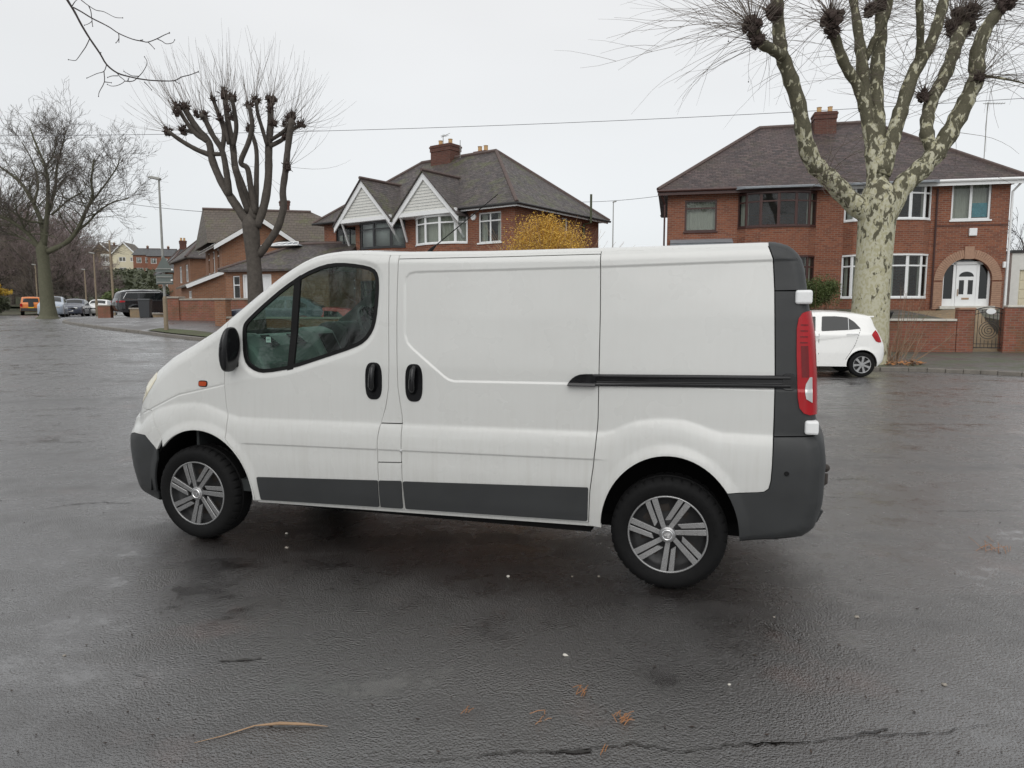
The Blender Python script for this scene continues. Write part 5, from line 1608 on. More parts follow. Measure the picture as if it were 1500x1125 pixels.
mb.tube([(a[0], 1.88, 4.77), (b[0], 1.88, 4.77)], .04, 4); mb.tube([(a[0] + .5, 2.63, b[1] + .08), (b[0] - .5, 2.63, b[1] + .08)], .03, 4); mb.build('glazing_bar', M['upvc'], ln)

def simple_house(name, label, px, Y, rz, W, D, zb, ze, zr, wm, rm, hl=1.8, hr=1.8, wins=(), side=(), group=None, ch=None):
    o = P(px, 400, Y); h = thing(name, label, 'house', (o.x, Y, 0), rz, group)
    mb = MB(); wall_grid(mb, (0, 0), (W, 0), zb, ze, [w[:4] for w in wins]); wall_grid(mb, (W, 0), (W, D), zb, ze); wall_grid(mb, (W, D), (0, D), zb, ze)
    wall_grid(mb, (0, D), (0, 0), zb, ze, [(D - w[1], D - w[0], w[2], w[3]) for w in side])
    if hl <= 0: mb.add([(0, 0, ze), (0, D, ze), (0, D / 2, zr - .1)], [(0, 1, 2)])
    if hr <= 0: mb.add([(W, 0, ze), (W, D, ze), (W, D / 2, zr - .1)], [(0, 1, 2)])
    mb.build('wall', wm, h, fix=False)
    for w in wins: window(h, (w[0], 0), (w[1], 0), w[2], w[3], w[4] if len(w) > 4 else 2, .7, M['upvc'], 'half', fw=.08)
    for w in side: window(h, (0, w[1]), (0, w[0]), w[2], w[3], 2, .7, M['upvc'], 'half', fw=.08)
    hip_roof(h, 0, W, 0, D, .35, ze, zr, hl, hr, rm)
    if ch: chimney(h, ch[0], ch[1], zr - .8, zr + .75, .6, .5, 2)
    return h
simple_house('detached_house', 'orange brick house with dark hipped roof next behind the gabled orange one', 279, 53, math.radians(33), 5.0, 8, 0, 5.35, 7.4, M['brick_orange'], M['tiles2'], side=[(1, 2.2, 3.6, 4.9), (4, 5.2, 3.6, 4.9), (1, 2.5, 1.4, 2.6)], ch=(2.5, 3))
simple_house('detached_house', 'far orange brick house with slate roof at the end of the near row', 247, 70, math.radians(33), 6.0, 8, 0, 5.2, 7.8, M['brick_orange'], M['tiles4'], side=[(1, 2.2, 3.4, 4.8), (4, 5.2, 3.4, 4.8)], ch=(2, 4))
# hillside houses about 240 m away
hh = 13.0
def hill_gable(label, px, wm, bw, wins):
    o = P(px, 400, 243); h = thing('terraced_house', label, 'house', (o.x, 243, 0), .12)
    mb = MB(); wall_grid(mb, (0, 0), (bw, 0), hh - 3, 20.3, [w[:4] for w in wins]); wall_grid(mb, (bw, 0), (bw, 9), hh - 3, 20.3); wall_grid(mb, (0, 9), (0, 0), hh - 3, 20.3); mb.prism([(0, 20.3), (bw, 20.3), (bw / 2, 23.9)], 0, .2); mb.build('wall', wm, h, fix=False)
    for w in wins: window(h, (w[0], 0), (w[1], 0), w[2], w[3], 2, 0, M['upvc'], None, fw=.14)
    mb = MB()
    for s in (-1, 1):
        up = [(bw / 2 + s * (bw / 2 + .5), -.5, 19.9), (bw / 2 + s * (bw / 2 + .5), 9.5, 19.9), (bw / 2, 9.5, 24.1), (bw / 2, -.5, 24.1)]
        mb.add(up + [(p[0], p[1], p[2] - .25) for p in up], [(0, 1, 2, 3), (7, 6, 5, 4), (0, 3, 7, 4)])
    mb.build('roof', M['tiles3'], h)
    mb = MB()
    for s in (-1, 1): mb.bar((bw / 2, -.55, 23.95), (bw / 2 + s * (bw / 2 + .5), -.55, 19.8), .1, .35)
    mb.build('bargeboard', M['upvc'], h)
    return h
h1 = hill_gable('brick gabled hillside house with white boarded centre strip, leftmost in the row', 131, M['brick_buff'], 7.6, [(1.2, 2.4, 17.5, 18.9), (4.2, 6.4, 17.5, 19.2), (4.2, 6.4, 14.0, 15.6)])
mb = MB(); mb.box(3.9, -.06, 16.2, 6.7, -.01, 17.4); mb.box(3.9, -.06, 10.0, 6.7, -.01, 13.8); mb.box(3.9, -.06, 19.3, 6.7, -.01, 20.2); mb.build('white_boarding', M['white_render'], h1)
h2 = hill_gable('cream rendered gabled hillside house', 166, M['cream'], 7.4, [(2.0, 4.2, 17.6, 19.1), (5.6, 6.9, 17.6, 19.1), (2.0, 4.2, 14.0, 15.6)])
simple_house('terraced_house', 'dark roofed hillside block behind the two gables', 118, 256, .1, 20, 9, hh, 20.5, 24.6, M['brick_buff'], M['tiles3'], 3, 3, ch=(10, 4.5))
simple_house('terraced_house', 'red brick hillside house with grey roof left of the pair beside the lamp post', 196, 235, .10, 6.6, 9, 8, 19.2, 21.6, M['brick'], M['tiles4'], -1, -1, [(1, 2.6, 16.6, 18.4), (3.8, 5.4, 16.6, 18.4), (1, 3, 12.4, 15), (3.8, 5.4, 12.4, 15)], ch=(3, 4.5))
simple_house('terraced_house', 'red brick hillside house with white porch right in the hillside row', 217, 232, .10, 7.4, 9, 8, 18.6, 21.2, M['brick'], M['tiles4'], -1, -1, [(1, 2.8, 16.2, 17.9), (4.4, 6.2, 16.2, 17.9), (2.4, 4.6, 12.0, 14.6)], ch=(5, 4.5))

# ---------------------------------------------------------------- garden walls, gate, piers, hedge ground
def garden_wall(name, label, pix, Y0, Y1, top, th=.22, mat=None, cop=None, piers=(), capm=None, z0=0, coph=.08, group=None):
    a = P(pix[0], 450, Y0); b = P(pix[1], 450, Y1)
    L = math.hypot(b.x - a.x, b.y - a.y); rz = math.atan2(b.y - a.y, b.x - a.x)
    r = thing(name, label, 'wall', (a.x, a.y, 0), rz, group)
    mb = MB(); mb.box(0, 0, z0, L, th, top - coph); mb.build('wall_face', mat or M['brick_wall'], r)
    mb = MB(); k = 0.0
    while k < L: mb.box(k + .004, -.04, top - coph, min(L, k + .6) - .004, th + .04, top); k += .6
    mb.build('coping', cop or M['stone'], r, bevel=.01)
    for u, w, h in piers:
        mb = MB(); mb.box(u - w / 2, -.06, z0, u + w / 2, th + .06, h); pr = mb.build('pier', mat or M['brick_wall'], r)
        mb = MB(); mb.box(u - w / 2 - .04, -.10, h, u + w / 2 + .04, th + .10, h + .08); mb.build('pier_cap', capm or M['stone'], pr, bevel=.015)
    return r
garden_wall('garden_wall', 'red brick garden wall with stone coping left of the pollarded tree', (247, 372), 33.2, 31.5, 1.546 + 16 * 32 / 1043 , piers=[(.3, .75, 2.05)])
garden_wall('garden_wall', 'low orange brick wall and square pier beside the red garden wall', (318, 540), 29.5, 27.2, 1.25, mat=M['brick_orange'], piers=[(.2, .55, 1.92)])
garden_wall('garden_wall', 'low buff brick wall behind the wheelie bin', (196, 246), 41, 39.5, 1.35, mat=M['brick_buff'], piers=[(.2, 1.0, 1.55)])
garden_wall('gate_pier', 'short brick pier left of the black estate car', (146, 158), 46, 46, 1.5, mat=M['brick_wall'], piers=[(.3, .8, 1.75)])
# right-hand frontage: parallel to the house, 7 m nearer
fo = (pl0.x + math.sin(hrz) * 7.2, pl0.y - math.cos(hrz) * 7.2)
fh = vertical_plane((fo[0], fo[1], 0), (math.cos(hrz), math.sin(hrz)))
def front_wall(label, x0, x1, ztop, cop, name='garden_wall', piers=()):
    u0 = fh(x0, 480)[0]; u1 = fh(x1, 480)[0]
    r = thing(name, label, 'wall', (fo[0], fo[1], 0), hrz)
    mb = MB(); mb.box(u0, 0, 0, u1, .24, ztop - .07); mb.build('wall_face', M['brick_wall'], r)
    mb = MB(); k = u0
    while k < u1: mb.box(k + .003, -.05, ztop - .07, min(u1, k + .9) - .003, .29, ztop); k += .9
    mb.build('coping', cop, r, bevel=.012)
    for x, w, z in piers:
        u = fh(x, 480)[0]; mb = MB(); mb.box(u - w / 2, -.05, 0, u + w / 2, .32, z); mb.build('pier', M['brick_wall'], r)
    return r
zt1 = fh(1340, 467)[1]; zt2 = fh(1415, 450.5)[1]; zt3 = fh(1495, 447)[1]
front_wall('long brick retaining wall with pale coping behind the white hatchback', 1040, 1401, zt1, M['coping_white'])
front_wall('short taller brick wall left of the iron gate', 1402, 1427, zt2, M['brick_arch'])
front_wall('brick garden wall with cream coping right of the iron gate', 1473, 1560, zt3, M['coping_white'], piers=[(1479, .35, zt3 - .1)])
mb = MB(); L_ = 14.5; gm_ = (fh(1430, 480)[0] + fh(1471, 480)[0]) / 2
for xa, xb in ((-3, gm_ - .75), (gm_ + .75, L_ + 6)):
    mb.add([(xa, .25, 0), (xb, .25, 0), (xb, 7.15, 0), (xa, 7.15, 0), (xa, .25, zt1 - .1), (xb, .25, zt1 - .1), (xb, 7.15, gz + .02), (xa, 7.15, gz + .02)], [(0, 3, 2, 1), (4, 5, 6, 7), (0, 1, 5, 4), (1, 2, 6, 5), (2, 3, 7, 6), (3, 0, 4, 7)])
gl_ = mb.build('front_garden', M['pavement_moss'], None); gl_.location = (fo[0], fo[1], 0); gl_.rotation_euler = (0, 0, hrz); tag(gl_, 'raised paved front garden of the right-hand houses', None, kind='structure')
# gate
ga = fh(1430, 452); gb = fh(1471, 515)
g = thing('garden_gate', 'black wrought iron gate with a spiral centre and small oval plaque', 'gate', (fo[0], fo[1], 0), hrz)
mb = MB(); u0, u1 = ga[0], gb[0]; zt, zb = ga[1] - .05, .28; um = (u0 + u1) / 2
for u in (u0, u1): mb.bar((u, .1, zb), (u, .1, zt + .05), .045)
n = 12
arc = [(u0 + (u1 - u0) * k / n, .1, zt + .10 * math.sin(math.pi * k / n)) for k in range(n + 1)]
mb.tube(arc, .018, 6); mb.tube([(a[0], a[1], a[2] - .14) for a in arc], .012, 5); mb.bar((u0, .1, zb + .06), (u1, .1, zb + .06), .03); mb.bar((u0, .1, zb + .18), (u1, .1, zb + .18), .02)
mb.build('gate_frame', M['iron'], g)
mb = MB(); zm = (zt + zb) / 2 - .02; rr = (u1 - u0) * .36
sp = [(um + rr * (1 - t / 26) * math.cos(t), .1, zm + rr * (1 - t / 26) * math.sin(t)) for t in np.linspace(0, 24, 110)]
mb.tube(sp, .011, 5)
for k in range(1, 8):
    u = u0 + (u1 - u0) * k / 8
    dxx = abs(u - um); 
    if dxx < rr:
        h_ = math.sqrt(rr * rr - dxx * dxx); mb.tube([(u, .1, zb + .06), (u, .1, zm - h_)], .009, 5); mb.tube([(u, .1, zm + h_), (u, .1, zt + .02)], .009, 5)
    else: mb.tube([(u, .1, zb + .06), (u, .1, zt)], .009, 5)
mb.build('gate_scrolls', M['iron'], g)
mb = MB(); mb.lathe([(.001, .004), (.13, .004), (.14, 0)], 24, Matrix.Translation((um + .02, .07, zt - .04)) @ Matrix.Rotation(math.pi / 2, 4, 'X') @ Matrix.Diagonal((1, .62, 1, 1))); pq = mb.build('plaque', M['upvc'], g)
mb = MB(); mb.add([(um - .75, .2, .15), (um + .75, .2, .15), (um + .75, 3.2, gz), (um - .75, 3.2, gz - .3), (um - .75, 7.1, gz - .1), (um + .75, 7.1, gz - .1)], [(0, 1, 2, 3), (3, 2, 5, 4)]); st_ = mb.build('garden_path', M['brick_buff'], None); st_.location = (fo[0], fo[1], .05); st_.rotation_euler = (0, 0, hrz); tag(st_, 'sloping path behind the iron gate', None, kind='structure')
# outbuilding at the right edge
a = P(1481, 400, 33); ob_ = thing('garage', 'white garage with grey door at the right edge of the picture', 'garage', (a.x, 33, 0), hrz)
mb = MB(); zt_ = P(1490, 371, 33).z; wall_grid(mb, (0, 0), (6, 0), 0, zt_, [(.35, 3.2, 0, zt_ - .75)]); wall_grid(mb, (6, 0), (6, 5), 0, zt_); wall_grid(mb, (0, 5), (0, 0), 0, zt_); mb.box(0, .0, zt_, 6, 5, zt_ + .02); mb.build('wall', M['white_render'], ob_, fix=False)
mb = MB(); mb.box(-.05, -.08, zt_ + .02, 6.1, 5.1, zt_ + .14); mb.build('roof', M['iron'], ob_)
mb = MB(); mb.box(.35, .1, 0, 3.2, .15, zt_ - .75)
for i in range(3):
    for j in range(5): mb.box(.42 + i * .93, .08, 1.2 + j * .42, 1.26 + i * .93, .10, 1.55 + j * .42)
mb.build('garage_door', M['cream'], ob_, bevel=.005)

# ---------------------------------------------------------------- lamp posts, sign, cables
def lamp_post(label, px_base, py_base, px_top, py_top, Y, r=.07, brown=0, group='lamp posts', arm=(-.5, 0), zb=None):
    zb = G(P(px_base, 450, Y).x, Y) if zb is None else zb
    b = P(px_base, py_base, Y); x = b.x; t = P(px_top, py_top, Y)
    o = thing('street_lamp', label, 'street lamp', (x, Y, zb), 0, group)
    h = t.z - zb; dx = t.x - x
    mb = MB(); mb.tube([(0, 0, 0), (0, 0, 1.25)], r * 1.45, 10); mb.tube([(0, 0, 1.25), (0, 0, 1.35)], [r * 1.45, r * .9], 10); mb.build('post_base', M['post_brown'] if brown else M['galv'], o, smooth=False)
    mb = MB(); mb.tube([(0, 0, 1.3), (0, 0, h - .05)], [r, r * .65], 8); mb.build('post', M['galv'] if brown < 2 else M['post_brown'], o)
    mb = MB(); sg_ = 1 if arm[0] < 0 else -1; mb.prism([(arm[0] * .8, h + .07), (arm[0] * .5, h + .10), (sg_ * .06, h + .04), (sg_ * .07, h - .04), (0, h - .05), (arm[0] * .75, h + .03)], -.09, .09); mb.build('lamp_head', M['galv'], o, bevel=.02)
    return o
lamp_post('tall grey lamp post carrying the triangular sign left of the orange brick houses', 244, 488, 231, 262, 27.2, .055, 1, zb=.70)
lamp_post('slim lamp post standing alone against the sky between the two brick pairs', 897, 400, 896.5, 296, 62, .06, 0, zb=.0, arm=(.35, 0))
lamp_post('pale lamp post behind the orange pickup', 55, 440, 52, 388, 82, .09, 2)
lamp_post('pale lamp post between the tree trunks right of the dark saloon', 127, 450, 123.5, 395, 84, .09, 2)
lamp_post('tallest of the pale lamp posts, in front of the hillside houses', 142, 455, 136, 371, 62, .08, 2)
tp = thing('telegraph_pole', 'thin brown telegraph pole in front of the cream hillside house', 'pole', (P(166, 430, 75).x, 75, G(P(166, 430, 75).x, 75)))
mb = MB(); ht = P(162, 352, 75).z - tp.location.z; mb.tube([(0, 0, 0), (-.1, 0, ht)], [.14, .09], 8); mb.build('pole', M['post_brown'], tp)
mb = MB(); mb.bar((-.5, 0, ht - .3), (.4, 0, ht - .3), .06); mb.build('cross_arm', M['post_brown'], tp)
sg = thing('road_sign', 'grey back of a triangular road sign with a square plate below on the lamp post', 'sign', (P(244, 400, 27.0).x - .07, 27.0, 0))
mb = MB(); zt = P(243, 374, 27).z; mb.prism([(-.38, zt - .62), (.34, zt - .62), (-.02, zt)], 0, .012); mb.build('triangle_plate', M['signback'], sg, bevel=.003)
mb = MB(); mb.box(-.34, 0, zt - 1.08, .30, .012, zt - .70); mb.build('lower_plate', M['signback'], sg)
mb = MB()
for z in (zt - .5, zt - .8, zt - 1.0): mb.bar((-.3, -.02, z), (.28, -.02, z), .03)
mb.build('sign_bracket', M['galv'], sg)
mb = MB(); mb.box(.27, -.05, zt - .56, .33, .0, zt - .50); mb.box(.24, -.05, zt - .95, .30, .0, zt - .89); mb.build('sign_clip', M['upvc'], sg)

def cable(label, a, b, sag, r=.012):
    mb = MB(); n = 24; a = Vector(a); b = Vector(b)
    mb.tube([a.lerp(b, k / n) - Vector((0, 0, sag * 4 * (k / n) * (1 - k / n))) for k in range(n + 1)], r, 5)
    tag(mb.build('overhead_cable', M['cable'], None), label, 'cable', 'overhead cables')
cable('long overhead cable crossing the sky behind both tree crowns', P(-60, 199, 40), P(1560, 140, 34), .45, .013)
cable('short overhead cable from the far left down to the left brick house', P(150, 292, 60), P(296, 310, 44), .1, .016)
cable('overhead cable running from the middle house toward the right edge', P(845, 296, 38), P(1010, 280, 33), .12, .011)
# ---------------------------------------------------------------- trees
def catmull(pts, n=5):
    pts = [Vector(p) for p in pts]
    if len(pts) < 3: return pts
    out = []
    P_ = [pts[0] * 2 - pts[1]] + pts + [pts[-1] * 2 - pts[-2]]
    for i in range(1, len(P_) - 2):
        a, b, c, d = P_[i - 1:i + 3]
        for k in range(n):
            t = k / n
            out.append(.5 * ((2 * b) + (c - a) * t + (2 * a - 5 * b + 4 * c - d) * t * t + (3 * b - a - 3 * c + d) * t ** 3))
    out.append(pts[-1])
    return out

def limb(pix, Y0, conv, r0, r1, dY=0.0, wob=.012, rnd=RND, n=5):
    """limb traced as pixels; depth drifts by dY along its length. returns points, radii"""
    m = len(pix); pts = []
    for i, (a, b) in enumerate(pix):
        px, py = conv(a, b)
        pts.append(P(px, py, Y0 + dY * (i / (m - 1)) ** 1.2))
    c = catmull(pts, n); L = len(c)
    rad = [r0 + (r1 - r0) * (i / (L - 1)) ** .8 for i in range(L)]
    rad = [r * (1 + rnd.uniform(-.06, .06)) for r in rad]
    return c, rad

def shoot(mb, p, d, L, r, rnd, seg=6, droop=0.0, curl=.12, sides=3):
    d = d.normalized(); pts = [p]; q = p.copy()
    for i in range(seg):
        d = (d + Vector((rnd.uniform(-curl, curl), rnd.uniform(-curl, curl), rnd.uniform(-curl, curl) * .6 + droop))).normalized()
        q = q + d * (L / seg); pts.append(q)
    mb.tube(pts, [r * (1 - .65 * i / seg) for i in range(seg + 1)], sides, cap=False)
    return pts

def branch(mb, tw, p, d, L, r, lvl, rnd, up=.10, spread=.9, nsub=(3, 5), minr=.006, seg=5):
    d = d.normalized(); pts = [p]; q = p.copy()
    for i in range(seg):
        d = (d + Vector((rnd.uniform(-.22, .22), rnd.uniform(-.22, .22), rnd.uniform(-.16, .16) + up))).normalized()
        q = q + d * (L / seg); pts.append(q)
    rr = [max(minr, r * (1 - .55 * i / seg)) for i in range(seg + 1)]
    (mb if r > .022 else tw).tube(pts, rr, 5 if r > .05 else 3, cap=False)
    if lvl <= 0: return
    for _ in range(rnd.randint(*nsub)):
        k = rnd.randint(1, seg); t = pts[k]; dd = (pts[k] - pts[k - 1]).normalized()
        s = Vector((rnd.gauss(0, 1), rnd.gauss(0, 1), rnd.gauss(0, .7))); s = (s - dd * s.dot(dd)).normalized()
        branch(mb, tw, t, dd + s * spread * rnd.uniform(.5, 1.1), L * rnd.uniform(.5, .75), rr[k] * .62, lvl - 1, rnd, up, spread, nsub, minr, seg)

# big plane tree on the right
T = thing('plane_tree', 'large pollarded plane tree with mottled cream and olive bark beside the white hatchback', 'tree', (0, 0, 0))
cz = lambda a, b: (950 + .36667 * a, .36667 * b)
rnd = random.Random(11)
YT = 19.2
trunk, sh = MB(), MB()
base = P(1273, 500, YT); gb_ = G(base.x, YT) + .05
c = catmull([Vector((base.x - .02, YT, gb_ - .1)), Vector((base.x, YT, gb_ + .5)), P(1274, 470, YT), P(1277, 420, YT), P(1281, 370, YT), P(1284, 330, YT), P(1286, 300, YT), P(1287, 278, YT), P(1288, 258, YT)], 6)
rad = [.66, .58, .54, .51] + list(np.interp(np.linspace(0, 1, len(c) - 4), [0, .2, .4, .62, .75, .88, 1], [.49, .47, .44, .46, .47, .36, .12]))
trunk.tube(c, rad, 28)
limbs = [
 ([(880, 860), (800, 795), (725, 715), (660, 650), (625, 560), (600, 420), (562, 300), (530, 210), (520, 120), (515, 0), (512, -90)], .30, .125, -.9),
 ([(535, 225), (490, 195), (445, 170), (425, 120)], .14, .12, -1.3),
 ([(915, 850), (905, 700), (890, 560), (868, 420), (852, 250), (838, 130), (818, 0), (800, -80)], .27, .085, .9),
 ([(920, 830), (925, 650), (915, 520), (908, 380), (918, 220), (930, 100), (925, 10), (925, -40)], .27, .13, 1.4),
 ([(862, 440), (835, 345), (785, 260), (752, 170), (735, 110), (730, 60)], .15, .12, -.6),
 ([(868, 240), (895, 170), (930, 110), (960, 40), (970, -60)], .09, .07, -.5),
 ([(930, 700), (975, 550), (1015, 420), (1060, 290), (1120, 190), (1160, 80), (1190, -40)], .24, .12, .5),
 ([(1075, 270), (1085, 190), (1085, 90), (1078, -60)], .12, .08, -.7),
 ([(1165, 640), (1118, 560), (1112, 490), (1132, 400), (1180, 310), (1215, 220), (1238, 150), (1262, 90)], .18, .17, 1.6),
 ([(950, 860), (1010, 750), (1085, 680), (1165, 590), (1225, 490), (1270, 400), (1310, 310), (1312, 220), (1345, 120), (1395, 50), (1450, -30)], .32, .13, -.4),
 ([(1325, 300), (1390, 310), (1470, 325), (1560, 350)], .05, .012, -1.0),
]
tips = []
for pix, r0, r1, dY in limbs:
    Yb = YT
    if pix[0] == (535, 225): Yb = YT - .75
    if pix[0] == (862, 440): Yb = YT + .35
    if pix[0] == (868, 240): Yb = YT + .6
    if pix[0] == (1075, 270): Yb = YT + .25
    if pix[0] == (1165, 640): Yb = YT - .15
    if pix[0] == (1325, 300): Yb = YT - .2
    c, rd_ = limb(pix, Yb, cz, r0 * .92, r1 * 1.02, dY, rnd=rnd)
    rd_ = [q * (1 + .07 * math.sin(i * 1.7 + r0 * 50)) for i, q in enumerate(rd_)]
    trunk.tube(c, rd_, 12 if r0 > .1 else 6)
    tips.append((c, rd_))
trunk.build('trunk', M['bark_plane'], T, smooth=True)
kn = MB()
knobs = []
def knob_at(a, b, Y, r, lump=26, K=None, rn=rnd, cv=cz, root=None):
    c0 = P(*cv(a, b), Y); K = MB(); rn2 = random.Random(int(a * 7 + b))
    for _ in range(lump):
        v = Vector((rn2.gauss(0, 1), rn2.gauss(0, 1), rn2.gauss(0, 1.15))).normalized() * r * rn2.uniform(.2, .95)
        K.sphere(c0 + v, r * rn2.uniform(.22, .5), rn2.uniform(.8, 1.2), 8, 5, .35, rn2)
    for _ in range(lump * 2):
        v = Vector((rn2.gauss(0, 1), rn2.gauss(0, 1), rn2.gauss(.3, 1))).normalized(); q = c0 + v * r * .8
        K.tube([q, q + v * r * rn2.uniform(.3, .9) + Vector((0, 0, r * .2))], [.014, .006], 4)
    K.build('pollard_knob', M['bark_knob'], root, smooth=False)
    return c0
for a, b, dy, r in ((420, 105, -2.0, .22), (430, 160, -2.0, .17), (732, 75, -.3, .26), (735, 125, -.3, .18), (500, 50, -.9, .18), (945, 5, .9, .2), (885, 40, 1.0, .17), (1235, 150, 1.3, .20), (1258, 85, 1.5, .34), (1215, 110, 1.4, .22), (1100, 385, .3, .16), (1320, 315, -.4, .12), (1425, 10, -.5, .22), (1290, 50, 1.4, .2)):
    knobs.append((knob_at(a, b, YT + dy, r, root=T), r))
balls = []
for k, (c0, r) in enumerate(knobs):
    nS = 62 if r > .2 else 34
    for _ in range(nS):
        az = rnd.uniform(0, 2 * math.pi); el = rnd.uniform(-.15, 1.45)
        d = Vector((math.cos(az) * math.cos(el), math.sin(az) * math.cos(el), math.sin(el)))
        if c0.x < P(1150, 0, YT).x and rnd.random() < .6: d.x = -abs(d.x) - .2
        if c0.x > P(1400, 0, YT).x and rnd.random() < .5: d.x = abs(d.x)
        L = rnd.uniform(.9, 4.0)
        pts = shoot(sh, c0 + d * r * .5, d, L, rnd.uniform(.004, .010), rnd, 9, droop=rnd.uniform(-.12, .05), curl=.17)
        if rnd.random() < .10: balls.append(pts[rnd.randint(4, 8)])
        for _k in range(rnd.choice((0, 1, 1, 2))):
            j = rnd.randint(2, 7); shoot(sh, pts[j], (pts[j] - pts[j - 1]).normalized() + Vector((rnd.uniform(-.6, .6), rnd.uniform(-.6, .6), rnd.uniform(-.3, .5))), L * .4, .005, rnd, 4, droop=-.04)
for c, rd_ in tips:
    for _ in range(26):
        j = rnd.randint(len(c) // 4, len(c) - 2); az = rnd.uniform(0, 6.28)
        d = Vector((math.cos(az), math.sin(az), rnd.uniform(-.3, 1.0)))
        shoot(sh, c[j], d, rnd.uniform(.5, 2.4), rnd.uniform(.005, .009), rnd, 7, droop=rnd.uniform(-.12, .05), curl=.16)
# tangle of shoots at the left fork
f0 = P(1197, 236, YT - .5)
for _ in range(34):
    az = rnd.uniform(0, 6.28); shoot(sh, f0 + Vector((rnd.uniform(-.2, .9), rnd.uniform(-.2, .2), rnd.uniform(-.9, .1))), Vector((math.cos(az), math.sin(az) - .3, rnd.uniform(-.2, 1))), rnd.uniform(.5, 1.6), .008, rnd, 7, droop=-.05, curl=.25)
sh.build('shoots', M['twig'], T, fix=False)
sd_ = MB()
for c0 in balls:
    L = rnd.uniform(.05, .16); sd_.tube([c0, c0 - Vector((0, 0, L))], .003, 3); sd_.sphere(c0 - Vector((0, 0, L)), .018, 1, 6, 4)
# seed balls hang on the shoots
sd_.build('seed_balls', M['twig_dark'], T, fix=False)

# suckers at the foot of the plane tree
S_ = thing('sapling_shoots', 'bare brown suckers fanning out of the kerb behind the white hatchback', 'shrub', (0, 0, 0))
s0 = P(1312, 535, 18.6); mb = MB()
for _ in range(30):
    t = rnd.uniform(-.35, 1.25)
    d = Vector((math.sin(t), rnd.uniform(-.15, .35), math.cos(t) * .9))
    p0 = Vector((s0.x + rnd.uniform(-.25, .35), 18.7 + rnd.uniform(-.2, .3), .05))
    pts = shoot(mb, p0, d, rnd.uniform(.6, 2.2), rnd.uniform(.008, .014), rnd, 6, curl=.06, droop=.02, sides=4)
    for _k in range(2):
        j = rnd.randint(2, 5); shoot(mb, pts[j], (pts[j] - pts[j - 1]) + Vector((rnd.uniform(-.1, .1), 0, .15)), .5, .005, rnd, 4)
mb.build('stems', M['twig_red'], S_, fix=False)
mb = MB()
for _ in range(70):
    c_ = Vector((s0.x + rnd.uniform(-.3, .7), 18.65 + rnd.uniform(-.3, .3), .08 + rnd.uniform(0, .12))); a = rnd.uniform(0, 6.28); u = Vector((math.cos(a), math.sin(a), rnd.uniform(-.5, .5))) * .07; v = Vector((-math.sin(a), math.cos(a), rnd.uniform(-.5, .5))) * .05
    mb.add([c_ - u, c_ - v, c_ + u, c_ + v], [(0, 1, 2, 3)])
mb.build('leaf_litter', M['needles'], S_, fix=False)

# pollarded tree in the middle
T = thing('pollarded_tree', 'dark pollarded street tree with knobbly fists and upright shoots before the orange brick house', 'tree', (0, 0, 0))
cz2 = lambda a, b: (190 + .32874 * a, 50 + .32874 * b)
YT2 = 24.5; rnd = random.Random(5); trunk, sh, kn = MB(), MB(), MB()
bx = P(376, 480, YT2); g0 = G(bx.x, YT2)
c = catmull([Vector((bx.x, YT2, g0 - .1)), P(375.5, 455, YT2), P(374, 420, YT2), P(372, 385, YT2), P(369, 350, YT2), P(367, 328, YT2), P(367, 312, YT2)], 5)
trunk.tube(c, list(np.interp(np.linspace(0, 1, len(c)), [0, .2, .5, .7, .85, 1], [.36, .27, .235, .27, .27, .08])), 16)
L2 = [
 ([(548, 870), (500, 800), (455, 735), (405, 650), (368, 560), (352, 480), (300, 420), (255, 350), (240, 325)], .15, .075, .3),
 ([(362, 540), (300, 515), (230, 475), (170, 432)], .085, .055, -.6),
 ([(350, 480), (290, 440), (245, 380), (212, 322)], .08, .055, -.3),
 ([(345, 470), (290, 440), (240, 428)], .06, .05, .8),
 ([(445, 720), (432, 620), (412, 520), (370, 450), (335, 380), (318, 362)], .10, .065, -.8),
 ([(375, 535), (412, 535)], .07, .06, -.2),
 ([(412, 520), (420, 440), (400, 370), (372, 292)], .075, .05, .2),
 ([(555, 830), (510, 700), (472, 600), (460, 500), (440, 400), (428, 320), (420, 262)], .13, .065, .8),
 ([(462, 500), (475, 420), (468, 350), (455, 282)], .07, .055, -.5),
 ([(530, 790), (495, 700), (470, 590)], .10, .07, -.6),
 ([(440, 490), (420, 400), (400, 375)], .05, .05, .3),
 ([(560, 800), (540, 690), (525, 600), (495, 570), (530, 480), (545, 400), (532, 318)], .10, .06, -.9),
 ([(562, 790), (565, 650), (565, 520), (545, 440)], .09, .055, .6),
 ([(565, 860), (600, 760), (618, 640), (620, 500), (628, 390), (626, 295)], .14, .085, .5),
 ([(612, 495), (590, 420), (572, 360), (562, 295)], .06, .05, -.4),
 ([(625, 500), (680, 470), (720, 430), (765, 402)], .07, .055, .7),
 ([(632, 470), (690, 430), (720, 380)], .06, .055, -.6),
 ([(575, 985), (620, 925), (660, 860), (685, 770), (682, 700), (695, 600), (705, 500), (722, 380)], .12, .085, -.7),
]
tp2 = []
for pix, r0, r1, dY in L2:
    c, rd_ = limb(pix, YT2 + (0 if r0 > .09 else .15), cz2, r0 * 1.12, r1 * 1.15, dY, rnd=rnd, n=5); trunk.tube(c, rd_, 9); tp2.append((c, rd_))
trunk.build('trunk', M['bark_dark'], T, smooth=True)
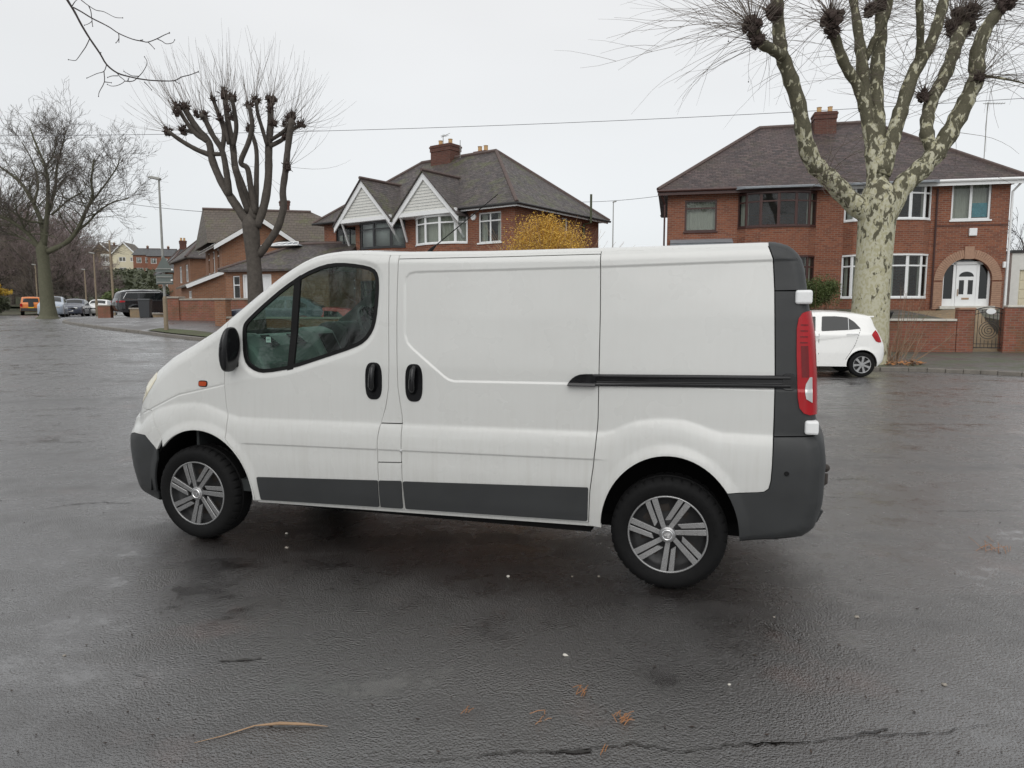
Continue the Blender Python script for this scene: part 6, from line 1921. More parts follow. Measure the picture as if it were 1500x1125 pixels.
KN = [(170, 432, .15), (212, 322, .16), (250, 322, .15), (240, 428, .15), (205, 350, .13), (300, 358, .13), (330, 368, .16), (372, 290, .10), (420, 268, .17), (455, 284, .15), (435, 330, .11), (400, 372, .12), (455, 370, .14), (532, 318, .15), (540, 420, .15), (562, 296, .15), (626, 296, .18), (628, 335, .13), (640, 400, .13), (690, 405, .12), (722, 378, .22), (765, 403, .14), (700, 455, .15), (705, 590, .15), (535, 425, .12)]
for a, b, r in KN:
    Yk = YT2 + rnd.uniform(-.6, .6)
    c0 = knob_at(a, b, Yk, r * 1.0, 16, cv=cz2, root=T)
    for _ in range(13 if b < 500 else 7):
        px_, _py = cz2(a, b); lean = (px_ - 350) / 130
        d = Vector((lean * rnd.uniform(.4, 1.3) + rnd.uniform(-.4, .4), rnd.uniform(-.5, .5), rnd.uniform(.4, 1.2)))
        if b > 380 and rnd.random() < .35: d = Vector((lean + rnd.uniform(-.2, .2), rnd.uniform(-.4, .4), rnd.uniform(-.3, .4)))
        pts = shoot(sh, c0, d, rnd.uniform(.7, 2.4), rnd.uniform(.0045, .0075), rnd, 8, droop=.07, curl=.09)
        if rnd.random() < .5: j = rnd.randint(2, 6); shoot(sh, pts[j], (pts[j] - pts[j - 1]).normalized() + Vector((rnd.uniform(-.5, .5), rnd.uniform(-.5, .5), .2)), .5, .004, rnd, 4, droop=.05)
for c, rd_ in tp2:
    for _ in range(7):
        j = rnd.randint(len(c) // 3, len(c) - 1); shoot(sh, c[j], Vector((rnd.uniform(-1, 1), rnd.uniform(-1, 1), rnd.uniform(.1, 1))), rnd.uniform(.3, 1.0), .007, rnd, 5, droop=.03, curl=.12)
sh.build('shoots', M['twig'], T, fix=False)

# spreading bare tree on the left
T = thing('bare_tree', 'large spreading leafless tree with greenish trunk at the end of the left pavement', 'tree', (0, 0, 0))
cz3 = lambda a, b: (.2934 * a, 150 + .2934 * b)
YT3 = 45; rnd = random.Random(21); trunk, tw = MB(), MB()
b0 = P(71, 466, YT3); g0 = G(b0.x, YT3)
c = catmull([Vector((b0.x, YT3, g0 - .1)), P(71, 458, YT3), P(69, 440, YT3), P(66, 410, YT3), P(64, 385, YT3), P(62, 366, YT3), P(62, 352, YT3)], 5)
trunk.tube(c, list(np.interp(np.linspace(0, 1, len(c)), [0, .1, .25, .65, .85, 1], [.80, .52, .42, .33, .36, .10])), 18)
mo_ = MB()
L3 = [
 ([(205, 740), (150, 665), (90, 615), (0, 570), (-90, 560)], .24, .07, -1.5),
 ([(200, 730), (120, 680), (20, 650), (-80, 655)], .15, .05, 1.5),
 ([(215, 740), (212, 620), (170, 510), (110, 410), (40, 350), (-30, 300)], .28, .07, 1.2),
 ([(215, 600), (130, 590), (50, 540), (-20, 520)], .12, .05, -1.5),
 ([(220, 720), (235, 560), (240, 420), (225, 320), (180, 210), (150, 130)], .24, .06, -.8),
 ([(238, 560), (275, 430), (285, 320), (310, 220), (330, 140)], .17, .05, 1.3),
 ([(240, 745), (330, 700), (385, 640), (430, 540), (462, 470), (456, 390), (470, 280)], .27, .07, -1.0),
 ([(385, 640), (440, 600), (485, 550), (560, 500), (640, 480)], .14, .05, 1.0),
 ([(440, 520), (510, 430), (580, 330), (600, 270)], .11, .04, .5),
 ([(260, 560), (340, 490), (420, 440)], .10, .04, -1.5),
 ([(170, 510), (190, 400), (160, 290), (110, 200)], .12, .05, 1.8),
 ([(225, 330), (270, 250), (285, 160)], .09, .04, .6),
]
for pix, r0, r1, dY in L3:
    c, rd_ = limb(pix, YT3, cz3, r0 * .68, r1 * .6, dY, rnd=rnd); trunk.tube(c, rd_, 8)
    n = len(c)
    for _ in range(24):
        j = int(n * rnd.uniform(.25, 1.0)); j = min(j, n - 1); dd = (c[j] - c[j - 1]).normalized()
        s = Vector((rnd.gauss(0, 1), rnd.gauss(0, .8), rnd.gauss(.25, .7))).normalized()
        branch(trunk, tw, c[j], dd * .6 + s, rnd.uniform(1.2, 2.6) * (1.0 if c[j].z < 8.5 else .66), min(.05, rd_[j] * .42), 3, rnd, up=.05, spread=.9, nsub=(2, 4), minr=.0065, seg=4)
trunk.build('trunk', M['bark_green'], T, smooth=True, fix=False)
tw.build('crown', M['twig_grey'], T, fix=False)

# wood of bare trees beyond the park: individual trees from four kinds
def wood_tree(seed, mat, h=11, label=''):
    rn = random.Random(seed); o = thing('bare_tree', label, 'tree', (0, 0, 0), 0, 'bare trees of the wood beyond the park')
    tr, twg = MB(), MB(); pts = catmull([Vector((0, 0, -.5)), Vector((rn.uniform(-.2, .2), 0, h * .2)), Vector((rn.uniform(-.4, .4), rn.uniform(-.4, .4), h * .45)), Vector((rn.uniform(-.6, .6), rn.uniform(-.6, .6), h * .75))], 4)
    tr.tube(pts, list(np.linspace(.26, .07, len(pts))), 6)
    for _ in range(20):
        j = rn.randint(3, len(pts) - 1); az = rn.uniform(0, 6.28)
        branch(tr, twg, pts[j], Vector((math.cos(az), math.sin(az), rn.uniform(.2, 1.1))), h * rn.uniform(.2, .36), .07, 3, rn, up=.06, spread=.9, nsub=(3, 5), minr=.016, seg=3)
    tr.build('trunk', M['bark_dark'], o, fix=False); twg.build('crown', mat, o, fix=False)
    return o
kinds = [wood_tree(101 + k, M['twig_haze_purple'] if k != 2 else M['twig'], 10.5 + k) for k in range(3)]
wood = [(2, 86, 1.0), (18, 100, 1.15), (34, 92, .9), (46, 112, 1.25), (60, 96, 1.0), (78, 108, 1.1), (88, 90, .85), (97, 103, 1.0), (108, 96, .85), (118, 110, .9), (-15, 92, 1.2), (8, 118, 1.4), (30, 124, 1.3), (70, 122, 1.2), (104, 122, 1.0), (128, 98, .62), (138, 92, .55), (50, 84, .75), (120, 88, .6), (150, 110, .55), (-8, 106, 1.3), (90, 130, 1.1)]
wl = ['nearest', 'tall', 'small']
for i, (px, Y, s) in enumerate(wood):
    k = i % 3; o = kinds[k] if i < 3 else copy_tree(kinds[k])
    p = P(px, 440, Y); o.location = (p.x, Y, G(p.x, Y)); o.rotation_euler = (0, 0, RND.uniform(0, 6.28)); o.scale = (s * RND.uniform(.9, 1.15), s, s)
    o['label'] = 'purplish bare tree of the wood beyond the park and the parked cars'

# ---------------------------------------------------------------- leafy shrubs
def leafy(parent, name, c, rad, n, size, mat, rn, clumps=9, fill=.5, elong=1.0):
    mb = MB(); c = Vector(c); cs = []
    for _ in range(clumps):
        while True:
            v = Vector((rn.uniform(-1, 1), rn.uniform(-1, 1), rn.uniform(-1, 1)))
            if v.length < 1: break
        cs.append((Vector((v.x * rad[0] * .75, v.y * rad[1] * .75, v.z * rad[2] * .75)), rn.uniform(.25, .5)))
    for i in range(n):
        cc, q = rn.choice(cs)
        v = Vector((rn.gauss(0, 1), rn.gauss(0, 1), rn.gauss(0, 1))).normalized() * (rn.random() ** .4)
        p = c + cc + Vector((v.x * rad[0] * q, v.y * rad[1] * q, v.z * rad[2] * q))
        a = Vector((rn.gauss(0, 1), rn.gauss(0, 1), rn.gauss(0, 1))).normalized(); b = a.cross(Vector((rn.gauss(0, 1), rn.gauss(0, 1), rn.gauss(0, 1)))).normalized()
        s = size * rn.uniform(.6, 1.4)
        mb.add([p - a * s * elong, p - b * s * .5, p + a * s * elong, p + b * s * .5], [(0, 1, 2, 3)])
    return mb.build(name, mat, parent, fix=False)
rnd = random.Random(3)
o = thing('shrub', 'golden yellow shrub in front of the middle house, behind the van roof', 'shrub', (0, 0, 0))
cc = P(800, 385, 22.5)
mb = MB()
for _ in range(260):
    a = rnd.uniform(-1.1, 1.1); d = Vector((math.sin(a) * 1.0, rnd.uniform(-.5, .5), math.cos(a)))
    pts = shoot(mb, cc + Vector((rnd.uniform(-.7, .7), rnd.uniform(-.3, .3), -1.2)), d, rnd.uniform(1.7, 2.75), .009, rnd, 6, droop=.03, curl=.10)
for _ in range(26):
    q0 = Vector((cc.x + rnd.uniform(-.45, .45), cc.y + rnd.uniform(-.25, .25), G(cc.x, cc.y) - .05)); mb.tube([q0, q0 + Vector((rnd.uniform(-.1, .1), 0, .6)), Vector((q0.x * 1.02 + rnd.uniform(-.5, .5), q0.y, cc.z - .9))], [.016, .013, .009], 5)
mb.build('stems', M['straw'], o, fix=False)
leafy(o, 'foliage', cc + Vector((.05, 0, .22)), (1.55, 1.0, 1.36), 30000, .023, M['leaf_yellow2'], rnd, 90, elong=1.3)
o = thing('hedge', 'clipped green hedge bush between the white hatchback and the house', 'hedge', (0, 0, 0))
cc = P(1208, 430, 23.5)
leafy(o, 'foliage', cc + Vector((0, .6, .02)), (.85, .7, .68), 15000, .026, M['leaf'], rnd, 40)
mb = MB()
for _ in range(60): shoot(mb, cc + Vector((rnd.uniform(-.6, .8), rnd.uniform(.1, .8), -1.1)), Vector((rnd.uniform(-.3, .3), rnd.uniform(-.2, .2), 1)), rnd.uniform(.9, 1.5), .010, rnd, 5)
mb.build('stems', M['twig_red'], o, fix=False)
o = thing('hedge', 'dark green hedge topped with golden leaves at the left edge of the picture', 'hedge', (0, 0, 0))
cc = P(-12, 445, 52)
leafy(o, 'lower_foliage', cc, (1.5, 1.2, .95), 5000, .07, M['leaf_dark'], rnd, 16)
leafy(o, 'golden_foliage', cc + Vector((0, 0, 1.05)), (1.35, 1.1, .6), 4500, .07, M['leaf_yellow'], rnd, 14)
o = thing('evergreen_bush', 'broad dark evergreen bush above the black estate car', 'bush', (0, 0, 0))
leafy(o, 'foliage', P(212, 427, 70), (2.7, 2.0, .95), 8000, .10, M['leaf_dark'], rnd, 24)
o = thing('evergreen_bush', 'low olive bush on the slope left of the broad evergreen', 'bush', (0, 0, 0))
leafy(o, 'foliage', P(176, 434, 78), (2.3, 1.6, .9), 4500, .10, M['leaf'], rnd, 18)
for px, Y, r in ((1502, 30, 2.2),):
    o = thing('bare_tree', 'leafless tree rising behind the white garage at the right edge', 'tree', (0, 0, 0)); tr, twg = MB(), MB(); p = P(1512, 360, 44); rn = random.Random(9)
    tr.tube([Vector((p.x, 44, 0)), Vector((p.x, 44, 4.2))], [.2, .14], 6)
    for _ in range(14): branch(tr, twg, Vector((p.x, 44, rn.uniform(2.8, 4.2))), Vector((rn.uniform(-1, 1), rn.uniform(-.6, .6), rn.uniform(.3, 1.2))), rn.uniform(1.4, 2.2), .06, 3, rn, up=.05, nsub=(3, 4), minr=.010, seg=4)
    tr.build('trunk', M['bark_dark'], o, fix=False); twg.build('crown', M['twig_dark'], o, fix=False)
# hillside scrub below the far houses
mbs = thing('hillside_scrub', 'mixed scrub covering the slope below the hillside houses', None, (0, 0, 0)); COL.objects.unlink(mbs); bpy.data.objects.remove(mbs)
mb = MB(); rn = random.Random(77)
for _ in range(1500):
    Y = rn.uniform(135, 232); px = rn.uniform(95, 262); p = P(px, 430, Y); z = G(p.x, Y); h = rn.uniform(.8, 2.6)
    for k in range(7):
        q = Vector((p.x + rn.gauss(0, h * .5), Y + rn.gauss(0, .8), z + rn.uniform(0, h))); a = Vector((rn.gauss(0, 1), rn.gauss(0, 1), rn.gauss(0, 1))).normalized() * rn.uniform(.25, .6); b = a.cross(Vector((rn.gauss(0, 1), rn.gauss(0, 1), rn.gauss(0, 1)))).normalized() * .4
        mb.add([q - a, q - b, q + a, q + b], [(0, 1, 2, 3)])
tag(mb.build('hillside_scrub', M['leaf_dark'], None, fix=False), 'mixed scrub covering the slope below the hillside houses', None, kind='stuff')
mb = MB()
for _ in range(9000):
    Y = rn.uniform(118, 150); px = rn.uniform(-160, 128); p = P(px, 430, Y); z = G(p.x, Y) + rn.random() ** 1.2 * (11 if px < 100 else 6)
    q = Vector((p.x, Y, z)); a = Vector((rn.gauss(0, .6), rn.gauss(0, .6), rn.gauss(0, 1))).normalized() * rn.uniform(.8, 2.2); b = a.cross(Vector((rn.gauss(0, 1), rn.gauss(0, 1), rn.gauss(0, 1)))).normalized() * .035
    mb.add([q - a - b, q - a + b, q + a + b, q + a - b], [(0, 1, 2, 3)])
tag(mb.build('far_wood', M['twig_haze_purple'], None, fix=False), 'far-off bare wood seen as one purplish brown mass', None, kind='stuff')
# tree beside the photographer whose branch hangs into the top left corner
T = thing('roadside_tree', 'near tree just out of view whose thin dark branch hangs into the top left corner', 'tree', (0, 0, 0)); rnd = random.Random(8)
cb = lambda a, b: (.22 * a, .22 * b)
tr, twg = MB(), MB(); YB = 5.2
tr.tube(catmull([Vector((-7.6, 1.2, -.1)), Vector((-7.5, 1.3, 2)), Vector((-7.2, 1.5, 4)), Vector((-6.9, 1.6, 7.5))], 5), list(np.linspace(.30, .12, 16)), 12)
top = P(*cb(445, -6), YB)
tr.tube(catmull([Vector((-7.2, 1.5, 4.4)), Vector((-6.4, 2.4, 5.6)), Vector((-5.2, 3.7, 5.6)), Vector((-3.9, 4.8, 4.6)), top], 6), list(np.linspace(.09, .010, 25)), 8)
for _ in range(10):
    az = rnd.uniform(1.9, 5.2); branch(tr, twg, Vector((-7.1, 1.5, rnd.uniform(3.6, 7.2))), Vector((math.cos(az), math.sin(az), rnd.uniform(.3, .9))), rnd.uniform(2, 3), .07, 3, rnd, nsub=(2, 4))
def tw(pix, r0, r1, dY=0.0, Yb=YB):
    c, rd_ = limb(pix, Yb, cb, r0, r1, dY, rnd=rnd, n=3); twg.tube(c, rd_, 6)
    twg.sphere(c[-1], r1 * 2.0, 1.3, 6, 4)
tw([(445, -6), (470, 35), (500, 85), (545, 170), (600, 260), (665, 355), (710, 430), (780, 485), (860, 510), (960, 530), (1060, 538), (1160, 537), (1210, 512), (1260, 500), (1320, 478)], .0085, .0028, .3)
tw([(490, 50), (545, 80), (610, 120), (680, 155), (735, 185), (790, 222), (880, 260), (950, 275), (985, 280), (1045, 258), (1090, 235), (1128, 219)], .0055, .0024, -.2)
for p_ in ([(1045, 258), (1080, 275), (1108, 292), (1150, 284), (1163, 265)], [(985, 280), (1008, 302), (1028, 325)], [(790, 222), (792, 250), (785, 270), (772, 285)], [(792, 255), (792, 280)], [(540, 0), (590, 38), (640, 68), (692, 78), (765, 115), (817, 119)],
           [(590, 38), (605, 75), (610, 120), (612, 140), (590, 158), (562, 168)], [(612, 140), (617, 175)], [(480, 40), (500, 10), (520, -8)], [(595, 262), (572, 310), (548, 345), (520, 385), (500, 403), (455, 397)],
           [(710, 430), (692, 475), (645, 490), (578, 520)], [(692, 475), (695, 545), (662, 610), (656, 642)], [(695, 545), (742, 551)], [(780, 487), (800, 512), (830, 540), (785, 568), (742, 573), (715, 562)],
           [(785, 505), (745, 506), (716, 516)], [(830, 540), (885, 540), (925, 508), (960, 465), (980, 415), (962, 378)], [(925, 508), (880, 505), (850, 490), (825, 475)], [(850, 540), (862, 510)], [(960, 545), (985, 570), (1010, 598)], [(1160, 537), (1192, 556)], [(935, 268), (950, 266)], [(665, 355), (672, 350)]):
    tw(p_, .0034, .0018, rnd.uniform(-.08, .08), YB + .05)
tr.build('trunk', M['bark_dark'], T, smooth=True, fix=False); twg.build('branch', M['twig_dark'], T, smooth=True, fix=False)

# hedge and trees on the photographer's side of the road: seen only as reflections in the glass and paint
o = thing('hedge', 'long rough hedge behind the photographer, reflected in the van window', 'hedge', (0, 0, 0))
leafy(o, 'foliage', (-16, -13, 1.0), (16, 1.5, 1.9), 16000, .16, M['leaf_dark'], rnd, 160)
for i, (x, y) in enumerate(((-14, -9), (-21, -6), (-8, -12), (-27, -14))):
    w_ = copy_tree(kinds[i % 3]); w_.location = (x, y, 0); w_.scale = (.8, .8, .85); w_['label'] = 'bare tree behind the photographer, reflected in the van window'; w_['group'] = 'trees behind the photographer'
# ---------------------------------------------------------------- parked cars
def simple_wheel(root, x, y, R, w=.19, spokes=7, flip=False):
    h = bpy.data.objects.new('wheel', None); COL.objects.link(h); h.parent = root; h.location = (x, y, R); h.rotation_euler = (0, .3, math.pi if flip else 0)
    R90 = Matrix.Rotation(math.pi / 2, 4, 'X'); q = w / 2; rim = R * .68
    mb = MB(); mb.lathe([(rim, q - .02), (rim + .01, q), (R - .03, q), (R - .005, q - .015), (R, q - .04), (R, -q + .03), (R - .02, -q), (rim, -q)], 36, R90); mb.build('tyre', M['rubber'], h, smooth=False)
    mb = MB(); mb.lathe([(rim, q - .015), (rim - .02, q - .07), (.04, q - .07), (.001, q - .07)], 28, R90); mb.build('wheel_disc', M['alloy_dark'], h)
    mb = MB(); mb.lathe([(rim + .002, q - .02), (rim, q + .002), (rim - .014, q), (rim - .016, q - .03)], 36, R90)
    for k in range(spokes):
        a = 2 * math.pi * k / spokes
        vs = [(.035, -.022), (rim * .6, -.028), (rim - .006, -.045), (rim - .006, .020), (rim * .6, .014), (.035, .022)]
        mb.prism([(r * math.cos(a) - t * math.sin(a), r * math.sin(a) + t * math.cos(a)) for r, t in vs], -q + .002, -q + .025)
    mb.lathe([(.001, q + .004), (.045, q + .002), (.055, q - .02)], 20, R90)
    mb.build('rim', M['alloy'], h)

def make_car(label, cat, name, loc, rz, paint, prof, Wh, ax, R, wins, ws, rw, heads=(), tails=(), zb=.24, bumper=None, plates=(), seams=(), group=None, belt=.95, roofw=.78, quarter=None, g=.03, crownwin=True):
    root = thing(name, label, cat, loc, rz, group)
    def base(x, z):
        w = np.interp(z, [0, .3, .55, belt - .06, belt, prof_top], [Wh * .95, Wh * .985, Wh, Wh * .985, Wh * .955, Wh * roofw])
        x0, x1 = prof[0][0], prof[-1][0]
        xm = min(p[0] for p in prof); xM = max(p[0] for p in prof)
        w = w - .10 * np.clip((xm + .5 - x) / .5, 0, 1) ** 2 - .08 * np.clip((x - xM + .5) / .5, 0, 1) ** 2
        for a in ax:
            rr = np.hypot(x - a, z - R) / (R + .05); w = w + .012 * (1 - np_sm((rr - 1) / .25))
        if quarter is not None:
            for (xa, za), (xb, zb_) in quarter:
                t = np.clip((x - xa) / (xb - xa), 0, 1); zl = za + (zb_ - za) * t
                w = w - .010 * np_sm((zl - z) / .06 + .5) * np_sm((x - xa) / .3) * (1 - np_sm((x - xb + .5) / .5)) * (1 - np_sm((zl - z) / .35))
        for (sx0, sz0), (sx1, sz1) in seams:
            p = np.stack([x, z], 1); d = seg_dist(p, [(sx0, sz0), (sx1, sz1)])[0]; w = w - .006 * (1 - np_sm(d / .012))
        return w
    prof_top = max(p[1] for p in prof)
    S = Skin(prof, base, root)
    b0, b1 = (prof[0][0], prof[0][1]), (prof[-1][0], prof[-1][1])
    arches = []
    for a in sorted(ax, reverse=True):
        arches += [(a + (R + .055) * math.cos(t), R + (R + .055) * math.sin(t)) for t in np.linspace(-.25, math.pi + .25, 18)]
    arches = [(x, max(z, zb)) for x, z in arches]
    poly = S.between(b0, b1, .05) + arches
    S.panel('body', poly, paint, gap=0, g=g, flange=.04, bs=.04)
    S.cap('body_top', b0, b1, paint, step=.08)
    # dark underside
    mb = MB(); xm, xM = b0[0], b1[0]
    mb.box(xm + .1, -Wh * .70, zb, xM - .1, Wh * .70, belt - .25); mb.box(ax[0] + R + .1, -Wh * .9, zb - .02, ax[1] - R - .1, Wh * .9, zb + .06); mb.build('underbody', M['shell'], root)
    for w in wins: S.panel('side_window', w, M['carglass'], gap=0, out=.004, g=.05, flange=.006, bs=.04)
    if ws: S.cap('windscreen', *ws, M['carglass'], cols='crown', out=.006, step=.08)
    if rw: S.cap('rear_window', *rw, M['carglass'], cols='crown', out=.006, step=.08)
    for w, m in heads: S.panel('headlight', w, m, gap=0, out=.006, g=.03, flange=.01, bs=.03)
    for w, m in tails: S.panel('tail_light', w, m, gap=0, out=.008, g=.03, flange=.01, bs=.03)
    for x in ax:
        simple_wheel(root, x, -Wh + .10, R); simple_wheel(root, x, Wh - .10, R, flip=True)
    return root, S

HATCH = [(-.50, .24, .06, .02), (-.62, .30, .16, .06), (-.68, .45, .2, .09), (-.68, .62, .2, .09), (-.60, .78, .16, .08), (-.38, .90, .10, .07), (.0, .99, .10, .06), (.30, 1.05, .08, .07), (.60, 1.22, .08, .08), (.92, 1.37, .08, .07), (1.2, 1.44, .09, .05), (1.55, 1.465, .09, .04), (1.9, 1.455, .09, .04), (2.25, 1.42, .09, .04), (2.54, 1.375, .07, .04),
         (2.58, 1.33, .06, .05), (2.63, 1.16, .07, .07), (2.72, .99, .10, .08), (2.80, .84, .14, .08), (2.855, .70, .16, .08), (2.865, .52, .16, .08), (2.84, .36, .12, .05), (2.72, .25, .06, .02)]
pw = gp(1271, 552.5)
RC = math.radians(-8.5)
hx = 2.38
car1, S1 = make_car('small white hatchback parked at the kerb under the plane tree, its rear to the right', 'car', 'parked_car', (pw.x - hx * math.cos(RC) - .03, pw.y - hx * math.sin(RC) + .78, 0), RC, M['white_paint2'], HATCH, .80, (0, 2.38), .285,
    [rounded([(1.50, 1.385), (1.80, 1.388), (2.05, 1.362), (2.20, 1.26), (2.335, 1.105), (2.06, 1.075), (1.475, 1.045)], .03), rounded([(.72, 1.02), (1.345, 1.04), (1.36, 1.385), (1.15, 1.36), (.90, 1.24), (.62, 1.07)], .03)],
    ((.32, 1.06), (1.12, 1.42)), ((2.575, 1.34), (2.67, 1.08)),
    tails=[([(2.565, .965), (2.60, 1.02), (2.655, 1.075), (2.70, 1.03), (2.765, .90), (2.80, .80), (2.74, .79), (2.66, .82)], M['red_lens'])], heads=[([(-.52, .82), (-.3, .92), (-.1, .93), (-.3, .80), (-.5, .72)], M['clear_lens'])],
    seams=[((1.42, .32), (1.42, 1.40)), ((2.33, 1.10), (2.20, .72)), ((2.20, .72), (1.95, .34))], quarter=[((.4, .70), (2.3, .96))], belt=1.02, g=.02)
mb = MB(); mb.tube([(2.02, -.815, .985), (2.10, -.84, .99), (2.22, -.83, .99), (2.28, -.80, .985)], .012, 6); mb.tube([(1.20, -.825, .93), (1.27, -.85, .935), (1.38, -.845, .935), (1.42, -.82, .93)], .012, 6); mb.build('door_handle', M['upvc'], car1)
for _q in ([(1.417, .34), (1.427, .34), (1.427, 1.035), (1.417, 1.035)], [(2.325, 1.10), (2.335, 1.10), (2.21, .72), (2.20, .72)], [(2.20, .72), (2.21, .72), (2.02, .40), (2.01, .40)]): S1.panel('door_seam', _q, M['seal'], gap=0, out=.0015, g=.03, flange=0)
mb = MB(); mb.box(2.40, -.58, 1.36, 2.66, .58, 1.395); mb.build('roof_spoiler', M['white_paint2'], car1, bevel=.012)
S1.panel('fuel_flap', oval(2.40, .80, .085, .085, 2), M['white_paint2'], gap=0, out=.003, g=.03, flange=.005, sides=('n',))
S1.panel('side_window', [(2.065, 1.36), (2.075, 1.36), (2.075, 1.08), (2.065, 1.08)], M['upvc'], gap=0, out=.006, g=.03, flange=.002)

SUV = [(-.70, .35, .1, .03), (-.85, .5, .2, .09), (-.87, .8, .2, .1), (-.80, 1.0, .15, .09), (-.5, 1.12, .12, .06), (.3, 1.2, .1, .06), (.75, 1.30, .09, .08), (1.3, 1.68, .09, .06), (1.7, 1.78, .1, .04), (2.6, 1.82, .1, .04), (3.4, 1.77, .1, .04), (3.85, 1.70, .08, .04), (3.93, 1.62, .07, .05), (4.03, 1.25, .10, .07), (4.10, 1.05, .16, .08), (4.12, .75, .18, .08), (4.08, .5, .15, .05), (3.9, .36, .06, .02)]
_a = math.radians(221); ps = P(194, 455, 46.5); ps = Vector((ps.x - 3.1 * math.cos(_a), 46.5 - 3.1 * math.sin(_a), 0))
suv, S2 = make_car('large black estate car with roof rails on the driveway behind the wheelie bin', 'car', 'parked_car', (ps.x, ps.y, G(ps.x, 46) + .08), _a, M['black_paint'], SUV, .97, (0, 3.1), .38,
    [rounded([(1.30, 1.24), (1.45, 1.60), (1.9, 1.68), (1.95, 1.22)], .04), rounded([(2.0, 1.22), (2.0, 1.68), (2.8, 1.68), (2.85, 1.22)], .04), rounded([(2.95, 1.24), (2.95, 1.67), (3.55, 1.60), (3.75, 1.30)], .05)],
    ((.8, 1.34), (1.28, 1.66)), ((3.94, 1.60), (4.02, 1.28)), tails=[([(3.70, 1.12), (4.0, 1.14), (4.05, 1.0), (3.74, 1.02)], M['red_lens'])], zb=.34, belt=1.18, roofw=.80)
suv.scale = (1, 1, .94)
mb = MB()
for s in (-1, 1): mb.tube([(1.5, s * .80, 1.80), (1.7, s * .78, 1.87), (3.3, s * .78, 1.87), (3.6, s * .80, 1.78)], .022, 6)
mb.build('roof_rail', M['chrome'], suv)
mb = MB()
for s in (-1, 1):
    for (a, b) in (((2.88, 1.20), (3.80, 1.26)), ((3.80, 1.27), (3.58, 1.66)), ((3.58, 1.66), (1.6, 1.70))): mb.tube([(a[0], s * (S2.base(np.array([a[0]]), np.array([a[1]]))[0] + .01), a[1]), (b[0], s * (S2.base(np.array([b[0]]), np.array([b[1]]))[0] + .01), b[1])], .016, 5)
mb.build('chrome_strip', M['chrome'], suv)
mb = MB(); mb.box(4.13, -.26, .72, 4.17, .26, .84); mb.build('number_plate', M['plate_yellow'], suv)
mb = MB(); mb.box(4.03, -.8, 1.0, 4.165, -.35, 1.12); mb.box(4.03, .35, 1.0, 4.165, .8, 1.12); mb.build('rear_lamp_bar', M['red_lens'], suv, bevel=.02)

SAL = [(-.62, .26, .06, .02), (-.74, .36, .18, .10), (-.78, .55, .2, .12), (-.72, .72, .16, .10), (-.4, .84, .12, .07), (.3, .93, .1, .06), (.75, 1.02, .08, .09), (1.3, 1.34, .08, .07), (1.7, 1.43, .09, .05), (2.3, 1.42, .09, .04), (2.8, 1.30, .08, .05), (3.1, 1.08, .08, .05), (3.3, 1.02, .1, .06), (3.45, .85, .15, .08), (3.48, .6, .15, .08), (3.4, .4, .1, .05), (3.2, .28, .06, .02)]
sw = [rounded([(1.05, .98), (1.4, 1.30), (1.85, 1.33), (1.85, .98)], .03), rounded([(1.92, .98), (1.92, 1.33), (2.35, 1.31), (2.75, 1.14), (2.8, 1.0)], .03)]
def front_bits(car, z=.62, w=.8, plate=M['plate_white'], xf=-.90):
    mb = MB()
    for s in (-1, 1): mb.box(xf - .0, s * (w - .36) - .14, z, xf + .22, s * (w - .36) + .14, z + .15)
    mb.build('headlight', M['clear_lens'], car, bevel=.03)
    mb = MB(); mb.box(xf - .02, -.26, z - .20, xf + .1, .26, z - .09); mb.build('number_plate', plate, car)
    mb = MB(); mb.box(xf - .01, -.4, z - .04, xf + .15, .4, z + .10); mb.build('grille', M['seal'], car, bevel=.02)
def place_front(px, Y, a): 
    p = P(px, 450, Y); return (p.x, Y, G(p.x, Y)), a
loc, a = place_front(105, 60, math.radians(111))
c_, _ = make_car('dark navy saloon facing the camera right of the big bare tree', 'car', 'parked_car', loc, a, M['navy_paint'], SAL, .87, (0, 2.6), .31, sw, ((.8, 1.05), (1.28, 1.33)), ((2.82, 1.28), (3.08, 1.10)), belt=.94)
front_bits(c_, plate=M['plate_white'])
HI = [(p[0] * 1.08, p[1] * 1.05, p[2], p[3]) for p in HATCH]
hw_ = [rounded([(.85, 1.06), (1.1, 1.36), (1.5, 1.44), (1.5, 1.06)], .03), rounded([(1.6, 1.08), (1.6, 1.44), (2.2, 1.40), (2.48, 1.14)], .03)]
loc, a = place_front(75, 54, math.radians(117))
c_, _ = make_car('silver blue hatchback facing the camera half behind the big tree trunk', 'car', 'parked_car', loc, a, M['silver_paint'], HI, .86, (0, 2.55), .31, hw_, ((.36, 1.12), (1.18, 1.48)), ((2.79, 1.38), (2.88, 1.14)), belt=1.04)
front_bits(c_, .68, .86, xf=-.84)
loc, a = place_front(140, 64, math.radians(108))
c_, _ = make_car('pale car facing the camera by the tallest pale lamp post', 'car', 'parked_car', loc, a, M['white_paint2'], SAL, .86, (0, 2.6), .31, sw, ((.8, 1.05), (1.28, 1.33)), ((2.82, 1.28), (3.08, 1.10)), belt=.94)
front_bits(c_)
loc, a = place_front(150, 76, math.radians(108))
c_, _ = make_car('white hatchback behind the pale car near the brick pier', 'car', 'parked_car', loc, a, M['white_paint2'], HI, .86, (0, 2.55), .31, hw_, ((.36, 1.12), (1.18, 1.48)), ((2.79, 1.38), (2.88, 1.14)), belt=1.04)
loc, a = place_front(94, 73, math.radians(115))
c_, _ = make_car('dark blue hatchback roof showing behind the navy saloon', 'car', 'parked_car', loc, a, M['navy_paint'], HI, .86, (0, 2.55), .31, hw_, ((.36, 1.12), (1.18, 1.48)), ((2.79, 1.38), (2.88, 1.14)), belt=1.04)
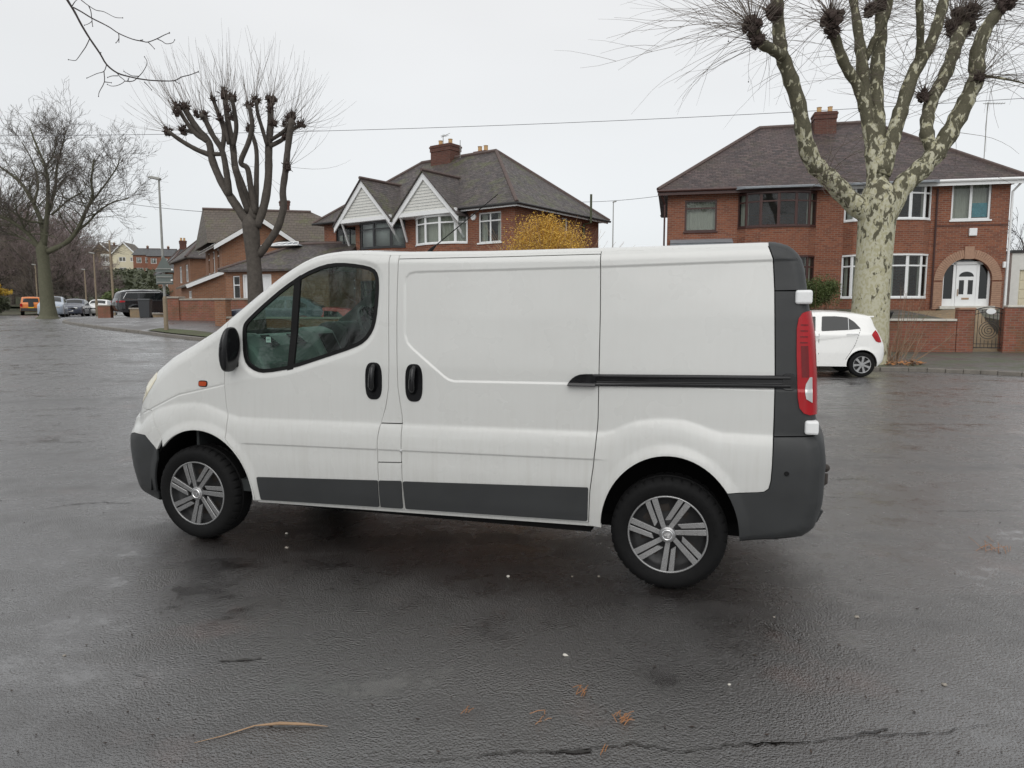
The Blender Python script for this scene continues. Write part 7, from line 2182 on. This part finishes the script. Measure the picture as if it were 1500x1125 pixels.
# dark and red cars beyond the van
loc = P(358, 460, 30.8)
c_, _ = make_car('dark grey car beyond the van bonnet in front of the garage', 'car', 'parked_car', (loc.x, 30.8, .62), math.radians(6), M['navy_paint'], SAL, .87, (0, 2.6), .31, sw, ((.8, 1.05), (1.28, 1.33)), ((2.82, 1.28), (3.08, 1.10)), belt=.94)
loc = P(424, 460, 31.0)
c_, _ = make_car('red car seen through the van windows', 'car', 'parked_car', (loc.x, 31.0, .05), math.radians(4), M['red_paint'], HI, .86, (0, 2.55), .31, hw_, ((.36, 1.12), (1.18, 1.48)), ((2.79, 1.38), (2.88, 1.14)), belt=1.04)
# orange pickup, rear toward the camera
PK = [(-.7, .4, .1, .03), (-.85, .6, .15, .08), (-.82, .95, .12, .07), (-.3, 1.08, .1, .06), (.6, 1.16, .08, .08), (1.15, 1.62, .08, .06), (1.6, 1.75, .09, .04), (2.4, 1.78, .08, .04), (3.9, 1.78, .08, .04), (4.10, 1.72, .08, .04), (4.22, 1.2, .06, .02), (4.28, 1.1, .08, .03), (4.30, .75, .10, .03), (4.25, .5, .08, .03), (4.0, .42, .05, .02)]
pp = P(46, 455, 71)
pk, S3 = make_car('orange pickup with black rear bumper seen from behind on the left', 'pickup', 'pickup_truck', (pp.x - 4.2 * math.cos(math.radians(-58)), 71 - 4.2 * math.sin(math.radians(-58)), G(pp.x, 71)), math.radians(-58), M['orange'], PK, .93, (0, 3.2), .38,
    [rounded([(1.0, 1.2), (1.3, 1.6), (1.9, 1.68), (1.9, 1.2)], .04), rounded([(2.7, 1.25), (2.7, 1.66), (3.9, 1.66), (4.05, 1.25)], .04)], ((.7, 1.22), (1.12, 1.58)), ((4.12, 1.66), (4.20, 1.28)), zb=.42, belt=1.16, roofw=.82)
mb = MB(); mb.box(4.24, -.88, .42, 4.42, .88, .72); mb.build('rear_bumper', M['dark_plastic'], pk, bevel=.02)
mb = MB(); mb.box(4.37, -.25, .70, 4.41, .25, .82); mb.build('number_plate', M['plate_yellow'], pk)
mb = MB()
for s in (-1, 1): mb.box(4.28, s * .80 - .09, .85, 4.39, s * .80 + .09, 1.15)
mb.build('tail_light', M['red_lens'], pk)
mb = MB(); mb.box(4.36, -.22, .82, 4.41, .22, 1.30); mb.build('tailgate_trim', M['dark_plastic'], pk, bevel=.02)

# ---------------------------------------------------------------- wheelie bin and small things
pb = P(214, 470, 38.6)
bn = thing('wheelie_bin', 'dark grey wheelie bin standing before the low buff wall beside the black estate car', 'bin', (pb.x, 38.6, G(pb.x, 38.6) + KH), .25)
def frustum(mb, w0, d0, w1, d1, z0, z1, dy=0):
    a = [(-w0, -d0, z0), (w0, -d0, z0), (w0, d0, z0), (-w0, d0, z0), (-w1, -d1 + dy, z1), (w1, -d1 + dy, z1), (w1, d1 + dy, z1), (-w1, d1 + dy, z1)]
    mb.add(a, [(3, 2, 1, 0), (4, 5, 6, 7), (0, 1, 5, 4), (1, 2, 6, 5), (2, 3, 7, 6), (3, 0, 4, 7)])
mb = MB(); frustum(mb, .24, .26, .29, .35, .06, 1.0); mb.build('bin_body', M['bin'], bn, bevel=.02)
mb = MB(); frustum(mb, .31, .38, .29, .30, 1.0, 1.07); mb.tube([(-.2, .42, 1.0), (.2, .42, 1.0)], .018, 6); mb.build('lid', M['bin'], bn, bevel=.01)
for s in (-1, 1):
    mb = MB(); mb.lathe([(.001, -.025), (.10, -.025), (.10, .025), (.001, .025)], 18, Matrix.Translation((s * .25, .24, .10)) @ Matrix.Rotation(math.pi / 2, 4, 'Y')); mb.build('wheel', M['rubber'], bn)
p = P(1298, 463, 22.2)
bb = thing('recycling_box', 'small dark box on the front garden wall behind the hatchback', 'box', (p.x, p.y + .3, fh(1298, 467)[1] - .0), .1)
mb = MB(); frustum(mb, .22, .15, .28, .19, 0, .20); mb.build('box_body', M['iron'], bb, bevel=.01); mb = MB(); frustum(mb, .30, .21, .28, .19, .20, .24); mb.build('lid', M['iron'], bb)
M['crumb'] = plain('leaf_crumb', (0.035, 0.02, 0.013), 0.6, var=.6, scale=2)
# litter on the wet road
rn = random.Random(4)
for i, (a, b, s) in enumerate(((744, 847, .010), (877, 847, .009), (838, 846, .007), (828, 968, .012), (1255, 907, .011), (1383, 1007, .010), (1068, 1006, .007), (1134, 910, .006), (95, 963, .007), (420, 783, .010), (420, 803, .012))):
    q = gp(a, b); mb = MB(); mb.sphere((0, 0, s * .3), s, .45, 8, 5, .35, rn)
    o = mb.build('pebble', M['stone'] if i % 3 else M['coping_white'], None); o.location = q; o.rotation_euler = (0, 0, rn.uniform(0, 6))
    tag(o, 'small pale stone chip lying loose on the wet asphalt', 'pebble', 'pale stone chips on the road')
def needles(label, a, b, n, L, spread, name='pine_needles'):
    q = gp(a, b); mb = MB()
    for _ in range(n):
        t = rn.gauss(1.1, spread); c = q + Vector((rn.gauss(0, L * .25), rn.gauss(0, L * .25), .004 + rn.random() * .008)); d = Vector((math.cos(t), math.sin(t), rn.uniform(0, .1))) * L * rn.uniform(.4, 1) * .5
        mb.tube([c - d, c + d * .1 + Vector((0, 0, .004)), c + d], .0013, 4)
    tag(mb.build(name, M['needles'], None), label, 'leaf litter')
needles('tuft of orange brown dry needles on the road right of centre', 915, 1065, 18, .055, .45)
needles('few orange needles on the road below the van middle', 687, 1052, 4, .045, .2)
needles('single dry needle cluster at the bottom edge near a crack', 885, 1102, 3, .05, .15)
needles('loose brown needles scattered beside the tuft', 795, 1064, 5, .06, 1.2)
needles('sparse brown debris by the puddle', 850, 1022, 8, .07, .5)
needles('fallen brown twigs on the wet road at the right edge', 1450, 805, 14, .22, .3)
q = gp(420, 1072); mb = MB(); e0 = gp(372, 1077); e1 = gp(480, 1066)
mb.tube([e0 + Vector((0, 0, .006)), e0.lerp(e1, .35) + Vector((0, .006, .012)), e0.lerp(e1, .7) + Vector((0, .004, .01)), e1 + Vector((0, 0, .004))], [.002, .006, .0045, .001], 6)
e2 = gp(285, 1095); mb.tube([e0 + Vector((0, 0, .005)), e0.lerp(e2, .5) + Vector((0, -.008, .004)), e2 + Vector((0, 0, .003))], [.003, .002, .001], 4)
tag(mb.build('fallen_stick', M['straw'], None), 'split pale dry stick lying on the wet road at lower left', 'stick')
mb = MB()
for _ in range(170):
    a, b = rn.uniform(0, 1500), 600 + 520 * rn.random() ** .6
    if 560 < b < 800 and 180 < a < 1210: continue
    q = gp(a, b); s = rn.uniform(.002, .007); t = rn.uniform(0, 6.3); z = Vector((0, 0, .002 + s * .4))
    u = Vector((math.cos(t), math.sin(t), rn.uniform(-.3, .3))) * s * rn.uniform(1, 2.2); v_ = Vector((-math.sin(t), math.cos(t), rn.uniform(-.3, .3))) * s * .5
    mb.add([q + z - u, q + z - v_, q + z + u, q + z + v_, q + Vector((0, 0, .0005))], [(0, 1, 2, 3), (0, 4, 1), (1, 4, 2), (2, 4, 3), (3, 4, 0)])
tag(mb.build('leaf_crumbs', M['crumb'], None, fix=False), 'tiny dark crumbs of leaf and grit scattered over the road', None, kind='stuff')
# cracks in the asphalt
def crack(pix, w):
    pts = [gp(a, b) for a, b in pix]; c = []
    for a, b in zip(pts[:-1], pts[1:]):
        k = max(2, int((b - a).length / .03))
        c += [a.lerp(b, i / k) + Vector((rn.gauss(0, .006), rn.gauss(0, .006), .004)) for i in range(k)]
    vs = []
    for i, p in enumerate(c):
        ww = w * rn.uniform(.2, 1.3) * (1 - abs(2 * i / len(c) - 1) ** 4); vs += [p + Vector((0, ww, 0)), p - Vector((0, ww, 0))]
    mb = MB(); mb.add(vs, [(2 * i, 2 * i + 1, 2 * i + 3, 2 * i + 2) for i in range(len(c) - 1)])
    tag(mb.build('road_crack', M['crack'], None, fix=False), 'crack in the road surface', None, kind='structure')
M['crack'] = plain('wet_crack', (0.012, 0.010, 0.009), 0.12, var=.3)
crack([(520, 1124), (640, 1118), (760, 1106), (820, 1104), (930, 1100), (1000, 1102), (1090, 1092), (1180, 1090), (1260, 1079), (1340, 1082), (1420, 1068), (1500, 1058)], .0035)
crack([(800, 1106), (840, 1104), (880, 1105)], .009)
crack([(1085, 1093), (1120, 1091), (1160, 1092)], .008)
crack([(1255, 1079), (1310, 1075)], .006)
crack([(45, 750), (90, 741), (150, 738), (215, 740)], .006)
crack([(316, 970), (355, 972), (395, 968)], .008)
crack([(1150, 624), (1230, 620), (1290, 623), (1400, 622), (1480, 624)], .006)
crack([(1260, 669), (1330, 672)], .006)
crack([(1200, 704), (1260, 703), (1300, 705)], .005)
crack([(1205, 731), (1250, 730), (1295, 732)], .004)
crack([(1350, 749), (1410, 751), (1500, 748)], .004)
crack([(0, 541), (60, 543), (110, 546)], .012)
crack([(190, 990), (215, 1000), (212, 1012), (205, 1020)], .003)
